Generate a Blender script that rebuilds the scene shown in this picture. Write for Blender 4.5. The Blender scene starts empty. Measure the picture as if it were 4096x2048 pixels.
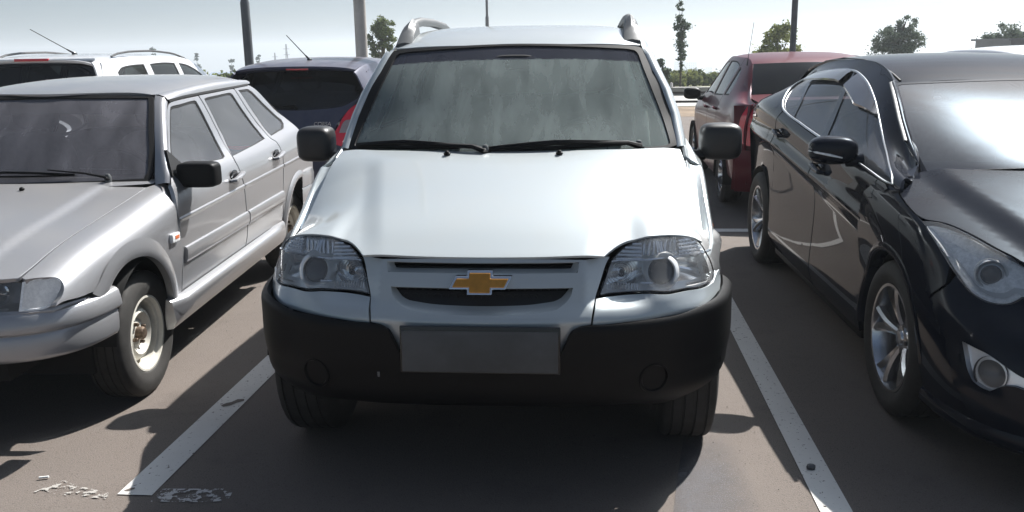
import bpy, bmesh, math, random
import numpy as np
from mathutils import Vector, Matrix
from mathutils.geometry import delaunay_2d_cdt
random.seed(7); rng = np.random.default_rng(7)
SC = bpy.context.scene
COL = SC.collection
PI = math.pi

# ================================================================= camera, sky, sun, exposure
cam = bpy.data.objects.new('camera', bpy.data.cameras.new('camera')); COL.objects.link(cam)
_yaw, _pit, _rol = .08877, .22417, -.0153
_fw = Vector((-math.sin(_yaw)*math.cos(_pit), math.cos(_yaw)*math.cos(_pit), -math.sin(_pit)))
_rt = Vector((math.cos(_yaw), math.sin(_yaw), 0)); _up = _rt.cross(_fw)
_r2 = _rt*math.cos(_rol)+_up*math.sin(_rol); _u2 = _up*math.cos(_rol)-_rt*math.sin(_rol)
cam.matrix_world = Matrix(((_r2.x, _u2.x, -_fw.x, 0), (_r2.y, _u2.y, -_fw.y, 0), (_r2.z, _u2.z, -_fw.z, 1.529), (0, 0, 0, 1)))
cam.data.sensor_width = 36; cam.data.lens = 36*3638.32/4096; cam.data.clip_start = .05; cam.data.clip_end = 20000
SC.camera = cam
SUN = Vector((.598, .817, 1.095)).normalized()
world = bpy.data.worlds.new('World'); SC.world = world; world.use_nodes = True
def build_sky():
    nt = world.node_tree; nt.nodes.clear(); N = nt.nodes.new; L = nt.links.new
    out = N('ShaderNodeOutputWorld'); bg = N('ShaderNodeBackground'); bg.inputs['Strength'].default_value = SKY_STRENGTH
    tc = N('ShaderNodeTexCoord')
    add = N('ShaderNodeVectorMath'); add.operation = 'ADD'; add.inputs[1].default_value = (0, 0, .05)   # the lot stands on a rise: the far land lies lower
    L(tc.outputs['Generated'], add.inputs[0])
    sky = N('ShaderNodeTexSky'); sky.sky_type = 'NISHITA'; sky.sun_disc = False
    sky.sun_elevation = math.asin(SUN.z); sky.sun_rotation = math.atan2(SUN.x, SUN.y)
    sky.air_density = 1.0; sky.dust_density = 2.2; sky.ozone_density = 1.2; sky.altitude = 50
    L(add.outputs[0], sky.inputs['Vector'])
    # thin cirrus: noise on the sky plane
    sep = N('ShaderNodeSeparateXYZ'); L(add.outputs[0], sep.inputs[0])
    mx = N('ShaderNodeMath'); mx.operation = 'MAXIMUM'; mx.inputs[1].default_value = .04; L(sep.outputs['Z'], mx.inputs[0])
    dv = N('ShaderNodeVectorMath'); dv.operation = 'DIVIDE'; cz = N('ShaderNodeCombineXYZ')
    for i in range(3): L(mx.outputs[0], cz.inputs[i])
    L(add.outputs[0], dv.inputs[0]); L(cz.outputs[0], dv.inputs[1])
    mp = N('ShaderNodeMapping'); mp.inputs['Rotation'].default_value = (0, 0, .5); mp.inputs['Scale'].default_value = (.55, 1.5, 1); L(dv.outputs[0], mp.inputs[0])
    nz = N('ShaderNodeTexNoise'); nz.inputs['Scale'].default_value = 1.3; nz.inputs['Detail'].default_value = 9; nz.inputs['Roughness'].default_value = .6; nz.inputs['Distortion'].default_value = .7
    L(mp.outputs[0], nz.inputs['Vector'])
    rp = N('ShaderNodeMapRange'); rp.inputs[1].default_value = .40; rp.inputs[2].default_value = .72; rp.inputs[3].default_value = .12; rp.inputs[4].default_value = .9; L(nz.outputs['Fac'], rp.inputs[0])
    el = N('ShaderNodeMapRange'); el.interpolation_type = 'SMOOTHSTEP'; el.inputs[1].default_value = .06; el.inputs[2].default_value = .30; el.inputs[3].default_value = .32; L(sep.outputs['Z'], el.inputs[0])
    fl = N('ShaderNodeMix'); fl.data_type = 'FLOAT'; fl.inputs['A'].default_value = .55; L(el.outputs[0], fl.inputs['Factor']); L(rp.outputs[0], fl.inputs['B']); rp = fl; rp_out = fl.outputs['Result']
    mix = N('ShaderNodeMix'); mix.data_type = 'RGBA'; L(rp_out, mix.inputs['Factor']); L(sky.outputs[0], mix.inputs['A'])
    # cloud brightness follows the hazy glow round the sun
    dt = N('ShaderNodeVectorMath'); dt.operation = 'DOT_PRODUCT'; nv = N('ShaderNodeVectorMath'); nv.operation = 'NORMALIZE'; L(tc.outputs['Generated'], nv.inputs[0]); L(nv.outputs[0], dt.inputs[0]); dt.inputs[1].default_value = SUN
    ms = N('ShaderNodeMath'); ms.operation = 'MAXIMUM'; ms.inputs[1].default_value = 0; L(dt.outputs['Value'], ms.inputs[0])
    pw_ = N('ShaderNodeMath'); pw_.operation = 'POWER'; pw_.inputs[1].default_value = 22; L(ms.outputs[0], pw_.inputs[0])
    ma = N('ShaderNodeMath'); ma.operation = 'MULTIPLY_ADD'; ma.inputs[1].default_value = CLOUD_GLOW; ma.inputs[2].default_value = 1; L(pw_.outputs[0], ma.inputs[0])
    p9 = N('ShaderNodeMath'); p9.operation = 'POWER'; p9.inputs[1].default_value = 90; L(ms.outputs[0], p9.inputs[0]); m9 = N('ShaderNodeMath'); m9.operation = 'MULTIPLY_ADD'; m9.inputs[1].default_value = AUREOLE; L(p9.outputs[0], m9.inputs[0]); L(ma.outputs[0], m9.inputs[2]); ma = m9
    p3 = N('ShaderNodeMath'); p3.operation = 'POWER'; p3.inputs[1].default_value = 2.5; L(ms.outputs[0], p3.inputs[0])
    mb_ = N('ShaderNodeMath'); mb_.operation = 'MULTIPLY_ADD'; mb_.inputs[1].default_value = CLOUD_SIDE; L(p3.outputs[0], mb_.inputs[0]); L(ma.outputs[0], mb_.inputs[2]); ma = mb_
    # haze: the sky pales and brightens towards the horizon all round
    iz = N('ShaderNodeMath'); iz.operation = 'SUBTRACT'; iz.use_clamp = True; iz.inputs[0].default_value = 1; L(sep.outputs['Z'], iz.inputs[1])
    p4 = N('ShaderNodeMath'); p4.operation = 'POWER'; p4.inputs[1].default_value = 4.5; L(iz.outputs[0], p4.inputs[0])
    hh = N('ShaderNodeMath'); hh.operation = 'MULTIPLY_ADD'; hh.inputs[1].default_value = 2.3; hh.inputs[2].default_value = .58; L(p4.outputs[0], hh.inputs[0])
    mh = N('ShaderNodeMath'); mh.operation = 'MULTIPLY'; L(ma.outputs[0], mh.inputs[0]); L(hh.outputs[0], mh.inputs[1]); ma = mh
    cl = N('ShaderNodeVectorMath'); cl.operation = 'SCALE'; cl.inputs[0].default_value = CLOUD; L(ma.outputs[0], cl.inputs['Scale'])
    L(cl.outputs[0], mix.inputs['B'])
    L(mix.outputs['Result'], bg.inputs['Color']); L(bg.outputs[0], out.inputs[0])
SKY_STRENGTH = .050; CLOUD = (1.50, 1.83, 2.10); CLOUD_GLOW = 14.0; CLOUD_SIDE = 2.5; AUREOLE = 300.0
build_sky()
sun = bpy.data.objects.new('sun', bpy.data.lights.new('sun', 'SUN')); COL.objects.link(sun)
sun.data.energy = 5.0; sun.data.angle = math.radians(.5); sun.data.color = (1, .965, .92)
sun.rotation_euler = SUN.to_track_quat('Z', 'Y').to_euler(); sun.location = SUN*50
SC.view_settings.view_transform = 'Standard'; SC.view_settings.look = 'None'; SC.view_settings.gamma = 1; SC.view_settings.use_curve_mapping = False
SC.view_settings.exposure = 1.0
SC.cycles.max_bounces = 8; SC.cycles.transparent_max_bounces = 12
# ---------------------------------------------------------------- smooth surfaces (car space, metres)
def _natspline_matrix(xs):
    n = len(xs); h = np.diff(xs)
    A = np.zeros((n, n)); B = np.zeros((n, n)); A[0, 0] = A[-1, -1] = 1
    for i in range(1, n-1):
        A[i, i-1] = h[i-1]; A[i, i] = 2*(h[i-1]+h[i]); A[i, i+1] = h[i]
        B[i, i-1] = 6/h[i-1]; B[i, i] = -6/h[i-1]-6/h[i]; B[i, i+1] = 6/h[i]
    return np.linalg.solve(A, B)            # second derivatives = M @ values
def basis(xs, t):
    """weights (len(t), n) of a natural cubic spline through the knots xs, linear beyond its ends"""
    xs = np.asarray(xs, float); t = np.atleast_1d(np.asarray(t, float)); n = len(xs)
    if n == 2:
        a = (t-xs[0])/(xs[1]-xs[0]); return np.stack([1-a, a], 1)
    M = _natspline_matrix(xs); tc = np.clip(t, xs[0], xs[-1])
    i = np.clip(np.searchsorted(xs, tc)-1, 0, n-2); h = xs[i+1]-xs[i]
    a = (xs[i+1]-tc)/h; b = 1-a; I = np.eye(n)
    W = a[:, None]*I[i]+b[:, None]*I[i+1]+((a**3-a)*h*h/6)[:, None]*M[i]+((b**3-b)*h*h/6)[:, None]*M[i+1]
    d0 = (I[1]-I[0])/(xs[1]-xs[0])-(xs[1]-xs[0])/6*M[1]
    d1 = (I[-1]-I[-2])/(xs[-1]-xs[-2])+(xs[-1]-xs[-2])/6*M[-2]
    return W+np.minimum(t-xs[0], 0)[:, None]*d0+np.maximum(t-xs[-1], 0)[:, None]*d1
def spl(pts):
    xs = np.array([p[0] for p in pts], float); ys = np.array([p[1] for p in pts], float)
    return lambda t: (basis(xs, np.ravel(t))@ys).reshape(np.shape(t))
def pw(pts, r=.012):
    """polyline with softly rounded corners: keeps creases"""
    xs = np.array([p[0] for p in pts], float); ys = np.array([p[1] for p in pts], float)
    def f(t):
        t = np.asarray(t, float)
        return sum(w*np.interp(t+d*r, xs, ys, left=None, right=None) for d, w in ((-1, .12), (-.5, .24), (0, .28), (.5, .24), (1, .12)))
    return f
def sst(a, b, t):
    t = np.clip((np.asarray(t, float)-a)/(b-a), 0, 1); return t*t*(3-2*t)
class Surf:
    """P(u, v) -> xyz over a rectangle; sign = side the normal has to face"""
    def __init__(s, P, u, v, face):
        s.P, s.u, s.v, s.face, s.sg = P, u, v, np.array(face, float), 0
        c = np.array([(u[0]+(u[1]-u[0])*a, v[0]+(v[1]-v[0])*b) for a in (.3, .5, .7) for b in (.3, .5, .7)]); s.sg = np.sign(np.sum(s._n(c)@s.face))
    def pt(s, uv):
        uv = np.atleast_2d(np.asarray(uv, float)); return s.P(uv[:, 0], uv[:, 1])
    def _n(s, uv):
        uv = np.atleast_2d(np.asarray(uv, float)); e = 2e-3
        a = s.P(uv[:, 0]+e, uv[:, 1])-s.P(uv[:, 0]-e, uv[:, 1]); b = s.P(uv[:, 0], uv[:, 1]+e)-s.P(uv[:, 0], uv[:, 1]-e)
        n = np.cross(a, b); return n/(np.linalg.norm(n, axis=1)[:, None]+1e-12)
    def nrm(s, uv): return s._n(uv)*s.sg
    def mir(s): return Surf(lambda u, v: s.P(u, v)*np.array([-1., 1, 1]), s.u, s.v, s.face*np.array([-1., 1, 1]))
def loft(us, cols, face, sgn=1, add=None, vs=None):
    """skin of section curves: cols[i] is the list of (x, y, z) at station us[i]"""
    C = np.array(cols, float); us = np.array(us, float); n = C.shape[1]; vs = np.arange(n, dtype=float) if vs is None else np.array(vs, float)
    def P(u, v):
        p = np.einsum('ki,kj,ijc->kc', basis(us, u), basis(vs, v), C)
        if add is not None: p = p+add(u, v, p)
        return p*np.array([sgn, 1., 1.])
    return Surf(P, (us[0], us[-1]), (vs[0], vs[-1]), face)
def hf(axis, f, u, v, face):
    """height field; axis 'y': y=f(x,z), 'z': z=f(x,y), 'x': x=f(y,z)"""
    def P(a, b):
        h = f(a, b)
        return np.stack({'y': (a, h, b), 'z': (a, b, h), 'x': (h, a, b)}[axis], 1)
    return Surf(P, u, v, face)

# ---- silver off-roader (origin: ground under the foremost point of the nose, y runs to the rear)
_yb = spl([(0, 0), (.2, .008), (.4, .035), (.55, .085), (.7, .175), (.8, .29), (.86, .42), (.89, .54), (.90, .66)])
_k = pw([(.36, .07), (.42, .05), (.5, .03), (.6, .006), (.645, 0), (.66, .010), (.70, .045), (.76, .075), (.84, .125), (.88, .16), (.95, .24)], .010)
def niva_front(x, z):
    a = np.abs(x); up = sst(.67, .71, z)
    bulge = .02*np.exp(-((a-.62)/.075)**2)*np.exp(-((z-.70)/.035)**2)
    return _yb(a)+_k(z)+up*.05*np.clip((a-.35)/.08, 0, 1)*(1-sst(.45, .6, a))-bulge
_hz = spl([(.06, .806), (.10, .829), (.125, .842), (.17, .863), (.25, .898), (.4, .948), (.6, 1.000), (.8, 1.048), (1.0, 1.093), (1.1, 1.112), (1.25, 1.14)])
_hd = spl([(.1, .02), (.3, .075), (.5, .145), (.8, .115), (1.1, .055), (1.3, .04)])
def niva_hood(x, y):
    a = np.abs(x); t = a/.79; xr = .355+.20*np.clip((y-.10)/.95, 0, 1)
    lift = .015*sst(.50, .58, a)*(1-sst(.72, .86, a))*np.exp(-((y-.31)/.25)**2)
    return _hz(y)-_hd(y)*(.25*t**2+.75*t**5)-.016*sst(xr-.025, xr+.07, a)*(1-sst(.85, 1.05, y))*(.25+.75*sst(.11, .32, y))+lift
_wc = spl([(1.05, .99), (1.09, 1.025), (1.2, 1.165), (1.35, 1.352), (1.54, 1.61), (1.62, 1.72)])
def niva_ws(x, z): return _wc(z)+.22*np.abs(x/.7)**2.2*(1-.45*sst(1.1, 1.55, z))
_rz = spl([(1.5, 1.485), (1.62, 1.541), (1.75, 1.588), (1.9, 1.622), (2.1, 1.645), (2.4, 1.653), (2.8, 1.65), (3.3, 1.632), (3.7, 1.595), (3.85, 1.55)])
def niva_roof(x, y): return _rz(y)-.012*np.abs(x/.58)**2-.028*np.abs(x/.60)**6
_nst = []
for _y, _t, _zt in [(.25, .16, 0), (.5, .040, 0), (.8, .012, 0), (1.15, 0, 0), (1.5, -.004, 1.10), (2.2, -.006, 1.11), (2.9, 0, 1.115), (3.5, .025, 1.12), (3.9, .07, 1.12)]:
    _g = .02+.03*max(0, _y-2.8); _xt = .80-_t
    if not _zt: _xt = .779; _zt = float(niva_hood(np.array([_xt]), np.array([_y]))[0])-.012
    _nst.append([(.83-_t, _y, .26), (.855-_t, _y, .38), (.875-_t, _y, .55), (.885-_t, _y, .72), (.872-_t, _y, min(.9, _zt-.09)), (.845-_t, _y, _zt-.035), (_xt, _y, _zt), (.725-_g, _y, 1.33), (.645-_g, _y, 1.52), (.60-_g, _y, 1.575)])
SURF = {}
SURF['niva', 'front'] = hf('y', niva_front, (-.9, .9), (.36, .92), (0, -1, .2))
SURF['niva', 'hood'] = hf('z', niva_hood, (-.82, .82), (.06, 1.25), (0, 0, 1))
SURF['niva', 'ws'] = hf('y', niva_ws, (-.8, .8), (1.05, 1.6), (0, -1, .3))
SURF['niva', 'roof'] = hf('z', niva_roof, (-.64, .64), (1.5, 3.85), (0, 0, 1))
SURF['niva', 'side'] = loft([.25, .5, .8, 1.15, 1.5, 2.2, 2.9, 3.5, 3.9], _nst, (1, 0, .2))
_bp = [(0, -.005), (.25, .0), (.45, .02), (.62, .075), (.75, .165), (.84, .28), (.885, .42), (.905, .55), (.91, .68)]   # bumper plan
_bt = spl([(0, .625), (.4, .628), (.6, .632), (.8, .650), (.91, .655)])
def _bcol(x, y, i):
    t = float(_bt(np.array([x]))[0]); o = [-.040, -.004, .0, .0, -.008, -.016, -.05, -.10]; z = [t+.03, t, t-.05, .50, .44, .385, .335, .30+.02*(i < 3)]
    d = np.array([x*.5 if i else 0, -.5+.0*i]); d = np.array([0, -1.]) if i < 2 else np.array([[.05, -1], [.25, -1], [.5, -.9], [.8, -.6], [1, -.3], [1, 0], [1, 0]][i-2]); d = d/np.linalg.norm(d)
    return [(max(x+d[0]*q, 0), y+d[1]*q, zz) for q, zz in zip(o, z)]
SURF['niva', 'bumper'] = loft(list(range(9)), [_bcol(x, y, i) for i, (x, y) in enumerate(_bp)], (.3, -1, 0))

# ---- silver five-door hatchback (origin: ground under the front axle)
def _vst(y, t=0, g=0):
    cr = .745+.022*y; b = .955+.018*(y-1.2)+.025*max(0, y-1.9)
    return [(.775-t, y, .25), (.795-t, y, .37), (.812-t, y, .55), (.82-t, y, cr), (.802-t, y, .5*(cr+b)+.03), (.762-t, y, b), (.685-g, y, b+.6*(1.15-.95)), (.605-g, y, 1.285), (.555-g, y, 1.345)]
_vy = [.2, .6, 1.2, 1.8, 2.3, 2.75, 3.15, 3.3]
SURF['vaz', 'side'] = loft(_vy, [_vst(.2), _vst(.6), _vst(1.2), _vst(1.8), _vst(2.3, 0, .005), _vst(2.75, .006, .03), _vst(3.15, .03, .07), _vst(3.3, .06, .10)], (1, 0, .2))
_vf = []
for _y, _t, _z, _xg in [(.45, 0, .918, .665), (.2, 0, .885, .660), (-.15, .0, .836, .652), (-.5, .012, .782, .645), (-.71, .035, .727, .635), (-.80, .06, .70, .62)]:
    _X = .82-_t
    _vf.append([(_X-.03, _y, .28), (_X-.01, _y, .45), (_X, _y, .58), (_X-.002, _y, _z-.13), (_X-.022, _y, _z-.065), (_X-.06, _y, _z-.025), (_X-.11, _y, _z-.006), (_xg, _y, _z)])
SURF['vaz', 'fender'] = loft([-.45, -.2, .15, .5, .71, .80], _vf, (1, 0, .5))      # u = -y
_vg = spl([(-.85, .69), (-.71, .727), (-.5, .782), (-.15, .836), (.2, .885), (.45, .918), (.7, .95)])
def vaz_hood(x, y):
    a = np.abs(x); return _vg(y)+.030*(1-(a/.65)**2)-.012*sst(.44, .50, a)+.012
SURF['vaz', 'hood'] = hf('z', vaz_hood, (-.68, .68), (-.8, .6), (0, 0, 1))
_vw = spl([(.86, .29), (.93, .355), (1.1, .52), (1.305, .745), (1.36, .82)])
SURF['vaz', 'ws'] = hf('y', lambda x, z: _vw(z)+.075*np.abs(x/.6)**2.2, (-.75, .75), (.86, 1.36), (0, -1, .3))
_vr = spl([(.6, 1.29), (.72, 1.325), (.85, 1.350), (1.1, 1.378), (1.5, 1.398), (1.9, 1.402), (2.2, 1.39), (2.45, 1.352), (2.6, 1.31)])
SURF['vaz', 'roof'] = hf('z', lambda x, y: _vr(y)-.012*(x/.55)**2-.04*np.abs(x/.58)**6-.01*sst(1.9, 2.4, y)*(x/.55)**2, (-.62, .62), (.6, 2.6), (0, 0, 1))
_vfr = spl([(0, -.775), (.3, -.768), (.55, -.745), (.68, -.715), (.745, -.67), (.785, -.60), (.803, -.50)])
SURF['vaz', 'front'] = hf('y', lambda x, z: _vfr(np.abs(x))+.35*(z-.65), (-.803, .803), (.5, .76), (.2, -1, .2))
_vb = [(0, -.835), (.3, -.828), (.55, -.80), (.69, -.745), (.775, -.655), (.822, -.53), (.835, -.40), (.838, -.30)]
_vd = [(0, -1), (.03, -1), (.15, -1), (.45, -.9), (.8, -.6), (1, -.25), (1, 0), (1, 0)]
def _vbc(p, d):
    d = np.array(d, float)/np.hypot(*d)
    return [(max(0, p[0]+d[0]*o), p[1]+d[1]*o, z) for o, z in [(-.075, .613), (-.03, .607), (-.006, .590), (.004, .55), (.004, .528), (-.012, .518), (-.006, .505), (-.002, .455), (-.004, .43), (-.016, .416), (-.05, .408), (-.10, .40)]]
SURF['vaz', 'bumper'] = loft(list(range(8)), [_vbc(p, d) for p, d in zip(_vb, _vd)], (.4, -1, .2))

# ---- dark saloon (origin: ground under the front axle; negative x is the side in view)
def _ist(y, t, zb, zr, xr, xb=.85):
    c = .735+.145*min(max((y-.15)/1.9, 0), 1.15)                     # height of the flank crease, rising to the tail
    f = sst(.1, .35, np.array([y]))[0]
    return [(.835-t, y, .205), (.868-t, y, .30), (.872-t-.012*f, y, .45), (.868-t-.016*f, y, c-.09), (.893-t, y, c), (.885-t-.008*f, y, c+.06), (.872-t, y, .5*(c+zb)+.03), (xb-t, y, zb), (.5*(xb+xr)+.012-t, y, .5*(zb+zr)), (xr+.035-.5*t, y, zr-.045), (xr-.5*t, y, zr)]
SURF['i40', 'side'] = loft([-.1, .3, .75, 1.2, 1.7, 2.2, 2.7, 3.1, 3.5], [_ist(-.1, 0, .945, .985, .78), _ist(.3, 0, .985, 1.055, .70), _ist(.75, 0, 1.005, 1.25, .625), _ist(1.2, 0, 1.022, 1.405, .56), _ist(1.7, 0, 1.06, 1.44, .55), _ist(2.2, .0, 1.108, 1.425, .55), _ist(2.7, .012, 1.14, 1.355, .555), _ist(3.1, .045, 1.135, 1.24, .58), _ist(3.5, .09, 1.09, 1.14, .66, .84)], (-1, 0, .2), -1)
_if = []
for _u, _p in enumerate([  # plan columns of wing and nose: bottom, skirt, bumper belly, shoulder, lamp low, lamp high, bonnet edge
    [(.845, .50), (.87, .50), (.868, .50), (.866, .50), (.888, .50), (.878, .50), (.83, .50)],
    [(.845, .25), (.87, .25), (.87, .25), (.872, .25), (.893, .25), (.88, .22), (.825, .20)],
    [(.845, -.05), (.87, -.05), (.88, -.05), (.893, -.05), (.893, -.05), (.876, -.08), (.815, -.10)],
    [(.84, -.35), (.868, -.36), (.882, -.36), (.886, -.36), (.872, -.34), (.848, -.32), (.78, -.32)],
    [(.81, -.60), (.84, -.61), (.852, -.61), (.842, -.59), (.80, -.55), (.76, -.50), (.70, -.46)],
    [(.72, -.79), (.755, -.80), (.765, -.79), (.735, -.76), (.67, -.71), (.62, -.64), (.575, -.58)],
    [(.57, -.90), (.60, -.915), (.60, -.905), (.57, -.87), (.51, -.82), (.47, -.75), (.44, -.69)],
    [(.33, -.955), (.34, -.97), (.33, -.965), (.31, -.94), (.28, -.90), (.26, -.84), (.25, -.77)],
    [(0, -.97), (0, -.985), (0, -.98), (0, -.96), (0, -.93), (0, -.87), (0, -.80)]]):
    _tz = [1.025, .985, .925, .865, .83, .81, .80, .80, .80][_u]; _lz = [.73, .735, .72, .70, .665, .64, .63, .63, .63][_u]
    _z = [.19, .29, .43, .57, _lz, .5*(_lz+_tz)+.03, _tz]
    _if.append([(x, y, z) for (x, y), z in zip(_p, _z)])
SURF['i40', 'front'] = loft(list(range(9)), _if, (-.7, -.7, .1), -1)
_ihg = spl([(-.95, .68), (-.8, .71), (-.6, .76), (-.35, .826), (-.1, .893), (.15, .953), (.45, 1.01)])
def i40_hood(x, y):
    a = np.abs(x); w = .82-.0*y; xc = .60+.12*sst(-.7, .2, y)
    return _ihg(y)+.085*(1-(a/.85)**2)+.022*(1-sst(xc-.10, xc+.02, a))
SURF['i40', 'hood'] = hf('z', i40_hood, (-.86, .86), (-.95, .5), (0, 0, 1))
_iw = spl([(.95, .09), (1.0, .175), (1.15, .50), (1.3, .92), (1.4, 1.27)])
SURF['i40', 'ws'] = hf('y', lambda x, z: _iw(z)-.13+.20*np.abs(x/.7)**3.4, (-.8, .8), (.93, 1.42), (0, -1, .5))
_ir = spl([(.85, 1.288), (1.0, 1.335), (1.2, 1.392), (1.4, 1.432), (1.65, 1.458), (2.0, 1.468), (2.4, 1.452), (2.8, 1.40), (3.2, 1.31)])
SURF['i40', 'roof'] = hf('z', lambda x, y: _ir(y)-.02*(x/.55)**2-.018*np.abs(x/.58)**6, (-.62, .62), (.85, 3.2), (0, 0, 1))
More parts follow.
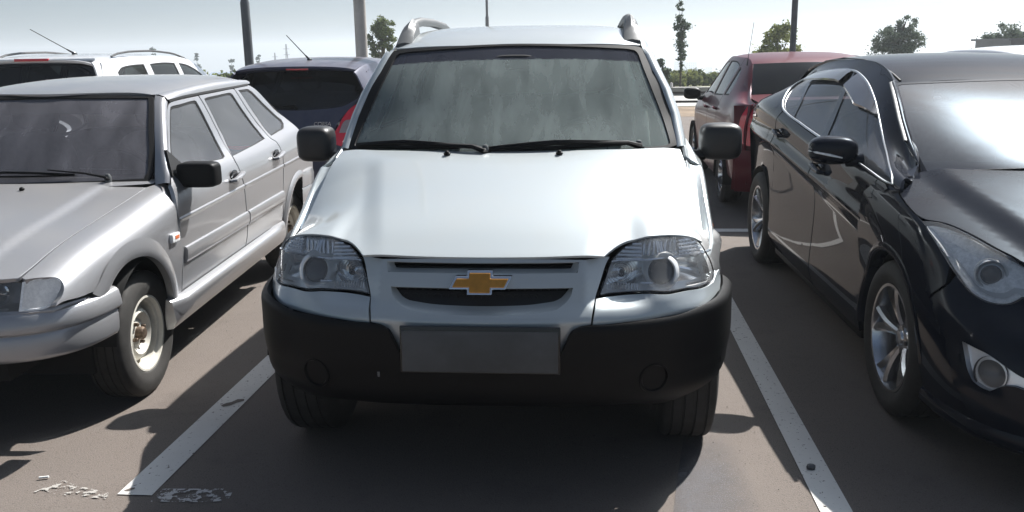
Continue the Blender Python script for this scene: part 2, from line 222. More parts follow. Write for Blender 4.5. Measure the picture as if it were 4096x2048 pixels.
OUT = {
'n_lamp': [(-0.398, 0.714), (-0.410, 0.741), (-0.423, 0.771), (-0.433, 0.799), (-0.446, 0.821), (-0.472, 0.849), (-0.498, 0.862), (-0.522, 0.871), (-0.550, 0.878), (-0.580, 0.881), (-0.613, 0.881), (-0.646, 0.878), (-0.681, 0.875), (-0.710, 0.872), (-0.730, 0.866), (-0.748, 0.856), (-0.759, 0.844), (-0.771, 0.828), (-0.784, 0.805), (-0.798, 0.781), (-0.810, 0.750), (-0.817, 0.724), (-0.806, 0.712), (-0.791, 0.707), (-0.770, 0.705), (-0.748, 0.705), (-0.703, 0.708), (-0.659, 0.709), (-0.635, 0.710), (-0.602, 0.714), (-0.573, 0.717), (-0.546, 0.716), (-0.512, 0.713), (-0.476, 0.710), (-0.439, 0.709)],
'n_grille_up': [(-0.330, 0.824), (-0.329, 0.807), (-0.325, 0.789), (-0.305, 0.789), (-0.243, 0.788), (-0.172, 0.789), (-0.096, 0.788), (0.006, 0.789), (0.004, 0.830), (-0.175, 0.827), (-0.277, 0.825)],
'n_grille_up_in': [(-0.306, 0.824), (-0.305, 0.812), (-0.302, 0.798), (-0.285, 0.797), (-0.234, 0.797), (-0.172, 0.798), (-0.097, 0.798), (0.006, 0.799), (0.004, 0.829), (-0.175, 0.827), (-0.277, 0.824)],
'n_grille_lo': [(-0.311, 0.741), (-0.304, 0.722), (-0.294, 0.707), (-0.277, 0.693), (-0.255, 0.681), (-0.224, 0.675), (-0.163, 0.669), (-0.088, 0.666), (0.013, 0.666), (0.008, 0.748), (-0.119, 0.746), (-0.219, 0.744)],
'n_grille_lo_in': [(-0.301, 0.741), (-0.288, 0.730), (-0.274, 0.714), (-0.260, 0.704), (-0.244, 0.698), (-0.221, 0.695), (-0.165, 0.689), (-0.090, 0.686), (0.011, 0.685), (0.008, 0.746), (-0.119, 0.745), (-0.219, 0.743)],
'n_center': [(-0.426, 0.811), (-0.418, 0.792), (-0.405, 0.758), (-0.394, 0.729), (-0.390, 0.714), (-0.383, 0.694), (-0.373, 0.662), (-0.371, 0.633), (-0.353, 0.630), (-0.335, 0.627), (-0.318, 0.619), (-0.308, 0.603), (-0.303, 0.587), (-0.295, 0.567), (-0.288, 0.548), (-0.282, 0.529), (-0.276, 0.512), (-0.256, 0.512)],
'n_corner': [(-0.374, 0.633), (-0.398, 0.632), (-0.430, 0.632), (-0.492, 0.635), (-0.584, 0.637), (-0.680, 0.635), (-0.747, 0.646), (-0.777, 0.652), (-0.796, 0.654)],
'n_edge': [(0.989, 2.702), (1.077, 2.698), (1.107, 2.508), (1.140, 2.290), (1.177, 2.057), (1.217, 1.764), (1.251, 1.476), (1.296, 1.163), (1.379, 0.969), (1.468, 0.879), (1.577, 0.827), (1.698, 0.823), (1.867, 0.804), (2.203, 0.710), (2.722, 0.634), (3.321, 0.713), (3.878, 0.638)],
'n_ws_out': [(-0.753, 1.094), (-0.755, 1.109), (-0.751, 1.131), (-0.735, 1.225), (-0.699, 1.330), (-0.654, 1.424), (-0.624, 1.495), (-0.613, 1.514), (-0.601, 1.525), (-0.571, 1.531), (-0.541, 1.534), (-0.450, 1.538), (-0.361, 1.541), (-0.145, 1.548), (-0.011, 1.550)],
'n_ws_in': [(-0.721, 1.102), (-0.722, 1.111), (-0.713, 1.145), (-0.687, 1.233), (-0.650, 1.331), (-0.610, 1.437), (-0.593, 1.488), (-0.585, 1.502), (-0.574, 1.511), (-0.552, 1.516), (-0.522, 1.520), (-0.440, 1.525), (-0.359, 1.530), (-0.144, 1.539), (-0.010, 1.541)],
'n_hoodlamp': [(-0.406, 0.126), (-0.414, 0.137), (-0.431, 0.164), (-0.462, 0.207), (-0.496, 0.241), (-0.523, 0.258), (-0.552, 0.263), (-0.581, 0.270), (-0.615, 0.288), (-0.649, 0.308), (-0.687, 0.338), (-0.728, 0.404), (-0.822, 0.628)],
'n_bow': [(-0.031, 0.805), (0.050, 0.805), (0.051, 0.786), (0.115, 0.788), (0.093, 0.747), (0.049, 0.747), (0.050, 0.731), (-0.033, 0.731), (-0.033, 0.745), (-0.099, 0.745), (-0.074, 0.786), (-0.030, 0.786)],
'n_proj': [(-0.612, 0.771), (-0.568, 0.775), (-0.617, 0.804), (-0.659, 0.764), (-0.606, 0.738)],
'n_plate': [(-0.254, 0.630), (0.267, 0.634), (0.268, 0.482), (-0.260, 0.473)],
'n_foglamp': [(2.763, 4.101), (3.101, 4.286), (2.808, 4.958), (1.424, 2.981)],
'n_bsil': [(4.592, 2.152), (4.514, 2.903), (4.587, 3.994), (4.471, 5.184), (-0.020, 5.146)],
'v_fdoor': [(0.348, 3.959), (0.323, 3.412), (0.317, 2.985), (0.343, 2.286), (0.347, 1.685), (0.328, 1.128), (0.578, 1.111), (0.901, 1.074), (1.258, 1.095), (1.309, 1.579), (1.315, 2.052), (1.298, 2.482), (1.279, 3.114), (1.258, 3.686), (1.251, 4.356), (1.295, 5.495), (1.322, 6.079), (1.313, 6.505), (1.294, 6.841), (1.283, 7.058), (1.053, 7.020), (0.880, 6.980), (0.819, 6.925), (0.750, 6.666), (0.657, 6.265), (0.509, 5.641), (0.429, 5.168)],
'v_fglass': [(0.828, 6.803), (0.845, 6.851), (0.986, 6.880), (1.190, 6.926), (1.212, 6.888), (1.231, 6.516), (1.240, 6.101), (1.225, 5.657), (1.183, 5.049), (1.131, 4.949), (0.878, 5.157), (0.515, 5.495), (0.617, 5.971), (0.719, 6.383)],
'v_rglass': [(1.339, 6.922), (1.385, 6.955), (1.570, 6.985), (1.792, 7.013), (1.827, 6.945), (1.858, 6.581), (1.913, 6.152), (1.954, 5.657), (1.961, 5.153), (1.800, 5.071), (1.512, 4.961), (1.279, 4.861), (1.305, 5.246), (1.358, 5.892), (1.355, 6.421)],
'v_rdoor_top': [(1.271, 4.363), (1.338, 5.289), (1.377, 5.879), (1.376, 6.414), (1.333, 6.915), (1.328, 7.042), (1.600, 7.127), (1.883, 7.212), (1.904, 7.161), (1.934, 6.659), (1.984, 6.201), (2.030, 5.714), (2.046, 5.005), (2.100, 4.643)],
'v_qglass': [(1.966, 7.084), (2.068, 7.077), (2.166, 7.065), (2.210, 6.937), (2.314, 6.534), (2.438, 6.092), (2.526, 5.656), (2.506, 5.441), (2.421, 5.225), (2.283, 5.190), (2.101, 5.138), (2.086, 5.399), (2.069, 6.017), (2.023, 6.499)],
'v_hatch_edge': [(2.242, 7.318), (2.293, 7.142), (2.387, 6.640), (2.516, 6.178), (2.627, 5.693), (2.659, 5.206), (2.653, 4.650), (2.624, 3.966), (2.605, 3.184), (2.633, 2.893), (2.678, 2.589)],
'v_gap': [(-0.321, 7.001), (-0.067, 6.919), (0.160, 6.903), (0.349, 6.733), (0.503, 6.753), (0.626, 6.673), (0.707, 6.407)],
'v_arch': [(0.416, 2.221), (0.377, 2.509), (0.313, 2.755), (0.238, 2.840), (0.152, 2.762), (0.063, 2.588), (-0.027, 2.315), (-0.093, 2.014), (-0.148, 1.587), (-0.187, 1.079), (-0.214, 0.590), (-0.234, 0.179)],
'v_lampo': [(0.644, 0.709), (0.676, 0.715), (0.706, 0.718), (0.732, 0.713), (0.746, 0.704), (0.755, 0.687), (0.757, 0.667), (0.751, 0.644), (0.738, 0.627), (0.721, 0.615), (0.699, 0.611), (0.639, 0.612)],
'v_headl': [(0.641, 0.709), (0.562, 0.720), (0.569, 0.610), (0.635, 0.612)],
'v_repeater': [(-0.190, 2.690), (-0.286, 2.592), (-0.278, 2.439), (-0.180, 2.510)],
'v_ws_in': [(0.546, 1.304), (0.567, 1.268), (0.612, 1.127), (0.642, 1.016), (0.641, 0.989), (0.504, 0.990), (0.187, 0.993), (-0.082, 0.996), (-0.252, 1.323), (0.040, 1.326), (0.321, 1.319), (0.518, 1.308)],
'v_handle': [(1.015, 3.448), (1.264, 3.399), (1.841, 3.457), (2.114, 3.426)],
'v_mold': [(0.375, 2.204), (1.318, 2.244), (1.314, 1.904), (0.415, 1.949), (1.331, 2.285), (1.989, 2.315)],
'v_fend_front': [(0.706, 6.355), (0.679, 5.456), (0.658, 4.972), (0.652, 4.611), (0.660, 4.227), (0.674, 3.952), (0.698, 3.768), (0.722, 3.714), (0.735, 3.717), (0.688, 3.499), (0.571, 2.822), (0.415, 2.278)],
'v_tri': [(-0.331, 4.771), (-0.403, 4.517)],
'i_dlo': [(2.174, 7.069), (2.324, 7.242), (3.261, 9.006), (2.545, 7.831), (2.990, 10.343), (2.447, 8.791), (2.170, 8.790), (1.910, 8.855), (1.725, 8.904), (1.571, 8.847), (1.389, 8.721), (1.123, 8.564), (0.951, 8.480), (0.810, 8.390), (0.695, 8.302), (0.597, 8.196)],
'i_belt': [(2.174, 7.069), (1.726, 7.049), (1.265, 7.028), (0.289, 6.695), (0.187, 6.715), (0.106, 6.814), (0.092, 6.905), (0.179, 7.378)],
'i_bp': [(1.600, 8.443), (1.502, 8.069), (1.390, 7.694), (1.250, 7.233), (1.533, 8.447), (1.431, 8.070), (1.329, 7.735), (1.185, 7.248)],
'i_cp': [(2.259, 8.063), (2.078, 7.541), (2.004, 7.135), (2.179, 8.055), (2.016, 7.559), (1.927, 7.132)],
'i_lamp_side': [(2.514, 5.420), (2.531, 5.499), (2.634, 5.649), (2.838, 5.865), (3.145, 6.027), (3.673, 6.008), (4.180, 5.736), (4.523, 5.515), (4.766, 5.327)],
'i_lamp_low': [(2.533, 5.391), (2.785, 5.236), (3.069, 5.029), (3.339, 4.762), (3.557, 4.519), (3.714, 4.371), (3.865, 4.224), (4.007, 4.104), (4.158, 4.038), (4.319, 4.010), (4.464, 4.025), (4.599, 4.075), (4.723, 4.164), (4.820, 4.299), (4.885, 4.404)],
'i_proj': [(4.274, 4.772), (4.144, 4.702), (4.430, 4.852), (4.225, 5.068), (4.311, 4.520), (3.977, 4.607), (4.090, 5.237)],
'i_hoodgap': [(-0.839, 0.124), (-0.854, 0.016), (-0.857, -0.088), (-0.839, -0.211), (-0.814, -0.221), (-0.784, -0.252), (-0.754, -0.306), (-0.720, -0.393), (-0.692, -0.485), (-0.666, -0.554), (-0.648, -0.609)],
'i_fog': [(4.191, 2.607), (4.446, 2.557), (4.702, 2.499), (5.013, 2.349), (5.342, 2.190), (5.363, 1.959), (5.215, 1.983), (5.029, 1.921), (4.818, 1.741), (4.646, 1.751), (4.478, 1.828), (4.356, 2.038), (4.269, 2.336)],
'i_fogc': [(4.765, 2.109), (5.072, 2.212), (4.734, 2.382)],
'i_gapf': [(1.275, 5.735), (1.589, 5.547), (1.957, 5.451), (2.502, 5.453)],
'i_arch': [(0.407, 1.605), (0.382, 2.040), (0.413, 2.426), (0.614, 2.835), (1.081, 3.249), (1.554, 3.604), (1.877, 3.827)],
'i_rdoor': [(2.258, 5.768), (1.297, 5.448), (0.474, 2.379), (0.475, 2.775), (0.347, 5.811), (2.355, 0.549), (2.287, 2.184), (2.496, 2.566), (3.766, 1.788)],
'i_crease': [(2.468, 3.313), (1.702, 4.584), (1.115, 4.774), (0.840, 4.635), (0.596, 4.520), (0.406, 4.241), (0.270, 3.746), (0.243, 3.365), (0.321, 2.968), (0.421, 2.724)],
'i_wsedge': [(-0.595, 1.328), (-0.637, 1.254), (-0.672, 1.179), (-0.699, 1.096), (-0.707, 1.044), (-0.707, 0.993)],
'i_drip': [(0.394, 7.897), (0.594, 8.223), (0.810, 8.390)],
}
# ================================================================= materials
MATS = {}
def mat(name, base=(.5, .5, .5), rough=.5, metal=0., coat=0., coat_rough=.03, spec=.5, emit=None, noise=None, dust=None, bump=None, coat_ior=1.5, ior=1.5):
    """noise=(scale, amount[, second colour]): mottled base; dust=(amount, colour): pale film lying on upward faces; bump=(scale, strength)"""
    m = bpy.data.materials.new(name); m.use_nodes = True; nt = m.node_tree; N = nt.nodes.new; L = nt.links.new
    b = nt.nodes['Principled BSDF']; b.inputs['Base Color'].default_value = (*base, 1); b.inputs['Roughness'].default_value = rough
    b.inputs['Metallic'].default_value = metal; b.inputs['Coat Weight'].default_value = coat; b.inputs['Coat Roughness'].default_value = coat_rough; b.inputs['Coat IOR'].default_value = coat_ior
    b.inputs['Specular IOR Level'].default_value = spec; b.inputs['IOR'].default_value = ior
    tc = N('ShaderNodeTexCoord'); col = None
    if emit: b.inputs['Emission Color'].default_value = (*emit[0], 1); b.inputs['Emission Strength'].default_value = emit[1]
    if noise:
        n = N('ShaderNodeTexNoise'); n.inputs['Scale'].default_value = noise[0]; n.inputs['Detail'].default_value = 6; n.inputs['Roughness'].default_value = .65; L(tc.outputs['Object'], n.inputs['Vector'])
        mx = N('ShaderNodeMix'); mx.data_type = 'RGBA'; mr = N('ShaderNodeMapRange'); mr.inputs[1].default_value = .35; mr.inputs[2].default_value = .68; L(n.outputs['Fac'], mr.inputs[0]); L(mr.outputs[0], mx.inputs['Factor'])
        c2 = noise[2] if len(noise) > 2 else tuple(min(1, c*(1+noise[1])) for c in base); c1 = base if len(noise) > 2 else tuple(c*(1-noise[1]) for c in base)
        mx.inputs['A'].default_value = (*c1, 1); mx.inputs['B'].default_value = (*c2, 1); col = mx.outputs['Result']
    if dust:
        n2 = N('ShaderNodeTexNoise'); n2.inputs['Scale'].default_value = 3.5; n2.inputs['Detail'].default_value = 8; n2.inputs['Roughness'].default_value = .7; L(tc.outputs['Object'], n2.inputs['Vector'])
        mr = N('ShaderNodeMapRange'); mr.inputs[1].default_value = .35; mr.inputs[2].default_value = .75; mr.inputs[3].default_value = dust[0]*.45; mr.inputs[4].default_value = dust[0]*1.4; L(n2.outputs['Fac'], mr.inputs[0])
        ge = N('ShaderNodeNewGeometry'); sz = N('ShaderNodeSeparateXYZ'); L(ge.outputs['Normal'], sz.inputs[0]); up = N('ShaderNodeMapRange'); up.inputs[1].default_value = -.1; up.inputs[2].default_value = .9; up.inputs[3].default_value = .25; up.inputs[4].default_value = 1.3; L(sz.outputs['Z'], up.inputs[0])
        mu = N('ShaderNodeMath'); mu.operation = 'MULTIPLY'; L(mr.outputs[0], mu.inputs[0]); L(up.outputs[0], mu.inputs[1]); mr = mu
        d = N('ShaderNodeBsdfDiffuse'); d.inputs['Color'].default_value = (*dust[1], 1)
        ms = N('ShaderNodeMixShader'); L(mr.outputs[0], ms.inputs[0]); L(b.outputs[0], ms.inputs[1]); L(d.outputs[0], ms.inputs[2])
        L(ms.outputs[0], nt.nodes['Material Output'].inputs['Surface'])
    if col is not None: L(col, b.inputs['Base Color'])
    if bump:
        n3 = N('ShaderNodeTexNoise'); n3.inputs['Scale'].default_value = bump[0]; n3.inputs['Detail'].default_value = 4; L(tc.outputs['Object'], n3.inputs['Vector'])
        bp = N('ShaderNodeBump'); bp.inputs['Strength'].default_value = bump[1]; bp.inputs['Distance'].default_value = .002; L(n3.outputs['Fac'], bp.inputs['Height']); L(bp.outputs[0], b.inputs['Normal'])
    MATS[name] = m; return m
def glass(name, tint=(.5, .55, .53), film=(.10, (.5, .55, .55)), rough=0., ior=1.5, streak=True):
    """thin pane: fresnel mirror over tinted see-through, with a film of dust"""
    m = bpy.data.materials.new(name); m.use_nodes = True; nt = m.node_tree; N = nt.nodes.new; L = nt.links.new; nt.nodes.remove(nt.nodes['Principled BSDF'])
    t = N('ShaderNodeBsdfTransparent'); t.inputs['Color'].default_value = (*tint, 1); g = N('ShaderNodeBsdfGlossy'); g.inputs['Roughness'].default_value = rough
    f = N('ShaderNodeFresnel'); f.inputs['IOR'].default_value = ior; a = N('ShaderNodeMixShader'); L(f.outputs[0], a.inputs[0]); L(t.outputs[0], a.inputs[1]); L(g.outputs[0], a.inputs[2])
    d = N('ShaderNodeBsdfDiffuse'); d.inputs['Color'].default_value = (*film[1], 1); x = N('ShaderNodeMixShader'); L(a.outputs[0], x.inputs[1]); L(d.outputs[0], x.inputs[2])
    if streak:
        tc = N('ShaderNodeTexCoord'); mp = N('ShaderNodeMapping'); mp.inputs['Scale'].default_value = (6, 1.6, 1.6); L(tc.outputs['Object'], mp.inputs[0])
        n = N('ShaderNodeTexNoise'); n.inputs['Scale'].default_value = 1.6; n.inputs['Detail'].default_value = 6; n.inputs['Roughness'].default_value = .6; n.inputs['Distortion'].default_value = .4; L(mp.outputs[0], n.inputs['Vector'])
        mr = N('ShaderNodeMapRange'); mr.inputs[1].default_value = .3; mr.inputs[2].default_value = .75; mr.inputs[3].default_value = film[0]*.65; mr.inputs[4].default_value = film[0]*1.4; L(n.outputs['Fac'], mr.inputs[0]); L(mr.outputs[0], x.inputs[0])
    else: x.inputs[0].default_value = film[0]
    L(x.outputs[0], nt.nodes['Material Output'].inputs['Surface']); MATS[name] = m; return m

# ================================================================= objects, things, parts
def thing(name, label, cat, loc=(0, 0, 0), rotz=0., group=None):
    o = bpy.data.objects.new(name, None); COL.objects.link(o); o.location = loc; o.rotation_euler = (0, 0, rotz); o.empty_display_size = .2
    o['label'] = label; o['category'] = cat
    if group: o['group'] = group
    return o
def tag(o, label, cat, group=None):
    o['label'] = label; o['category'] = cat
    if group: o['group'] = group
    return o
def holder(name, parent, loc=(0, 0, 0), rot=(0, 0, 0)):
    o = bpy.data.objects.new(name, None); COL.objects.link(o); o.parent = parent; o.location = loc; o.rotation_euler = rot; o.empty_display_size = .1; return o
def mesh_obj(name, V, F, m, parent=None, normals=None, smooth=True, label=None, kind=None, mi=None):
    me = bpy.data.meshes.new(name); me.from_pydata([tuple(map(float, v)) for v in V], [], [tuple(int(i) for i in f) for f in F])
    ms = m if isinstance(m, (list, tuple)) else [m]
    for q in ms: me.materials.append(MATS[q])
    if mi is not None: me.polygons.foreach_set('material_index', np.array(mi, np.int32))
    me.polygons.foreach_set('use_smooth', np.full(len(me.polygons), smooth))
    me.update()
    if normals is not None: me.normals_split_custom_set_from_vertices([tuple(map(float, n)) for n in normals])
    o = bpy.data.objects.new(name, me); COL.objects.link(o); o.parent = parent
    if label: o['label'] = label
    if kind: o['kind'] = kind
    return o
class MB:
    """collects shapes for ONE mesh object"""
    def __init__(s): s.V = []; s.F = []; s.M = []; s.mi = 0
    def add(s, V, F):
        k = len(s.V); s.V += [tuple(v) for v in V]; s.F += [tuple(i+k for i in f) for f in F]; s.M += [s.mi]*len(F); return s
    def box(s, c, d, rot=None, taper=1.):
        x, y, z = [q/2 for q in d]; P = [Vector((sx*x*(taper if sz > 0 else 1), sy*y*(taper if sz > 0 else 1), sz*z)) for sx in (-1, 1) for sy in (-1, 1) for sz in (-1, 1)]
        if rot is not None: P = [rot @ p for p in P]
        return s.add([p+Vector(c) for p in P], [(0, 1, 3, 2), (4, 6, 7, 5), (0, 4, 5, 1), (2, 3, 7, 6), (0, 2, 6, 4), (1, 5, 7, 3)])
    def tube(s, path, r, n=10, cap=True, flat=1., up=None):
        P = [Vector(p) for p in path]; R = r if hasattr(r, '__len__') else [r]*len(P); V = []; F = []
        for i, p in enumerate(P):
            t = (P[min(i+1, len(P)-1)]-P[max(i-1, 0)]).normalized(); a = (Vector(up) if up else (Vector((0, 0, 1)) if abs(t.z) < .9 else Vector((1, 0, 0))))
            e = t.cross(a).normalized(); f = e.cross(t)
            for k in range(n):
                w = 2*PI*k/n; V.append(p+e*math.cos(w)*R[i]+f*math.sin(w)*R[i]*flat)
        for i in range(len(P)-1):
            for k in range(n): F.append((i*n+k, i*n+(k+1) % n, (i+1)*n+(k+1) % n, (i+1)*n+k))
        if cap: F += [tuple(range(n))[::-1], tuple((len(P)-1)*n+k for k in range(n))]
        return s.add(V, F)
    def lathe(s, prof, n=48, axis='x', c=(0, 0, 0), closed=False):
        V = []; F = []; m = len(prof)
        for k in range(n):
            w = 2*PI*k/n
            for r, h in prof:
                a, b = r*math.cos(w), r*math.sin(w); V.append({'x': (h, a, b), 'y': (a, h, b), 'z': (a, b, h)}[axis])
        for k in range(n):
            for i in range(m-1 if not closed else m): j = (i+1) % m; k2 = (k+1) % n; F.append((k*m+i, k2*m+i, k2*m+j, k*m+j) if axis != 'y' else (k*m+i, k*m+j, k2*m+j, k2*m+i))
        return s.add([(v[0]+c[0], v[1]+c[1], v[2]+c[2]) for v in V], F)
    def sph(s, c, d, e=1., nu=20, nv=12, clip=None):
        """super-ellipsoid"""
        V = []; F = []; sg = lambda q: math.copysign(abs(q)**e, q)
        for j in range(nv+1):
            t = -PI/2+PI*j/nv
            for i in range(nu):
                w = 2*PI*i/nu; V.append((c[0]+d[0]*sg(math.cos(t))*sg(math.cos(w)), c[1]+d[1]*sg(math.cos(t))*sg(math.sin(w)), c[2]+d[2]*sg(math.sin(t))))
        for j in range(nv):
            for i in range(nu): F.append((j*nu+i, j*nu+(i+1) % nu, (j+1)*nu+(i+1) % nu, (j+1)*nu+i))
        return s.add(V, F)
    def prism(s, poly, axis, a, b):
        """extrude a 2-D polygon between a and b along an axis"""
        n = len(poly); f = {'x': lambda p, h: (h, p[0], p[1]), 'y': lambda p, h: (p[0], h, p[1]), 'z': lambda p, h: (p[0], p[1], h)}[axis]
        return s.add([f(p, a) for p in poly]+[f(p, b) for p in poly], [tuple(range(n))[::-1], tuple(range(n, 2*n))]+[(i, (i+1) % n, n+(i+1) % n, n+i) for i in range(n)])
    def grid(s, A):
        A = np.asarray(A); n, m = A.shape[:2]
        return s.add([tuple(p) for p in A.reshape(-1, 3)], [(i*m+j, (i+1)*m+j, (i+1)*m+j+1, i*m+j+1) for i in range(n-1) for j in range(m-1)])
    def build(s, name, m, parent=None, smooth=True, angle=35, label=None, kind=None, bevel=0., recalc=True):
        o = mesh_obj(name, s.V, s.F, m, parent, None, smooth, label, kind, s.M)
        if recalc or bevel:
            b = bmesh.new(); b.from_mesh(o.data)
            if recalc: bmesh.ops.recalc_face_normals(b, faces=b.faces)
            if bevel: bmesh.ops.bevel(b, geom=[e for e in b.edges if len(e.link_faces) == 2 and e.calc_face_angle(0) > .5], offset=bevel, segments=2, affect='EDGES', profile=.6)
            if smooth:
                for e in b.edges:
                    if len(e.link_faces) == 2 and e.calc_face_angle(0) > math.radians(angle): e.smooth = False
            b.to_mesh(o.data); b.free()
            if bevel and smooth: o.data.polygons.foreach_set('use_smooth', np.full(len(o.data.polygons), True))
        return o

# ================================================================= trimmed panels on smooth surfaces
def _inside(P, poly):
    x, y = P[:, 0], P[:, 1]; c = np.zeros(len(P), bool); n = len(poly); j = n-1
    for i in range(n):
        xi, yi = poly[i]; xj, yj = poly[j]
        if yi != yj: c ^= ((yi > y) != (yj > y)) & (x < (xj-xi)*(y-yi)/(yj-yi)+xi)
        j = i
    return c
def _segdist(P, poly):
    d = np.full(len(P), 1e9)
    for i in range(len(poly)):
        a = poly[i]; b = poly[(i+1) % len(poly)]; ab = b-a; t = np.clip(((P-a)@ab)/(ab@ab+1e-12), 0, 1); d = np.minimum(d, np.linalg.norm(P-(a+t[:, None]*ab), axis=1))
    return d
def smooth_loop(pts, seg, corner=34., closed=True):
    """Catmull-Rom through the points, kept sharp where the outline turns hard; resampled to about seg"""
    P = np.array([p[:2] for p in pts], float); n = len(P); out = []
    def sharp(i):
        if not closed and i in (0, n-1): return True
        a = P[i]-P[i-1]; b = P[(i+1) % n]-P[i]; c = (a@b)/(np.linalg.norm(a)*np.linalg.norm(b)+1e-12)
        return math.degrees(math.acos(max(-1, min(1, c)))) > corner
    S = [sharp(i) for i in range(n)]
    for i in range(n if closed else n-1):
        a, b = P[i], P[(i+1) % n]; L = np.linalg.norm(b-a)
        ta = (b-a) if S[i] else (b-P[i-1])*.5; tb = (b-a) if S[(i+1) % n] else (P[(i+2) % n]-a)*.5
        ta = ta/(np.linalg.norm(ta)+1e-12)*L; tb = tb/(np.linalg.norm(tb)+1e-12)*L
        k = max(1, int(math.ceil(L/seg)))
        for q in range(k):
            t = q/k; out.append((2*t**3-3*t*t+1)*a+(t**3-2*t*t+t)*ta+(-2*t**3+3*t*t)*b+(t**3-t*t)*tb)
    if not closed: out.append(P[-1])
    return np.array(out)
def _offset(L, g):
    """move a loop inwards by g"""
    if not g: return L
    A = .5*np.sum(L[:, 0]*np.roll(L[:, 1], -1)-np.roll(L[:, 0], -1)*L[:, 1]); s = 1 if A > 0 else -1
    e = np.roll(L, -1, 0)-L; e /= np.linalg.norm(e, axis=1)[:, None]+1e-12; n = np.stack([-e[:, 1], e[:, 0]], 1)*s
    m = n+np.roll(n, 1, 0); q = np.maximum(np.sum(m*n, 1), .5); return L+m/q[:, None]*g
def _scale(S, loop):
    c = np.mean(np.array([p[:2] for p in loop], float), 0); e = 1e-2
    return np.array([np.linalg.norm(S.pt(c+[e, 0])-S.pt(c-[e, 0]))/(2*e), np.linalg.norm(S.pt(c+[0, e])-S.pt(c-[0, e]))/(2*e)])
def panel(name, S, outline, m, parent, holes=(), step=.03, off=0., skirt=.014, gap=.0018, seg=None, corner=34., hole_gap=0., label=None, flip=False):
    """sheet of bodywork: the outline (surface coordinates) triangulated on the surface, with a folded edge"""
    sc = _scale(S, outline); seg = seg or step*.7
    loops = [_offset(smooth_loop(np.array([p[:2] for p in outline])*sc, seg, corner), gap)]+[_offset(smooth_loop(np.array([p[:2] for p in h])*sc, seg, corner), -hole_gap) for h in holes]
    lo, hi = loops[0].min(0), loops[0].max(0); gx = np.arange(lo[0]+step*.5, hi[0], step); gy = np.arange(lo[1]+step*.43, hi[1], step*.87)
    G = np.array([(x+(.5*step if k % 2 else 0), y) for k, y in enumerate(gy) for x in gx]).reshape(-1, 2)
    if len(G):
        k = _inside(G, loops[0])
        for h in loops[1:]: k &= ~_inside(G, h)
        G = G[k]; d = np.full(len(G), 1e9)
        for h in loops:
            if len(G): d = np.minimum(d, _segdist(G, h))
        G = G[d > step*.42] if len(G) else G
    co = []; ed = []
    for h in loops:
        b = len(co); co += [Vector(p) for p in h]; ed += [(b+i, b+(i+1) % len(h)) for i in range(len(h))]
    co += [Vector(p) for p in G]
    v, e_, f, *_ = delaunay_2d_cdt(co, ed, [], 0, 1e-6)
    v = np.array([tuple(p) for p in v]); f = np.array([t for t in f if len(t) == 3])
    cen = v[f].mean(1); k = _inside(cen, loops[0])
    for h in loops[1:]: k &= ~_inside(cen, h)
    f = f[k]; P = S.pt(v/sc); Nn = S.nrm(v/sc); P = P+Nn*off
    fn = np.cross(P[f[:, 1]]-P[f[:, 0]], P[f[:, 2]]-P[f[:, 0]]); fl = np.sum(fn*Nn[f[:, 0]], 1) < 0; f[fl] = f[fl][:, ::-1]
    V = [P]; NN = [Nn]; F = [tuple(t) for t in f]; base = len(P)
    if skirt:
        for h, sg in zip(loops, [1]+[-1]*(len(loops)-1)):
            n = len(h); Q = S.pt(h/sc); q = S.nrm(h/sc); Q = Q+q*off; tn = np.roll(Q, -1, 0)-np.roll(Q, 1, 0); o = np.cross(tn, q); o /= np.linalg.norm(o, axis=1)[:, None]+1e-12
            A = .5*np.sum(h[:, 0]*np.roll(h[:, 1], -1)-np.roll(h[:, 0], -1)*h[:, 1])
            cen = Q.mean(0); 
            # outward = away from the sheet
            uvn = _offset(h, .004*sg); inn = S.pt(uvn/sc)-S.pt(h/sc); so = np.sign(-np.sum(o*inn, 1)); so[so == 0] = 1; o = o*so[:, None]
            r = min(.0022, skirt*.3); n1 = o*.72+q*.69
            V += [Q-q*0, Q+o*r*.6-q*r, Q-q*skirt+o*r*.6]; NN += [n1, o, o]
            for a in range(2):
                for i in range(n):
                    j = (i+1) % n; quad = (base+a*n+i, base+a*n+j, base+(a+1)*n+j, base+(a+1)*n+i); F.append(quad)
            base += 3*n
    V = np.concatenate(V); NN = np.concatenate(NN)
    if skirt:                                            # orient the folded edges
        F2 = []
        for t in F:
            if len(t) == 4:
                c = np.cross(V[t[1]]-V[t[0]], V[t[2]]-V[t[0]])
                if c@NN[t[1]] < 0: t = t[::-1]
            F2.append(t)
        F = F2
    return mesh_obj(name, V, F, m, parent, NN, True, label)
def sides(f, car, surf, *a, **k):
    """build a panel and its mirror image"""
    S = SURF[car, surf]; return [f(S), f(S.mir())]
def band(name, S, outer, inner, m, parent, off=.001, skirt=.008, step=.03, corner=34.):
    return panel(name, S, outer, m, parent, [inner], step=step, off=off, skirt=skirt, gap=0., corner=corner)
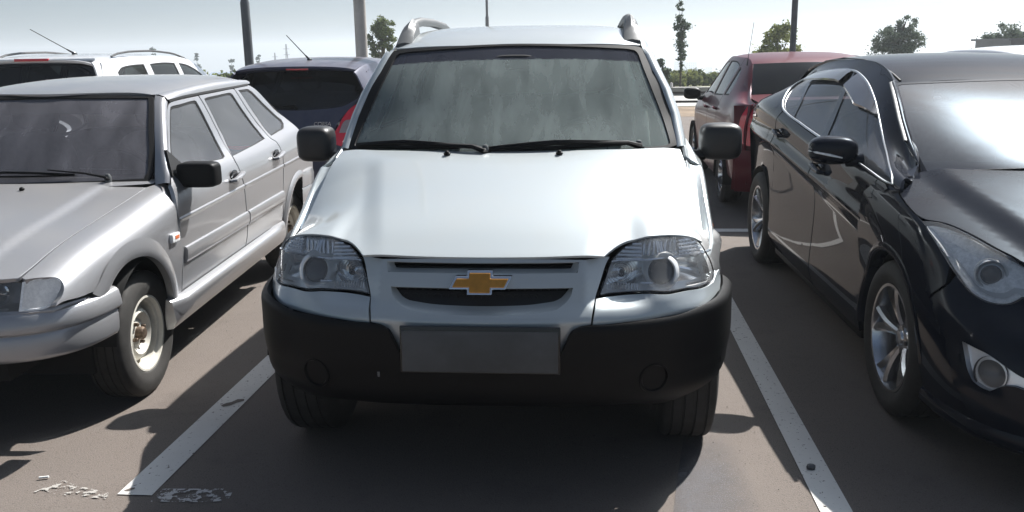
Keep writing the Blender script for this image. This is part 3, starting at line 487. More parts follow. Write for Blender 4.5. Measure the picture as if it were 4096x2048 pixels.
def recess(name, S, outer, inner, depth, m, parent, seg=.02, back='y', corner=34., backmat=None, lip=0., tilt=0.):
    """walls running from an outline on the surface to a smaller one set back from it; optional closed floor"""
    sc = _scale(S, outer); a = smooth_loop(np.array(outer)*sc, seg, corner)/sc; n = len(a)
    b_ = smooth_loop(np.array(inner)*sc, seg*.8, corner)/sc
    def rs(L):
        M = L*sc; d = np.r_[0, np.cumsum(np.linalg.norm(np.roll(M, -1, 0)-M, axis=1))]; t = np.linspace(0, d[-1], n, endpoint=False); X = np.r_[L, L[:1]]
        return np.stack([np.interp(t, d, X[:, 0]), np.interp(t, d, X[:, 1])], 1)
    A, B = rs(a), rs(b_); k = np.argmin(np.linalg.norm((B-A[0])*sc, axis=1)); B = np.roll(B, -k, 0)
    P, Q = S.pt(A)+S.nrm(A)*lip, S.pt(B)
    dv = (-S.nrm(B)*depth) if isinstance(back, str) and back == 'n' else np.array((0, depth, 0) if isinstance(back, str) else back, float)
    Q = Q+dv
    if tilt: Q = Q+np.stack([0*Q[:, 2], tilt*(Q[:, 2].mean()-Q[:, 2]), 0*Q[:, 2]], 1)
    M1 = P*.75+Q*.25-(Q-P)*0; rows = [P, .5*(P+Q)+dv*.08, Q]
    mb = MB(); V = np.concatenate(rows); F = []
    for r in range(2):
        for i in range(n): j = (i+1) % n; F.append((r*n+i, r*n+j, (r+1)*n+j, (r+1)*n+i))
    mb.add(V, F); o = mb.build(name, m, parent, angle=60)
    fl = None
    if backmat:
        c = Q.mean(0); mb = MB(); mb.add(list(Q)+[c], [(i, (i+1) % n, n) for i in range(n)]); fl = mb.build(backmat[0], backmat[1], parent, smooth=False)
    return o, fl
def mirx(pts): return [(-p[0], p[1]) for p in pts]
def sym(pts): """close a left half outline with its mirror image""" ; return list(pts)+[(-p[0], p[1]) for p in reversed(pts) if abs(p[0]) > .02]

# ================================================================= wheels
def tyre_mesh(R, W, rr, grooves=4, n=120, deep=.007):
    """lathed tyre with ring grooves and cross cuts on the shoulders"""
    h = W/2; sw = W*.5+.006; prof = [(rr-.006, h*.72), (rr+.004, h*.80), (rr+.012, h*.93)]; H = R-rr
    prof += [(rr+H*.35, sw), (rr+H*.55, sw+.001), (rr+H*.78, h*.985), (R-.016, h*.93), (R-.008, h*.87), (R-.0035, h*.80)]
    k0 = len(prof)-1; xs = np.linspace(h*.72, -h*.72, grooves*2+1); gw = .0045
    ring = []
    for g in range(grooves):
        x = h*.62-(2*h*.62)*g/(grooves-1) if grooves > 1 else 0
        ring += [(R, x+gw+.001), (R-deep, x+gw-.001), (R-deep, x-gw+.001), (R, x-gw-.001)]
    prof2 = prof+ring; prof3 = prof2+[(r, -x) for r, x in reversed(prof)]
    V = []; F = []; m = len(prof3)
    for k in range(n):
        w = 2*PI*k/n; cut = (k % 4 == 0)
        for i, (r, x) in enumerate(prof3):
            q = r
            if cut and (k0-2 <= i <= k0+1 or m-1-k0-1 <= i <= m-1-k0+2) : q -= deep*.3
            elif cut and r >= R-.001: q -= deep*.4
            V.append((x, q*math.cos(w), q*math.sin(w)))
    for k in range(n):
        for i in range(m-1): k2 = (k+1) % n; F.append((k*m+i, k*m+i+1, k2*m+i+1, k2*m+i))
    return V, F
def wheel(parent, loc, R, W, rr, style, side=1, steer=0., n=120, mats=('rubber', 'alloy'), ph=0.):
    """wheel whose face looks towards side*x"""
    h = holder('wheel', parent, loc, (0, 0, steer+(0 if side > 0 else PI)))
    V, F = tyre_mesh(R, W, rr, n=n); mb = MB(); mb.add(V, F); t = mb.build('tyre', mats[0], h, angle=30)
    s = W/2
    if style == 'steel':
        mb = MB(); mb.lathe([(rr-.004, s*.72), (rr+.007, s*.84), (rr+.006, s*.90), (rr-.004, s*.90), (rr-.010, s*.70), (rr-.022, s*.62), (rr-.026, s*.10), (rr-.034, s*.02)], 64); mb.build('rim', mats[1], h, angle=40)
        mb = MB(); mb.lathe([(rr-.030, s*.00), (rr-.040, s*.22), (rr-.058, s*.50), (rr-.072, s*.56), (rr-.086, s*.44), (rr-.098, s*.26), (.055, s*.30), (.048, s*.34), (.030, s*.34), (.030, s*.05)], 64); mb.build('wheel_disc', mats[1], h, angle=40)
        mb = MB(); mb.lathe([(.03, .0), (.03, s*.62), (.024, s*.72), (.0, s*.74)], 24); mb.build('hub_cap', 'rust_metal', h)
        for k in range(4):
            w = k*PI/2+.4+ph; mb = MB(); mb.lathe([(.009, s*.2), (.009, s*.52), (.006, s*.56), (0, s*.56)], 6, c=(0, .049*math.cos(w), .049*math.sin(w))); mb.build('lug_bolt', 'rust_metal', h, smooth=False)
    else:
        mb = MB(); mb.lathe([(rr-.004, s*.72), (rr+.008, s*.86), (rr+.006, s*.93), (rr-.006, s*.92), (rr-.014, s*.72), (rr-.02, s*.4), (rr-.03, -s*.3), (rr-.03, -s*.8)], 72); mb.build('rim', mats[1], h, angle=40)
        nsp = style
        for k in range(nsp):
            mb = MB(); w0 = 2*PI*k/nsp+ph
            for dd in (-1, 1):                                     # a pair of blades per spoke
                P = []
                for t in np.linspace(0, 1, 7):
                    r = .045+(rr-.012-.045)*t; wc = w0+dd*(.20*t**1.4+.10*(1-t)*.4); hw = (.017+.006*t)/r*.9; x = s*(.74-.32*(1-t)**2+.10*t*t)
                    P.append((r, wc, hw, x))
                rows = []
                for r, wc, hw, x in P:
                    row = [(x-.028, r, wc-hw), (x-.004, r, wc-hw*.95), (x+.006, r, wc+dd*hw*.35), (x-.006, r, wc+hw*.95), (x-.028, r, wc+hw)]
                    rows.append([(q[0], q[1]*math.cos(q[2]), q[1]*math.sin(q[2])) for q in row])
                mb.grid(np.array(rows))
            mb.build('spoke', mats[1], h, angle=25)
        mb = MB(); mb.lathe([(.075, s*.18), (.068, s*.44), (.05, s*.50), (.034, s*.50), (.030, s*.58), (0, s*.60)], 32); mb.build('hub_cap', mats[1], h, angle=30)
        mb = MB(); mb.lathe([(.15, -s*.1), (.15, s*.0), (.07, s*.02), (0, s*.02)], 40); mb.build('brake_disc', 'dark_steel', h)
        for k in range(5):
            w = 2*PI*(k+.5)/5+ph; mb = MB(); mb.lathe([(.011, s*.3), (.011, s*.51), (0, s*.51)], 8, c=(0, .056*math.cos(w), .056*math.sin(w))); mb.build('lug_bolt', 'dark_steel', h)
    mb = MB(); mb.lathe([(rr-.02, -s*.7), (.02, -s*.7)], 32); mb.build('backing_plate', 'black_plastic', h)
    return h
DUST = (.42, .38, .32)
mat('paper', (.7, .7, .68), .8)
mat('paint_silver', (.41, .455, .475), .40, .32, coat=1, coat_rough=.05, dust=(.10, DUST))
mat('paint_grey_silver', (.31, .315, .335), .38, .6, coat=.9, coat_rough=.10, dust=(.10, DUST))
mat('paint_black', (.004, .006, .012), .35, .0, coat=.58, coat_rough=.012, coat_ior=1.42, ior=1.04, dust=(.02, (.40, .42, .46)))
mat('paint_navy', (.008, .016, .055), .35, .2, coat=.6, coat_rough=.03, dust=(.15, (.42, .38, .36)))
mat('paint_burgundy', (.085, .007, .016), .35, .1, coat=.3, coat_ior=1.35, coat_rough=.03, dust=(.02, DUST), ior=1.2)
mat('paint_white', (.72, .73, .74), .35, .25, coat=1, coat_rough=.05, dust=(.05, DUST))
mat('black_plastic', (.0040, .0040, .0045), .5, spec=.18, noise=(30, .2), dust=(.002, DUST), bump=(600, .15))
mat('mirror_plastic', (.012, .012, .013), .42, noise=(30, .2), dust=(.015, DUST), bump=(600, .2))
mat('grey_plastic', (.045, .047, .05), .45, noise=(20, .15), dust=(.05, DUST))
mat('rail_plastic', (.065, .07, .073), .5, dust=(.02, DUST))
mat('gloss_black', (.008, .008, .01), .12)
mat('seal_rubber', (.006, .006, .0065), .6, spec=.2)
mat('rubber', (.020, .019, .018), .75, noise=(14, .3), dust=(.05, (.30, .26, .21)))
mat('alloy', (.50, .51, .53), .22, 1.0, dust=(.08, DUST))
mat('dark_alloy', (.32, .33, .35), .28, .9, dust=(.08, DUST))
mat('steel_cream', (.58, .56, .50), .42, .0, noise=(9, .12), dust=(.12, DUST))
mat('rust_metal', (.12, .085, .06), .6, .6, noise=(60, .5))
mat('dark_steel', (.10, .10, .105), .4, .8)
mat('chrome', (.80, .81, .82), .08, 1.0)
mat('lamp_chrome', (.93, .94, .95), .22, .35, spec=1)
mat('satin_chrome', (.50, .52, .54), .34, .9)
mat('gold', (.62, .27, .035), .30, .75, coat=.6, noise=(25, .12))
mat('plate_grey', (.058, .063, .068), .55, noise=(3, .35))
mat('cabin_grey', (.06, .06, .062), .8)
mat('cabin_dark', (.018, .018, .019), .85)
mat('cabin_lining', (.16, .16, .155), .9)
mat('seat_cloth', (.07, .068, .07), .9, noise=(40, .25))
mat('mesh_black', (.006, .006, .007), .5)
mat('red_lens', (.62, .008, .03), .12, coat=1)
mat('orange_lens', (.65, .16, .05), .15, coat=1)
mat('clear_lens', (.88, .89, .89), .15, coat=1, noise=(60, .2))
mat('mirror_glass', (.6, .62, .64), .03, 1.0)
mat('under_black', (.006, .006, .006), .9)
mat('letter_chrome', (.7, .71, .72), .2, 1.0)
glass('screen_green', (.52, .68, .60), (.34, (.38, .44, .425)))
glass('screen_grey', (.44, .46, .48), (.22, (.42, .41, .45)))
glass('pane_green', (.55, .68, .62), (.05, (.45, .48, .47)), streak=False)
glass('pane_grey', (.34, .37, .39), (.13, (.45, .46, .48)), ior=1.75)
glass('pane_dark', (.10, .11, .13), (.03, (.4, .4, .4)), streak=False)
glass('lens_clear', (.99, .99, .99), (.09, (.95, .96, .96)), streak=False)  # white film here is no dust: brightness put into the lens for the shaded lamps
mat('frost_lens', (.80, .78, .75), .22, coat=1, noise=(70, .12))
mat('smoked', (.02, .02, .022), .12, coat=.5)
glass('screen_tint', (.30, .34, .36), (.08, (.5, .5, .54)), rough=.07, ior=2.4)
glass('screen_band', (.10, .11, .14), (.13, (.22, .23, .29)))
mat('ring_white', (.72, .73, .73), .25, .2, coat=.5)
mat('grey_lens', (.30, .25, .26), .2, coat=1)
mat('lamp_grey', (.46, .47, .48), .3, .3)
mat('mirror_chrome', (.88, .90, .91), .18, 1.0)
mat('rib_chrome', (.90, .91, .92), .16, .7, coat=.5)
# ================================================================= ground and markings
def asphalt_mat():
    m = bpy.data.materials.new('asphalt'); m.use_nodes = True; nt = m.node_tree; N = nt.nodes.new; L = nt.links.new; b = nt.nodes['Principled BSDF']
    tc = N('ShaderNodeTexCoord'); gp = tc.outputs['Object']
    def noise(sc, det, ro=.6): n = N('ShaderNodeTexNoise'); n.inputs['Scale'].default_value = sc; n.inputs['Detail'].default_value = det; n.inputs['Roughness'].default_value = ro; L(gp, n.inputs['Vector']); return n.outputs['Fac']
    def ramp(f, a, b_, c, d): r = N('ShaderNodeMapRange'); L(f, r.inputs[0]); [setattr(r.inputs[i+1], 'default_value', v) for i, v in enumerate((a, b_, c, d))]; return r.outputs[0]
    def mix(f, a, b_): x = N('ShaderNodeMix'); x.data_type = 'RGBA'; L(f, x.inputs['Factor']) if not isinstance(f, float) else setattr(x.inputs['Factor'], 'default_value', f); [(L(q, x.inputs[k]) if not isinstance(q, tuple) else setattr(x.inputs[k], 'default_value', (*q, 1))) for q, k in ((a, 'A'), (b_, 'B'))]; return x.outputs['Result']
    c = mix(ramp(noise(.9, 6), .35, .7, 0, 1), (.097, .082, .073), (.128, .108, .095))
    c = mix(ramp(noise(260, 3), .40, .62, 0, 1), c, (.165, .140, .123)); c2 = N('ShaderNodeTexVoronoi'); c2.inputs['Scale'].default_value = 70; L(gp, c2.inputs['Vector'])
    c = mix(ramp(c2.outputs['Distance'], .0, .30, .8, 0.), c, (.060, .052, .047))
    c = mix(ramp(noise(38, 4), .66, .74, 0, .75), c, (.055, .047, .042)); c = mix(ramp(noise(7, 5), .58, .75, 0, .35), c, (.17, .143, .124))
    c = mix(ramp(noise(2.3, 7, .7), .56, .70, 0, .35), c, (.062, .052, .047)); c = mix(ramp(noise(.55, 8, .72), .55, .72, 0, .30), c, (.175, .148, .128))
    L(c, b.inputs['Base Color']); b.inputs['Roughness'].default_value = .88; b.inputs['Specular IOR Level'].default_value = .3
    bp = N('ShaderNodeBump'); bp.inputs['Strength'].default_value = .6; bp.inputs['Distance'].default_value = .004; L(noise(150, 4), bp.inputs['Height']); L(bp.outputs[0], b.inputs['Normal']); MATS['asphalt'] = m
def worn_mat(name, colr, cover, scale=30., rough=.7, soft=.03, amax=1.):
    """paint or stain worn through in flakes: the gaps are open"""
    m = bpy.data.materials.new(name); m.use_nodes = True; nt = m.node_tree; N = nt.nodes.new; L = nt.links.new; b = nt.nodes['Principled BSDF']; b.inputs['Roughness'].default_value = rough
    tc = N('ShaderNodeTexCoord'); b.inputs['Specular IOR Level'].default_value = .2; n = N('ShaderNodeTexNoise'); n.inputs['Scale'].default_value = scale; n.inputs['Detail'].default_value = 7; n.inputs['Roughness'].default_value = .68; L(tc.outputs['Object'], n.inputs['Vector'])
    n2 = N('ShaderNodeTexNoise'); n2.inputs['Scale'].default_value = 5; n2.inputs['Detail'].default_value = 5; L(tc.outputs['Object'], n2.inputs['Vector'])
    mx = N('ShaderNodeMix'); mx.data_type = 'RGBA'; L(n2.outputs['Fac'], mx.inputs['Factor']); mx.inputs['A'].default_value = (*[c*.82 for c in colr], 1); mx.inputs['B'].default_value = (*colr, 1); L(mx.outputs['Result'], b.inputs['Base Color'])
    r = N('ShaderNodeMapRange'); r.inputs[1].default_value = cover; r.inputs[2].default_value = cover+soft; r.inputs[3].default_value = amax; r.inputs[4].default_value = 0; L(n.outputs['Fac'], r.inputs[0]); al = r.outputs[0]
    if amax < 1:                                        # a stain thins out towards its edges
        sx = N('ShaderNodeSeparateXYZ'); L(tc.outputs['Generated'], sx.inputs[0])
        for ax_ in 'XY':
            a1 = N('ShaderNodeMath'); a1.operation = 'SUBTRACT'; a1.inputs[1].default_value = .5; L(sx.outputs[ax_], a1.inputs[0]); a2 = N('ShaderNodeMath'); a2.operation = 'ABSOLUTE'; L(a1.outputs[0], a2.inputs[0])
            a3 = N('ShaderNodeMapRange'); a3.interpolation_type = 'SMOOTHSTEP'; a3.inputs[1].default_value = .12; a3.inputs[2].default_value = .5; a3.inputs[3].default_value = 1; a3.inputs[4].default_value = 0; L(a2.outputs[0], a3.inputs[0])
            a4 = N('ShaderNodeMath'); a4.operation = 'MULTIPLY'; L(al, a4.inputs[0]); L(a3.outputs[0], a4.inputs[1]); al = a4.outputs[0]
    L(al, b.inputs['Alpha']); MATS[name] = m
def sheet(name, poly, z, m, kind='structure', label=None, cat=None, parent=None):
    mb = MB(); mb.add([(x, y, z) for x, y in poly], [tuple(range(len(poly)))]); o = mb.build(name, m, parent, smooth=False)
    if o.data.polygons[0].normal.z < 0: o.data.flip_normals()
    if kind: o['kind'] = kind
    if label: tag(o, label, cat)
    return o
def build_ground():
    asphalt_mat(); worn_mat('line_paint', (.62, .60, .575), .615, 48); worn_mat('worn_paint', (.55, .53, .51), .47, 30); worn_mat('faint_paint', (.36, .34, .315), .46, 30); worn_mat('grey_stain', (.155, .150, .156), .30, 5, .9, .6, .9)
    mat('dirt', (.20, .145, .095), .95, noise=(1.2, .3)); mat('grass_dry', (.16, .15, .06), .95, noise=(.35, .4, (.09, .12, .035)))
    sheet('asphalt', [(-60, -12), (60, -12), (60, 21), (-60, 21)], 0, 'asphalt')
    def strip(x0, y0, x1, y1, w): 
        d = Vector((x1-x0, y1-y0)).normalized(); n = Vector((d.y, -d.x))*w/2; return [(x0+n.x, y0+n.y), (x1+n.x, y1+n.y), (x1-n.x, y1-n.y), (x0-n.x, y0-n.y)]
    lines = [(-1.612, 2.835, -1.565, 7.6, .128), (.822, 2.85, .818, 7.6, .108), (3.26, 2.85, 3.25, 7.6, .11), (-4.06, 2.85, -4.02, 7.6, .12), (-60, 7.68, 60, 7.68, .13)]
    lines += [(x, 7.78, x, 12.4, .11) for x in (-8.9, -6.45, -4.0, -1.56, .83, 3.27, 5.7, 8.1)]
    for l in lines: sheet('parking_line', strip(*l), .004, 'line_paint')
    sheet('parking_line', [(-1.53, 2.79), (-1.26, 2.80), (-1.27, 2.90), (-1.53, 2.885)], .004, 'worn_paint'); sheet('parking_line', [(-1.99, 2.835), (-1.70, 2.80), (-1.70, 2.84), (-1.88, 2.90), (-1.93, 2.93)], .004, 'faint_paint')
    sheet('asphalt_stain', [(.20, 2.2), (.56, 2.2), (.60, 2.85), (.60, 3.6), (.40, 3.6), (.32, 3.1), (.27, 2.75)], .0045, 'grey_stain')
    sheet('worn_patch', [(-1.632, 3.66), (-1.618, 3.69), (-1.60, 3.70), (-1.585, 3.735), (-1.555, 3.74), (-1.548, 3.715), (-1.575, 3.69), (-1.59, 3.66), (-1.615, 3.645)], .006, 'asphalt'); sheet('worn_patch', [(-1.665, 2.86), (-1.650, 2.88), (-1.635, 2.885), (-1.63, 2.872), (-1.648, 2.858)], .006, 'asphalt')
    # verge and the land falling away beyond the lot
    mb = MB(); ys = [21, 24, 30, 40, 60, 100, 200, 400, 800, 1500]; zs = [-.02, -.03, -.06, -.2, -.6, -2.0, -7.5, -16, -33, -60]
    xs = np.r_[-1200, -600, -300, -150, np.linspace(-80, 80, 17), 150, 300, 600, 1200]
    mb.grid(np.array([[(x*(1+y/900.), y, z) for x in xs] for y, z in zip(ys, zs)])); o = mb.build('terrain', 'grass_dry', None); o['kind'] = 'structure'
    o.data.flip_normals() if o.data.polygons[0].normal.z < 0 else None
    sheet('verge', [(-60, 20.6), (60, 20.6), (60, 24), (-60, 24)], .003, 'dirt')
# ================================================================= silver off-roader, nose towards the camera
def yz2uv(S, pts, sgn=1):
    """(y, z) on a side skin -> surface coordinates"""
    out = []; vs = np.linspace(S.v[0], S.v[1], 160)
    for y, z in pts:
        zz = S.P(np.full(160, y), vs)[:, 2]; out.append((y, float(np.interp(z, zz, vs))))
    return out
def arc(cy, cz, r, a0, a1, n=14): return [(cy+r*math.cos(math.radians(a)), cz+r*math.sin(math.radians(a))) for a in np.linspace(a0, a1, n)]
def pane_set(S, outline, parent, frame=.018, glassmat='pane_green', step=.05, door=None, name='side_window'):
    """window in a door: rubber frame with the pane as its child"""
    sc = _scale(S, outline); A = np.array([p[:2] for p in outline], float)*sc
    inner = _offset(smooth_loop(A, .03), frame)/sc
    fr = panel(name, S, outline, 'seal_rubber', door or parent, [inner[::2]], step=.03, off=-.004, skirt=.012, gap=0)
    panel('pane', S, inner[::2], glassmat, fr, step=step, off=-.007, skirt=0, gap=0)
    return fr
def cabin(parent, w, ydash, yseat, yback, zfl, zs, zdash, zroof, wheel_side=1, light='cabin_grey'):
    """dash, steering wheel, two front seats with head rests, rear bench, floor"""
    mb = MB(); n = 9; rows = []
    for y, z in [(ydash-.16, zdash-.05), (ydash-.02, zdash), (ydash+.16, zdash+.0), (ydash+.26, zdash-.07), (ydash+.28, zdash-.35)]: rows.append([(x, y+.10*abs(x/w)**2, z) for x in np.linspace(-w, w, n)])
    mb.grid(np.array(rows)); mb.build('dashboard', light, parent)
    mb = MB(); c = Vector((wheel_side*.36, ydash+.36, zdash-.03)); ax = Vector((0, .85, .5)).normalized(); e = Vector((1, 0, 0)); f = ax.cross(e)
    mb.tube([c+e*.185*math.cos(t)+f*.185*math.sin(t) for t in np.linspace(0, 2*PI, 40)], .014, 8, cap=False)
    for t in (0, PI, -PI/2): mb.tube([c, c+e*.18*math.cos(t)+f*.18*math.sin(t)], .016, 6)
    mb.sph(c, (.06, .03, .05)); mb.build('steering_wheel', 'cabin_dark', parent)
    for sx in (-1, 1):
        mb = MB(); mb.sph((sx*.36, yseat+.22, zs-.30), (.25, .27, .09), .5); mb.sph((sx*.36, yseat+.50, zs-.02), (.24, .085, .33), .55); st = mb.build('front_seat', 'seat_cloth', parent)
        mb = MB(); mb.sph((sx*.36, yseat+.56, zs+.40), (.13, .05, .085), .6); mb.tube([(sx*.36-.05, yseat+.54, zs+.28), (sx*.36-.05, yseat+.56, zs+.36)], .008, 6); mb.tube([(sx*.36+.05, yseat+.54, zs+.28), (sx*.36+.05, yseat+.56, zs+.36)], .008, 6); mb.build('head_rest', 'seat_cloth', st)
    mb = MB(); mb.sph((0, yback-.2, zs-.30), (w*.86, .25, .10), .4); mb.sph((0, yback+.05, zs-.02), (w*.84, .09, .30), .4); mb.build('rear_bench', 'seat_cloth', parent)
    mb = MB(); mb.box((0, (ydash+yback)/2+.3, zfl), (w*1.9, yback-ydash+1.0, .03)); mb.build('cabin_floor', 'cabin_dark', parent)
def superbox_mirror(parent, c, d, side, matname='mirror_plastic', arm=None, rot=0., e=.45, glassy=True):
    """door mirror: rounded shell with its foot and the glass on the far face"""
    mb = MB(); mb.sph((0, 0, 0), d, e, 28, 18)
    V = [Vector(v) for v in mb.V]
    for i, v in enumerate(V):
        if v.y > d[1]*.62: v.y = d[1]*.62
    mb.V = [tuple(Matrix.Rotation(rot, 3, 'Z') @ v+Vector(c)) for v in V]; sh = mb.build('door_mirror', matname, parent)
    if arm is not None:
        mb = MB(); mb.tube([Vector(c)+Vector((-side*d[0]*.75, .01, -d[2]*.55)), (Vector(c)+Vector(arm))*.5+Vector((0, .0, -.03)), arm], [.035, .035, .045], 12, flat=.75); mb.build('mirror_foot', matname, sh)
    if glassy:
        mb = MB(); mb.sph((0, 0, 0), (d[0]*.86, .004, d[2]*.84), e); mb.V = [tuple(Matrix.Rotation(rot, 3, 'Z') @ (Vector(v)+Vector((0, d[1]*.63, 0)))+Vector(c)) for v in mb.V]; mb.build('mirror_glass', 'mirror_glass', sh)
    return sh
def wiper(parent, S, base, mid, tip, bl0, bl1, m='black_plastic', up=.012, armcol='rail_plastic', r=1., lo=1.):
    """arm from its pivot to the blade, blade lying on the screen; points in screen coordinates (x, z)"""
    P = lambda q, o: Vector(S.pt([q])[0]+S.nrm([q])[0]*o)
    mb = MB(); mb.tube([P(base, .02*lo), P(base, .035*lo), P(mid, .045*lo), P(tip, .035*lo)], [.013*r, .012*r, .009*r, .006*r], 8, flat=.6); w = mb.build('wiper', m, parent)
    L = [np.array(bl0)+(np.array(bl1)-np.array(bl0))*t for t in np.linspace(0, 1, 9)]
    mb = MB(); mb.tube([P((q[0], q[1]+.010*math.sin(PI*t)), .010+.012*(1-abs(2*t-1))) for q, t in zip(L, np.linspace(0, 1, 9))], .0065*r, 6); mb.tube([P(q, .006) for q in L], .005*r, 6); mb.build('wiper_blade', m, w)
    mb = MB(); mb.lathe([(.016, -.012), (.017, .02), (.010, .034), (0, .036)], 14, axis='z', c=P(base, .004)); mb.build('wiper_pivot', armcol, w)
    return w

def wheel_liner(parent, c, r, x0, x1):
    mb = MB(); mb.grid(np.array([[(c[0]+x, c[1]+r*math.cos(a), c[2]+r*math.sin(a)) for a in np.linspace(.14, PI-.14, 22)] for x in (x0, x1)])); return mb.build('wheel_liner', 'under_black', parent)
def build_niva():
    car = thing('parked_car', 'silver off-road car facing the camera with a gold cross emblem, black bumper and roof rails', 'car', (-.3694, 2.8669, 0), 0)
    FR, HO, WS, RO, SI, BU = [SURF['niva', k] for k in ('front', 'hood', 'ws', 'roof', 'side', 'bumper')]
    PT = 'paint_silver'
    # --- bonnet
    half = [(0, .120), (-.2, .124), (-.405, .138)]+OUT['n_hoodlamp'][1:4]+[(-.498, .243), (-.522, .252), (-.55, .258), (-.58, .266), (-.613, .282), (-.646, .300), (-.681, .320), (-.71, .337), (-.73, .347), (-.748, .355), (-.762, .368), (-.773, .41), (-.777, .5), (-.778, .65), (-.777, .8), (-.768, 1.0), (-.758, 1.18), (-.70, 1.165), (-.55, 1.10), (-.35, 1.055), (-.15, 1.033), (0, 1.03)]
    hood = panel('bonnet', HO, half[1:-1]+[(0, 1.03)]+mirx(half[1:-1])[::-1]+[(0, .120)], PT, car, step=.018, skirt=.008, gap=.001)
    for x in (-.245, .235):
        p = Vector(HO.pt([(x, .985)])[0]); mb = MB(); mb.sph(p+Vector((0, 0, .006)), (.016, .012, .008)); mb.sph(p+Vector((0, -.006, .014)), (.009, .009, .007)); mb.build('washer_nozzle', 'black_plastic', hood)
    # --- front panel with the two grille mouths
    cpl = [(-.421, .800), (-.405, .758), (-.394, .729), (-.388, .712), (-.379, .68), (-.3735, .655), (-.372, .633)]+OUT['n_center'][8:17]
    up, lo = OUT['n_grille_up'], OUT['n_grille_lo']; cl = lambda L, i: L[:i]
    UPo = [(-.330, .822), (-.329, .807), (-.325, .789), (-.305, .789), (-.172, .789), (0, .789)]; UPi = [(-.306, .822), (-.305, .81), (-.302, .798), (-.285, .797), (-.172, .798), (0, .799)]
    LOo = [(-.310, .745)]+[(x, z) for x, z in lo[1:8]]+[(0, .666)]; LOi = [(-.301, .743)]+OUT['n_grille_lo_in'][1:8]+[(0, .685)]
    S2 = lambda L: L[:-1]+[(0, L[-1][1])]+mirx(L[:-1])[::-1]
    pan = panel('front_panel', FR, [(0, .836), (-.2, .834), (-.437, .826)]+cpl+mirx(cpl)[::-1]+[(.437, .826), (.2, .834)], PT, car, [S2(UPo), S2(LOo)], step=.016, skirt=.006, gap=.002, corner=24)
    for nm, o_, i_ in (('upper', UPo, UPi), ('lower', LOo, LOi)):
        w, fl = recess('grille_surround', FR, S2(o_), S2([(x*1.012, z) for x, z in i_]), .028, PT, pan, corner=24)
        g = panel('grille_mesh', FR, [(x*1.04, z) for x, z in S2(i_)], 'mesh_black', pan, step=.05, off=-.042, skirt=0, gap=0)
        # honeycomb bars
        mb = MB(); xs = [p[0] for p in S2(i_)]; zs = [p[1] for p in S2(i_)]; poly = np.array(S2(i_))*[1, 1]; s = .0155; r = 0
        for iz in range(int((max(zs)-min(zs))/(s*1.5))+2):
            for ix in range(-int(.33/(s*1.732))-1, int(.33/(s*1.732))+2):
                cx_ = (ix+.5*(iz % 2))*s*1.732; cz_ = min(zs)+iz*s*1.5
                if not _inside(np.array([[cx_, cz_]]), poly)[0]: continue
                for a in (30, 90, 150):
                    p = (cx_+s*math.cos(math.radians(a-30)), cz_+s*math.sin(math.radians(a-30))); q = (cx_+s*math.cos(math.radians(a+30)), cz_+s*math.sin(math.radians(a+30)))
                    y = float(niva_front(np.array([cx_]), np.array([cz_]))[0])+.030; mb.tube([(p[0], y, p[1]), (q[0], y, q[1])], .0022, 4, cap=False)
        o = mb.build('grille_bars', 'mesh_black', pan, smooth=False); o['kind'] = 'stuff'
    # --- emblem: gold cross in a chrome border
    bow = [(-.045, .804), (.042, .804), (.042, .787), (.108, .787), (.086, .747), (.042, .747), (.042, .731), (-.043, .731), (-.043, .747), (-.106, .747), (-.084, .787), (-.045, .787)]
    yb0 = float(niva_front(np.array([0.]), np.array([.767]))[0])
    mb = MB()
    mb.prism(bow, 'y', -.002, -.022); mb.V = [(v[0], v[1]+yb0+(v[2]-.767)*.62, v[2]) for v in mb.V]; em = mb.build('emblem_border', 'chrome', car, smooth=False, bevel=.0035)
    ins = list(_offset(np.array(bow), .0075)); mb = MB(); mb.prism([tuple(p) for p in ins], 'y', -.012, -.026); mb.V = [(v[0], v[1]+yb0+(v[2]-.767)*.62, v[2]) for v in mb.V]; mb.build('emblem', 'gold', em, smooth=False, bevel=.003)
    # --- lamps
    lamp = [(-.395, .708), (-.408, .741), (-.420, .771), (-.431, .799), (-.446, .824)]+[p for p in OUT['n_lamp'][5:22]]+[(-.806, .7055), (-.772, .704), (-.748, .703)]+OUT['n_lamp'][26:32]+[(-.512, .713), (-.476, .710), (-.439, .708)]
    lg = np.array(lamp); cen = np.array([-.61, .785])
    def shear(mb): mb.V = [(v[0], v[1]+(v[2]-.768)*.5, v[2]) for v in mb.V]
    for side in (-1, 1):
        M = lambda L: [(p[0]*(1 if side < 0 else -1), p[1]) for p in L]
        hd = holder('headlight', car)
        inn = [tuple(cen+(p-cen)*.93) for p in lg]
        recess('lamp_surround', FR, M(lamp), M([tuple(cen+(p-cen)*.965) for p in lg]), .012, 'gloss_black', hd, lip=-.001)
        recess('reflector', FR, M([tuple(cen+(p-cen)*.965) for p in lg]), M([tuple(cen+(p-cen)*.88) for p in lg]), .060, 'lamp_chrome', hd, lip=-.012, backmat=('reflector_back', 'mirror_chrome'), tilt=.42)
        panel('lens', FR, M([tuple(cen+(p-cen)*.965) for p in lg]), 'lens_clear', hd, step=.03, off=.001, skirt=0, gap=0)
        sx = side*.612; yf = float(niva_front(np.array([sx]), np.array([.771]))[0])
        mb = MB(); mb.lathe([(.066, .075), (.064, .045), (.058, .028), (.050, .022), (.0455, .026), (.0445, .05)], 48, axis='y', c=(sx, yf-.006, .768)); shear(mb); mb.build('projector_ring', 'ring_white', hd)
        mb = MB(); mb.lathe([(.0445, .046), (.036, .034), (.02, .027), (0, .025)], 40, axis='y', c=(sx, yf-.006, .768)); shear(mb); mb.build('projector_lens', 'gloss_black', hd)
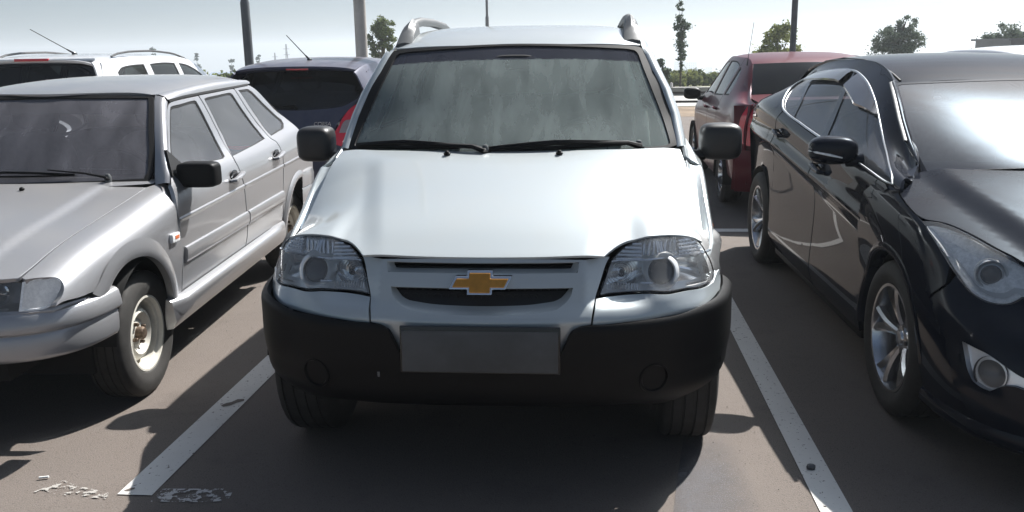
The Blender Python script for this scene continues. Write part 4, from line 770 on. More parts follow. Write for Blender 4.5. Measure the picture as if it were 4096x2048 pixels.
        # ribbed indicator band above, divided in three
        for a, b in ((-.45, -.545), (-.675, -.80)):
            mb = MB()
            for k in range(6):
                z = .812+.0115*k
                xs = [x for x in np.linspace(a, b, 16) if _inside(np.array([[x, z]]), np.array(inn))[0]]
                if len(xs) > 2: mb.tube([(x*(1 if side < 0 else -1), float(niva_front(np.array([x]), np.array([z]))[0])+.020, z) for x in xs], .0055, 6)
            if a < -.6: break
            mb.build('lens_ribs', 'rib_chrome', hd)
        for k in range(9):
            x = -.685-.0125*k; zs_ = [z for z in np.linspace(.806, .882, 9) if _inside(np.array([[x, z]]), np.array(inn))[0]]
            if len(zs_) > 2: mb.tube([(x*(1 if side < 0 else -1), float(niva_front(np.array([x]), np.array([z]))[0])+.018, z) for z in zs_], .0035, 5)
        mb.build('lens_ribs', 'rib_chrome', hd)
        mb = MB()
        for k in range(9):
            x = -.558-.0125*k; zs_ = [z for z in np.linspace(.822, .876, 7)]
            mb.tube([((x+.006*math.sin(40*z+k))*(1 if side < 0 else -1), float(niva_front(np.array([x]), np.array([z]))[0])+.030, z) for z in zs_], .0052, 6)
        mb.build('indicator_bowl', 'rib_chrome', hd)
        mb = MB(); c = Vector((side*.475, float(niva_front(np.array([.475]), np.array([.76]))[0])+.05, .765))
        for j in range(6): mb.lathe([(.058-.009*j, .004*j), (.052-.009*j, .010+.005*j)], 28, axis='y', c=c+Vector((0, 0, 0)))
        mb.lathe([(.012, -.02), (.012, .03), (0, -.03)][::-1], 14, axis='y', c=c); mb.build('high_beam', 'chrome', hd)
        mb = MB()
        for k in range(12):
            x = side*(.425+.0095*k); mb.tube([(x, float(niva_front(np.array([x]), np.array([.722]))[0])+.022, .716), (x, float(niva_front(np.array([x]), np.array([.735]))[0])+.026, .735)], .0035, 5)
        mb.build('lens_flutes', 'rib_chrome', hd)
        mb = MB()
        for z, x0, x1 in ((.806, .44, .80), (.735, .54, .58), (.716, .70, .79)): mb.tube([(side*x, float(niva_front(np.array([x]), np.array([z]))[0])+.016, z+.006*math.sin((x-.44)*9)) for x in np.linspace(x0, x1, 14)], .0045, 6)
        mb.build('lamp_divider', 'chrome', hd)
    # --- painted corners under the lamps
    low = [(-.388, .704), (-.436, .703), (-.476, .705), (-.512, .708)]+[(x, z-.005) for x, z in OUT['n_lamp'][25:32][::-1]]+[(-.772, .699), (-.808, .700), (-.826, .722), (-.842, .725), (-.846, .69), (-.838, .662)]
    bot = [(-.800, .6535), (-.777, .651), (-.747, .645), (-.68, .636), (-.584, .635), (-.492, .634), (-.43, .631), (-.3755, .631)]
    S_ = low+bot
    for L in (S_, mirx(S_)): panel('bumper_corner', FR, L, PT, car, step=.018, skirt=.012, gap=.001)
    # --- black bumper
    ed = OUT['n_edge']
    E = [(0, ed[0][1]+.0)]+[(max(0, p[0]), p[1]) for p in ed]+[(6.3, .12), (6.9, .05), (6.75, 1.6), (6.25, 3.2), (5.75, 5.0), (5.3, 6.85), (4.4, 6.95), (2.5, 6.97), (0, 6.97)]
    for S in (BU, BU.mir()):
        b = panel('front_bumper', S, E, 'black_plastic', car, step=.025, skirt=.02, gap=0)
        sg = 1 if S is BU else -1
        p = Vector(S.pt([(2.78, 4.05)])[0]); q3 = Vector(S.nrm([(2.78, 4.05)])[0]).to_track_quat('Z', 'Y').to_matrix(); mb = MB(); mb.lathe([(.056, -.004), (.054, .005), (.048, .006), (.043, -.002), (.040, -.02), (0, -.022)], 36, axis='z'); mb.V = [tuple(q3 @ Vector(w)+p) for w in mb.V]; mb.build('fog_lamp_blank', 'black_plastic', b)
    mb = MB(); mb.tube([(-.345, .0, .452), (-.345, -.004, .472)], .0045, 6); mb.build('tow_eye', 'chrome', car)
    # --- number plate
    mb = MB(); mb.box((0.004, -.020, .558), (.535, .012, .160), Matrix.Rotation(-.05, 3, 'X')); fr = mb.build('plate_frame', 'gloss_black', car, bevel=.004)
    mb = MB(); mb.box((.004, -.0275, .5535), (.520, .006, .140), Matrix.Rotation(-.05, 3, 'X')); mb.build('number_plate', 'plate_grey', fr, bevel=.001)
    # --- windscreen
    wo = [(-.752, 1.094), (-.754, 1.109)]+OUT['n_ws_out'][2:14]; wi = [(-.721, 1.102), (-.721, 1.111)]+OUT['n_ws_in'][2:14]
    bo = [(-.70, 1.085), (-.4, 1.082), (0, 1.082), (.4, 1.082), (.70, 1.085)]; bi = [(-.69, 1.096), (-.4, 1.094), (0, 1.094), (.4, 1.094), (.69, 1.096)]
    wso = wo+[(0, 1.5505)]+mirx(wo)[::-1]+bo[::-1]; wsi = wi+[(0, 1.542)]+mirx(wi)[::-1]+bi[::-1]
    band('windscreen_seal', WS, wso, wsi, 'seal_rubber', car, off=.002, skirt=.02)
    lowi = [p for p in wi if p[1] < 1.462]; gls = lowi+[(-.602, 1.462), (-.3, 1.478), (0, 1.482), (.3, 1.478), (.602, 1.462)]+mirx(lowi)[::-1]+bi[::-1]
    panel('windscreen', WS, gls, 'screen_green', car, step=.05, off=-.004, skirt=0, gap=-.004)
    # sun band at the top of the glass
    topi = [p for p in wi if p[1] > 1.47]
    tb = [(-.602, 1.462)]+topi+[(0, 1.541)]+mirx(topi)[::-1]+[(.602, 1.462), (.3, 1.478), (0, 1.482), (-.3, 1.478)]
    panel('sun_band', WS, tb, 'screen_band', car, step=.05, off=-.004, skirt=0, gap=-.001)
    mb = MB(); mb.sph((0, float(niva_ws(np.array([0.]), np.array([1.47]))[0])+.05, 1.465), (.11, .02, .035), .6); mb.build('inner_mirror', 'cabin_dark', car)
    # wipers
    wiper(car, WS, (-.085, 1.090), (-.14, 1.104), (-.34, 1.113), (-.695, 1.100), (-.20, 1.110), r=2., lo=.5); wiper(car, WS, (.575, 1.092), (.52, 1.105), (.20, 1.116), (-.08, 1.100), (.50, 1.112), r=2., lo=.5)
    mb = MB(); mb.grid(np.array([[WS.pt([(x, 1.085)])[0]+[0, .004, .0] for x in np.linspace(-.74, .74, 20)], [WS.pt([(x, 1.06)])[0]+[0, .0, -.02] for x in np.linspace(-.74, .74, 20)]])); mb.build('cowl', 'black_plastic', car)
    # --- pillars
    for side in (-1, 1):
        ol = [(-.754, 1.085), (-.752, 1.12), (-.735, 1.225), (-.699, 1.33), (-.654, 1.424), (-.628, 1.488), (-.615, 1.514)]
        P = WS.pt(ol)+WS.nrm(ol)*.001; cols = []; re_ = [(-.611, 1.76), (-.613, 1.85), (-.612, 2.0), (-.611, 2.3), (-.606, 2.9), (-.58, 3.5), (-.545, 3.8)]; Pr = RO.pt(re_); P = np.concatenate([P, Pr]); fw_ = np.r_[np.ones(len(ol)-1), .9, .7, .5, .4, .4, .4, .4, .4][:, None]
        for dx, dy, dz in ((.002, -.001, .002), (-.012, -.004, .006), (-.028, .008, .006), (-.042, .034, .0), (-.048, .075, -.006), (-.050, .12, -.012)): cols.append(P+np.array([dx, dy, dz])*np.concatenate([np.ones_like(fw_), fw_*(fw_ > .85)+(fw_ <= .85)*.15, np.where(fw_ > .85, 1., 0)+np.where(fw_ > .85, 0, np.array(1.))*1.0], 1)*np.array([1, 1, 1])+np.where(fw_ < .85, 1., 0.)*np.array([0, 0, -abs(dx)*1.1]))
        A = np.array(cols); A[:, :, 0] *= (1 if side < 0 else -1); mb = MB(); mb.grid(A); mb.build('windscreen_pillar', PT, car, angle=80)
    # --- roof
    rf = [(0, 1.632), (-.3, 1.642), (-.52, 1.672), (-.600, 1.715), (-.615, 1.80), (-.612, 2.2), (-.605, 2.9), (-.58, 3.5), (-.54, 3.82)]
    roof = panel('roof', RO, rf+mirx(rf[1:])[::-1], PT, car, step=.05, skirt=.02, gap=0)
    for side in (-1, 1):
        mb = MB(); xs = lambda y: side*(.565-.004*max(0, y-2)); ys = [1.79, 1.84, 1.92, 2.02, 2.2, 2.6, 3.0, 3.2, 3.3]; zs = [.010, .040, .066, .078, .080, .080, .076, .05, .01]
        Z = lambda y: float(niva_roof(np.array([xs(y)]), np.array([y]))[0])
        rows = []
        for y, h in zip(ys, zs):
            w = .036 if y < 1.95 else .027; th = min(h+.01, .042+(.05 if y < 1.9 else 0)); x = xs(y); top = Z(y)+h
            rows.append([(x-w*.75, y, top-th), (x-w, y, top-th*.5), (x-w*.55, y, top-.002), (x, y, top+.003), (x+w*.55, y, top-.002), (x+w, y, top-th*.5), (x+w*.75, y, top-th), (x-w*.75, y, top-th)])
        mb.grid(np.array(rows)); rl = mb.build('roof_rail', 'rail_plastic', car, angle=60)
        for y0, y1 in ((1.74, 2.00), (3.02, 3.31)):
            mb = MB(); a = []
            for t in np.linspace(0, 1, 7):
                y = y0+(y1-y0)*t; h = (.008+.074*math.sin(t*PI/2) if y0 < 2 else .012+.062*math.cos(t*PI/2)); w = .046*(1-.25*t if y0 < 2 else .7+.3*t); x = xs(y)
                a.append([(x-w, y, Z(y)-.01), (x-w*.85, y, Z(y)+h*.7), (x, y, Z(y)+h+.004), (x+w*.85, y, Z(y)+h*.7), (x+w, y, Z(y)-.01)])
            mb.grid(np.array(a)); mb.add([a[-1][k] for k in range(5)], [(0, 1, 2, 3, 4)]); mb.add([a[0][k] for k in range(5)], [(4, 3, 2, 1, 0)]); mb.build('rail_foot', 'rail_plastic', rl, angle=50)
    # --- sides
    for S in (SI, SI.mir()):
        Y = lambda pts: yz2uv(S, pts)
        ff = [(y, 5.97) for y in (.42, .5, .6, .8, 1.0, 1.12)]+Y([(1.13, .95), (1.13, .60), (1.13, .30), (1.17, .30)][:3])+Y(arc(.665, .355, .43, -5, 150, 16))+Y([(.345, .72)])
        panel('front_fender', S, ff, PT, car, step=.03, corner=30)
        fd = Y([(1.14, .30), (1.14, .6), (1.14, .95), (1.16, 1.06), (1.30, 1.10), (1.47, 1.27), (1.62, 1.42), (1.74, 1.505), (1.90, 1.545), (2.04, 1.555), (2.05, 1.1), (2.05, .7), (2.05, .30)])
        fw = Y([(1.44, 1.12), (1.58, 1.28), (1.70, 1.40), (1.80, 1.485), (1.9, 1.51), (2.01, 1.515), (2.015, 1.12)])
        d = panel('front_door', S, fd, PT, car, [fw], step=.04); pane_set(S, fw, car, door=d)
        rd = Y([(2.06, .30), (2.06, .7), (2.06, 1.1), (2.055, 1.555), (2.4, 1.56), (2.80, 1.545), (2.86, 1.45), (2.88, 1.1), (2.86, .85)])+Y(arc(3.2, .355, .46, 110, 178, 8))
        rw = Y([(2.10, 1.12), (2.09, 1.515), (2.4, 1.52), (2.76, 1.505), (2.82, 1.42), (2.83, 1.12)])
        d = panel('rear_door', S, rd, PT, car, [rw], step=.04); pane_set(S, rw, car, door=d)
        q = Y([(2.89, .86), (2.90, 1.1), (2.87, 1.45), (2.81, 1.55), (3.2, 1.545), (3.6, 1.52), (3.78, 1.48), (3.86, 1.1), (3.88, .7), (3.86, .42), (3.68, .40)])+Y(arc(3.2, .355, .46, 8, 108, 10))
        qw = Y([(2.97, 1.13), (2.94, 1.43), (3.1, 1.49), (3.5, 1.475), (3.62, 1.43), (3.68, 1.15)])
        d = panel('quarter_panel', S, q, PT, car, [qw], step=.05); pane_set(S, qw, car, door=d)
        sg = 1 if S is SI else -1
        for cy_ in (.665, 3.2):                                        # flared arch trims
            rows = []
            for a in np.linspace(-12 if cy_ > 2 else 40, 192 if cy_ > 2 else 180, 26):
                ra = math.radians(a); row = []
                for r, dx in ((.395, .0), (.405, .014), (.425, .022), (.450, .018), (.466, .004), (.470, -.01)):
                    y, z = cy_+r*math.cos(ra)*(-1 if cy_ < 2 else 1), .355+r*math.sin(ra); uv = yz2uv(S, [(min(3.88, max(.27, y)), max(.27, z))])[0]; x = float(SI.pt([uv])[0][0]); row.append((sg*(x+dx), y, z))
                rows.append(row)
            mb = MB(); mb.grid(np.array(rows)); mb.build('wheel_arch_trim', 'grey_plastic' if cy_ < 2 else 'black_plastic', car, angle=80)
        for y0_, y1_ in ((1.16, 2.04), (2.07, 2.70)):
            mb = MB(); mb.grid(np.array([[S.pt(yz2uv(S, [(y, z)]))[0]+np.array([sg*h, 0, 0]) for y in np.linspace(y0_, y1_, 10)] for z, h in ((.68, -.003), (.675, .010), (.66, .016), (.50, .016), (.38, .014), (.36, -.004))])); mb.build('door_cladding', 'black_plastic', car, angle=50)
        mb = MB(); mb.box((sg*.835, 2.0, .30), (.07, 1.75, .12)); mb.build('sill', 'black_plastic', car, bevel=.02)
        for yy, zz in ((1.93, .93), (2.78, .94)):
            x = float(SI.pt(yz2uv(SI, [(yy, zz)]))[0][0]); mb = MB(); mb.tube([(sg*(x+.005), yy-.08, zz), (sg*(x+.03), yy-.06, zz), (sg*(x+.03), yy+.06, zz), (sg*(x+.005), yy+.08, zz)], .012, 8); mb.build('door_handle', 'black_plastic', car)
        p = yz2uv(S, [(1.0, .78)])[0]; q_ = S.pt([p])[0]; mb = MB(); mb.sph(q_, (.012, .035, .018)); mb.build('side_repeater', 'orange_lens', car)
        superbox_mirror(car, (sg*(.968 if sg > 0 else .958), 1.46, 1.094), (.096 if sg > 0 else .086, .085, .084), sg, arm=(sg*.79, 1.40, 1.03), e=.5)
    # --- tail closed off
    mb = MB(); zs = [.40, .6, .8, 1.0, 1.12, 1.3, 1.5, 1.56]; ys = [3.88, 3.90, 3.90, 3.89, 3.88, 3.84, 3.79, 3.75]; ws_ = [.78, .80, .80, .78, .76, .69, .60, .55]
    mb.grid(np.array([[(x*w, y+.02*(1-abs(x)), z) for x in np.linspace(-1, 1, 9)] for z, y, w in zip(zs, ys, ws_)])); mb.build('tailgate', PT, car)
    mb = MB(); mb.box((0, 3.86, .42), (1.6, .14, .20)); mb.build('rear_bumper', 'black_plastic', car, bevel=.03)
    # --- underneath
    mb = MB(); mb.box((0, 2.0, .36), (1.25, 3.3, .22)); mb.box((0, .62, .55), (1.05, .66, .40)); mb.box((0, .25, .56), (1.1, .06, .30)); mb.box((0, 1.17, .92), (1.44, .22, .25)); mb.tube([(-.66, .66, .32), (.66, .66, .32)], .05, 10); mb.tube([(-.66, 3.2, .34), (.66, 3.2, .34)], .06, 10); mb.build('underbody', 'under_black', car)  # includes unseen boxes added to stop light leaking through grille and bonnet gap
    for sg in (-1, 1):
        for y in (.66, 3.12): wheel(car, (sg*.737, y, .343), .343, .205, .195, 5, sg, mats=('rubber', 'dark_alloy'), ph=.3)
        for y in (.66, 3.12):
            wheel_liner(car, (sg*.735, y, .37), .385, -.10, .10)
    cabin(car, .66, 1.34, 1.62, 2.75, .45, .98, 1.06, 1.6)
    return car
# ================================================================= silver-grey hatchback on the left
def ruv(S, pts, off=0.):
    P = S.pt(pts); return P+S.nrm(pts)*off
def strip_on(S, a, b, prof, n=24, path=None):
    """moulding: profile [(along the cross direction, height off the skin)] swept between two surface points; v offsets in metres along z"""
    rows = []
    L = path if path is not None else [np.array(a)+(np.array(b)-np.array(a))*t for t in np.linspace(0, 1, n)]
    for q in L:
        p = S.pt([q])[0]; nn = S.nrm([q])[0]; up = np.array([0, 0, 1.])-nn*nn[2]; up /= np.linalg.norm(up); rows.append([p+up*d+nn*h for d, h in prof])
    return np.array(rows)
def build_vaz():
    car = thing('parked_car', 'dusty silver-grey five-door hatchback with cream steel wheels, left of the off-road car', 'car', (-2.7722, 3.7776, 0), .0474)
    SI, FE, HO, WS, RO, FR, BU = [SURF['vaz', k] for k in ('side', 'fender', 'hood', 'ws', 'roof', 'front', 'bumper')]
    PT = 'paint_grey_silver'; O = OUT
    gap = [(u, 6.96) for u, v in O['v_gap']]
    # bonnet and wings
    hl = [(-.664, .36), (-.661, .2), (-.655, 0), (-.650, -.2), (-.645, -.45), (-.638, -.62), (-.628, -.715), (-.56, -.735), (-.3, -.755)]
    hood = panel('bonnet', HO, hl+[(0, -.765)]+mirx(hl)[::-1]+[(.58, .345), (.3, .30), (0, .285), (-.3, .30), (-.58, .345)], PT, car, step=.03, skirt=.015, gap=.002)
    for x in (-.30, .155):
        p = Vector(HO.pt([(x, .18)])[0]); mb = MB(); mb.sph(p+Vector((0, 0, .006)), (.012, .012, .010)); mb.build('washer_nozzle', 'black_plastic', hood)
    ff = O['v_fend_front']; ar = O['v_arch']
    out = [(-.30, 6.97)]+gap[1:]+[(.716, 6.4), (.700, 6.0)]+ff[1:8]+[(.735, 3.60)]+ff[9:11]+ar[:1]+ar[1:]+[(-.245, .05), (-.310, .05), (-.31, 1.2), (-.335, 2.3), (-.31, 3.0), (-.318, 3.5), (-.325, 4.3), (-.36, 4.7), (-.43, 5.1), (-.44, 6.3), (-.36, 6.97)]
    fnd = []
    for S in (FE, FE.mir()):
        f = panel('front_fender', S, out, PT, car, step=.028, skirt=.03, gap=.0012, corner=40); fnd.append(f)
        # rolled lip round the wheel opening
        pth = [(.47, 1.95)]+ar+[(-.245, .05)]; L = smooth_loop(np.array(pth)*[1, .15], .03, 30, False)/[1, .15]
        rows = []
        for i, q in enumerate(L):
            p = S.pt([q])[0]; nn = S.nrm([q])[0]; c = np.array([p[0], -.06, .30]); r = (p-c); r[0] = 0; r /= np.linalg.norm(r); rows.append([p-r*.002+nn*(-.03), p-r*.004+nn*.002, p+r*.003+nn*.005, p+r*.018+nn*.008, p+r*.04+nn*.006, p+r*.065+nn*.002, p+r*.08-nn*.001])
        mb = MB(); mb.grid(np.array(rows)); mb.build('wheel_arch_lip', PT, f, angle=60)
        rp = O['v_repeater']; c = np.mean(np.array(rp), 0); p = S.pt([c])[0]; sg = 1 if S is FE else -1
        mb = MB(); mb.box(p+np.array([sg*.008, 0, 0]), (.02, .085, .042)); mb.build('side_repeater', 'clear_lens', f, bevel=.006)
        mb = MB(); mb.box(p+np.array([sg*.0185, .005, .002]), (.003, .045, .016)); mb.build('repeater_bulb', 'orange_lens', f)
    # side: doors, frames, quarter
    fg, rg, qg = O['v_fglass'], O['v_rglass'], O['v_qglass']
    for S in (SI, SI.mir()):
        sg = 1 if S is SI else -1
        fd = [(.43, 5.15), (.36, 4.6), (.325, 3.5), (.317, 2.985), (.340, 2.3), (.335, 1.7), (.325, 1.0), (.8, 1.0), (1.258, 1.02)]+O['v_fdoor'][9:15]+[(1.295, 5.4), (1.318, 6.08), (1.308, 6.50), (1.290, 6.84), (1.278, 7.08), (1.05, 7.04), (.90, 7.0), (.83, 6.93)]+O['v_fdoor'][23:26]
        d = panel('front_door', S, fd, PT, car, [fg], step=.035, skirt=.02, gap=.002, corner=30); pane_set(S, fg, car, .014, 'pane_grey', door=d)
        rd = [(1.262, 4.35), (1.300, 5.40), (1.326, 6.08), (1.317, 6.50), (1.300, 6.84), (1.288, 7.09), (1.6, 7.14), (1.885, 7.20), (1.905, 7.15)]+O['v_rdoor_top'][9:12]+[(2.05, 5.0), (2.095, 4.6), (2.10, 4.0), (2.11, 3.3), (2.075, 2.6), (2.06, 2.0), (2.04, 1.0), (1.6, 1.0), (1.268, 1.02), (1.318, 1.58), (1.325, 2.05), (1.308, 2.48), (1.289, 3.11), (1.268, 3.69)]
        d2 = panel('rear_door', S, rd, PT, car, [rg], step=.035, skirt=.02, gap=.002, corner=30); pane_set(S, rg, car, .014, 'pane_grey', door=d2)
        qa = yz2uv(S, arc(2.46, .30, .355, 12, 172, 16))
        q = [(2.06, 2.0), (2.085, 2.6), (2.12, 3.3), (2.11, 4.0), (2.105, 4.62), (2.06, 5.02), (2.04, 5.71), (1.994, 6.2), (1.944, 6.66), (1.914, 7.16), (1.90, 7.22), (2.05, 7.26), (2.22, 7.30), (2.32, 7.0), (2.42, 6.6), (2.52, 6.18), (2.635, 5.69), (2.68, 5.2), (2.70, 4.6), (2.75, 3.9), (2.86, 3.2), (2.9, 2.5), (2.9, 1.6), (2.82, 1.5)]+qa
        qp = panel('quarter_panel', S, q, PT, car, [qg], step=.035, skirt=.02, gap=.001, corner=30); pane_set(S, qg, car, .018, 'pane_grey', door=qp)
        rows = []
        for a in np.linspace(-4, 184, 26):
            ra = math.radians(a); row = []
            for r, dx in ((.35, -.02), (.352, .012), (.368, .020), (.392, .016), (.41, .002)):
                y, z = 2.46+r*math.cos(ra), .30+r*math.sin(ra); uv = yz2uv(SI, [(y, max(.25, z))])[0]; row.append((sg*(float(SI.pt([uv])[0][0])+dx), y, z))
            rows.append(row)
        mb = MB(); mb.grid(np.array(rows)); mb.build('wheel_arch_lip', PT, qp, angle=60)
        # sill skirt
        rows = []
        for y in np.linspace(.185, 2.06, 20):
            e = sst(.185, .26, np.array([y]))[0]*(1-.8*sst(1.80, 2.05, np.array([y]))[0]); zt = .385+.018*(y-.2)
            rows.append([(sg*(.805-.05*(1-e)), y, zt+.012), (sg*(.822+.012*e-.03*(1-e)), y, zt+.004), (sg*(.834+.014*e-.03*(1-e)), y, zt-.008), (sg*(.838+.012*e-.03*(1-e)), y, zt-.03), (sg*.818, y, zt-.10), (sg*.80, y, zt-.135), (sg*.72, y, zt-.15)])
        mb = MB(); mb.grid(np.array(rows)); mb.add(rows[0], [(0, 1, 2, 3, 4, 5, 6)]); mb.add(rows[-1], [(6, 5, 4, 3, 2, 1, 0)]); mb.build('sill_skirt', PT, car, angle=45)
        # door mouldings and the pressed line
        prof = [(.040, .0), (.036, .010), (.022, .016), (-.020, .016), (-.036, .010), (-.042, 0)]
        for p, a, b in ((d, (.368, 2.10), (1.312, 2.13)), (d2, (1.332, 2.13), (2.055, 2.16))):
            mb = MB(); R_ = strip_on(S, a, b, prof, 20); mb.grid(R_); mb.add(R_[0], [(0, 1, 2, 3, 4, 5)]); mb.add(R_[-1], [(5, 4, 3, 2, 1, 0)]); mb.build('door_moulding', PT, p, angle=40)
        ln = [(.010, -.0015), (.004, .0035), (.0, .005), (-.006, .0035), (-.020, -.0015)]
        for p, SS, a, b in ((d, S, (.330, 3.0), (1.292, 3.0)), (d2, S, (1.305, 3.0), (2.10, 3.0)), (qp, S, (2.12, 3.0), (2.84, 3.0))): mb = MB(); mb.grid(strip_on(SS, a, b, ln, 24)); mb.build('pressed_line', PT, p, angle=60)
        # drip rail seen as a dark line above the doors
        for pth in [[(.85, 7.02), (1.05, 7.10), (1.3, 7.15), (1.6, 7.21), (1.9, 7.27), (2.2, 7.36)]]:
            mb = MB(); mb.grid(strip_on(S, 0, 0, [(-.010, .000), (-.008, .005), (.004, .006), (.008, .0)], path=[tuple(v) for v in smooth_loop(np.array(pth), .06, 40, False)])); mb.build('drip_rail', 'seal_rubber', car)
        ye = np.array([.845, .9, 1.05, 1.3, 1.6, 1.9, 2.1, 2.27]); Bv = np.interp(ye, [.85, 1.05, 1.3, 1.6, 1.9, 2.2], [7.06, 7.14, 7.19, 7.25, 7.31, 7.40]); Bq = S.pt(np.stack([ye, Bv], 1))+S.nrm(np.stack([ye, Bv], 1))*.004
        xe = np.interp(ye, [.845, .95, 1.2, 2.0, 2.27], [.505, .54, .55, .546, .525]); Aq = RO.pt(np.stack([xe, ye], 1)); Aq[:, 0] *= sg; o2 = np.array([sg*.012, 0, .012]); mb = MB(); mb.grid(np.array([Aq, Aq*.6+Bq*.4+o2, Aq*.2+Bq*.8+o2*.7, Bq])); mb.build('cant_rail', PT, car, angle=80)
        # handles
        for p, c in ((d, (1.155, 3.47)), (d2, (1.985, 3.52))):
            q = S.pt([c])[0]; nn = S.nrm([c])[0]; mb = MB(); mb.sph(q+nn*.001+np.array([0, -.005, .005]), (.006, .055, .038), .7); mb.build('handle_cup', 'gloss_black', p)
            mb = MB(); mb.tube([q+nn*.004+np.array([0, -.085, -.012]), q+nn*.026+np.array([0, -.07, -.012]), q+nn*.032+np.array([0, 0, -.002]), q+nn*.026+np.array([0, .075, .010]), q+nn*.004+np.array([0, .088, .012])], [.012, .016, .018, .016, .012], 10, flat=.8); mb.build('door_handle', PT, p)
        # mirror
        superbox_mirror(car, (sg*.862, .52, .945), (.100, .06, .062), sg, 'black_plastic', arm=(sg*.745, .50, .93), e=.35, rot=sg*-.05)
        mb = MB(); mb.add(*(lambda T_: (T_, [(0, 1, 2), (3, 5, 4), (0, 3, 4, 1), (1, 4, 5, 2), (2, 5, 3, 0)]))([tuple(ruv(S, [p], o)[0]) for o in (.010, -.01) for p in ((.42, 5.0), (.62, 5.45), (.55, 6.0))])); mb.build('mirror_triangle', 'black_plastic', d, smooth=False)
        # screen pillar
        wp = [(.672, .905), (.662, .945), (.648, 1.0), (.632, 1.06), (.600, 1.16), (.575, 1.24), (.556, 1.29), (.548, 1.318)]
        sp = [(.36, 4.75), (.40, 5.0), (.44, 5.25), (.50, 5.62), (.64, 6.2), (.735, 6.6), (.80, 6.86), (.835, 6.99)]
        A = WS.pt(wp)*np.array([sg, 1, 1])+WS.nrm(wp)*np.array([sg, 1, 1])*.003; B = S.pt(sp)+S.nrm(sp)*.0; mid = (A+B)/2
        o_ = np.array([sg*.7, -.5, .3])*.022
        mb = MB(); mb.grid(np.array([A, A*.72+B*.28+o_*.75, mid+o_, A*.28+B*.72+o_*.75, B])); mb.build('windscreen_pillar', PT, car, angle=80)
    # windscreen
    wl = [(.64, .925), (.650, .96), (.640, 1.0), (.628, 1.06), (.598, 1.15), (.570, 1.24), (.552, 1.29), (.540, 1.312)]
    wo = wl+[(.3, 1.326), (0, 1.330), (-.3, 1.326)]+mirx(wl)[::-1]+[(-.3, .915), (0, .912), (.3, .915)]
    wi = [(p[0]*.962, .955+(p[1]-.955)*.955+.010) for p in wl]; wi = wi+[(.3, 1.310), (0, 1.314), (-.3, 1.310)]+mirx(wi)[::-1]+[(-.3, .932), (0, .930), (.3, .932)]
    band('windscreen_seal', WS, wo, wi, 'seal_rubber', car, off=.002, skirt=.012); panel('windscreen', WS, wi, 'screen_grey', car, step=.06, off=-.003, skirt=0, gap=-.004)
    panel('sun_band', WS, [(-.56, 1.235), (-.535, 1.30), (0, 1.314), (.535, 1.30), (.56, 1.235), (0, 1.245)], 'pane_dark', car, step=.06, off=-.008, skirt=0, gap=0)
    rows = [[(x, .285+.16*(abs(x)/.66)**2.2+dy, z+.0*x) for x in np.linspace(-.67, .67, 17)] for dy, z in ((-.03, .915), (.0, .925), (.05, .93), (.10, .925))]
    mb = MB(); mb.grid(np.array(rows)); mb.build('cowl', PT, car)
    wiper(car, WS, (.46, .93), (.36, .945), (.18, .968), (-.36, .955), (.30, .958), up=.02); wiper(car, WS, (-.12, .93), (-.25, .945), (-.4, .965), (-.62, .955), (-.12, .952))
    # roof
    rl = [(0, .765), (-.3, .80), (-.515, .865), (-.545, .95), (-.556, 1.2), (-.556, 1.6), (-.552, 2.0), (-.54, 2.24), (-.50, 2.36), (-.3, 2.40), (0, 2.41)]
    panel('roof', RO, rl+mirx(rl[1:-1])[::-1], PT, car, step=.06, skirt=.02, gap=0)
    # tail: sloping hatch, rear bumper
    E = [(2.24, 7.3), (2.42, 6.6), (2.635, 5.69), (2.70, 4.6), (2.75, 3.9), (2.86, 3.1)]
    R1 = SI.pt(E); mb = MB(); mb.grid(np.array([[(p[0]*x, p[1]+.06*(1-x*x), p[2]+.015*(1-x*x)) for x in np.linspace(-1, 1, 11)] for p in R1])); mb.build('tailgate', PT, car, angle=60)
    mb = MB(); mb.grid(np.array([[(p[0]*x*.86, p[1]+.065*(1-x*x)+.004, p[2]+.02) for x in np.linspace(-1, 1, 11)] for p in R1[[0, 1, 2]]])); mb.build('rear_window', 'gloss_black', car)
    prof = [(.0, .700), (.025, .715), (.05, .705), (.060, .672), (.056, .60), (.05, .595), (.055, .585), (.052, .48), (.02, .38)]
    pl = [(.775, 2.50, 1, 0), (.785, 2.66, 1, 0), (.78, 2.80, 1, .15), (.75, 2.90, .8, .6), (.66, 2.96, .3, 1), (.4, 2.99, 0, 1), (0, 3.0, 0, 1)]
    rows = [[(x+nx*o, y+ny*o, z-.02) for o, z in prof] for x, y, nx, ny in pl]; rows += [[(-p[0], p[1], p[2]) for p in r] for r in rows[::-1][1:]]
    mb = MB(); mb.grid(np.array(rows)); mb.build('rear_bumper', PT, car, angle=30)
    # nose: lamps, strip, bumper
    lo = O['v_lampo']
    for sg in (1, -1):
        M = lambda L: [(p[0]*sg, p[1]) for p in L]
        c = np.mean(np.array(lo), 0); h = holder('turn_signal', car)
        recess('reflector', FR, M(lo), M([tuple(c+(np.array(p)-c)*.85) for p in lo]), .025, 'lamp_chrome', h, seg=.012, lip=-.004, backmat=('reflector_back', 'clear_lens')); panel('lens', FR, M(lo), 'frost_lens', h, step=.03, off=.001, skirt=.006, gap=.001)
        band('lamp_rim', FR, M([tuple(c+(np.array(p)-c)*1.05) for p in lo]), M([tuple(c+(np.array(p)-c)*.95) for p in lo]), 'clear_lens', h, off=.003, step=.02)
        hp = [(.637, .710), (.56, .720), (.36, .722), (.34, .70), (.35, .62), (.38, .608), (.56, .609), (.633, .611)]; c2_ = np.mean(np.array(hp), 0)
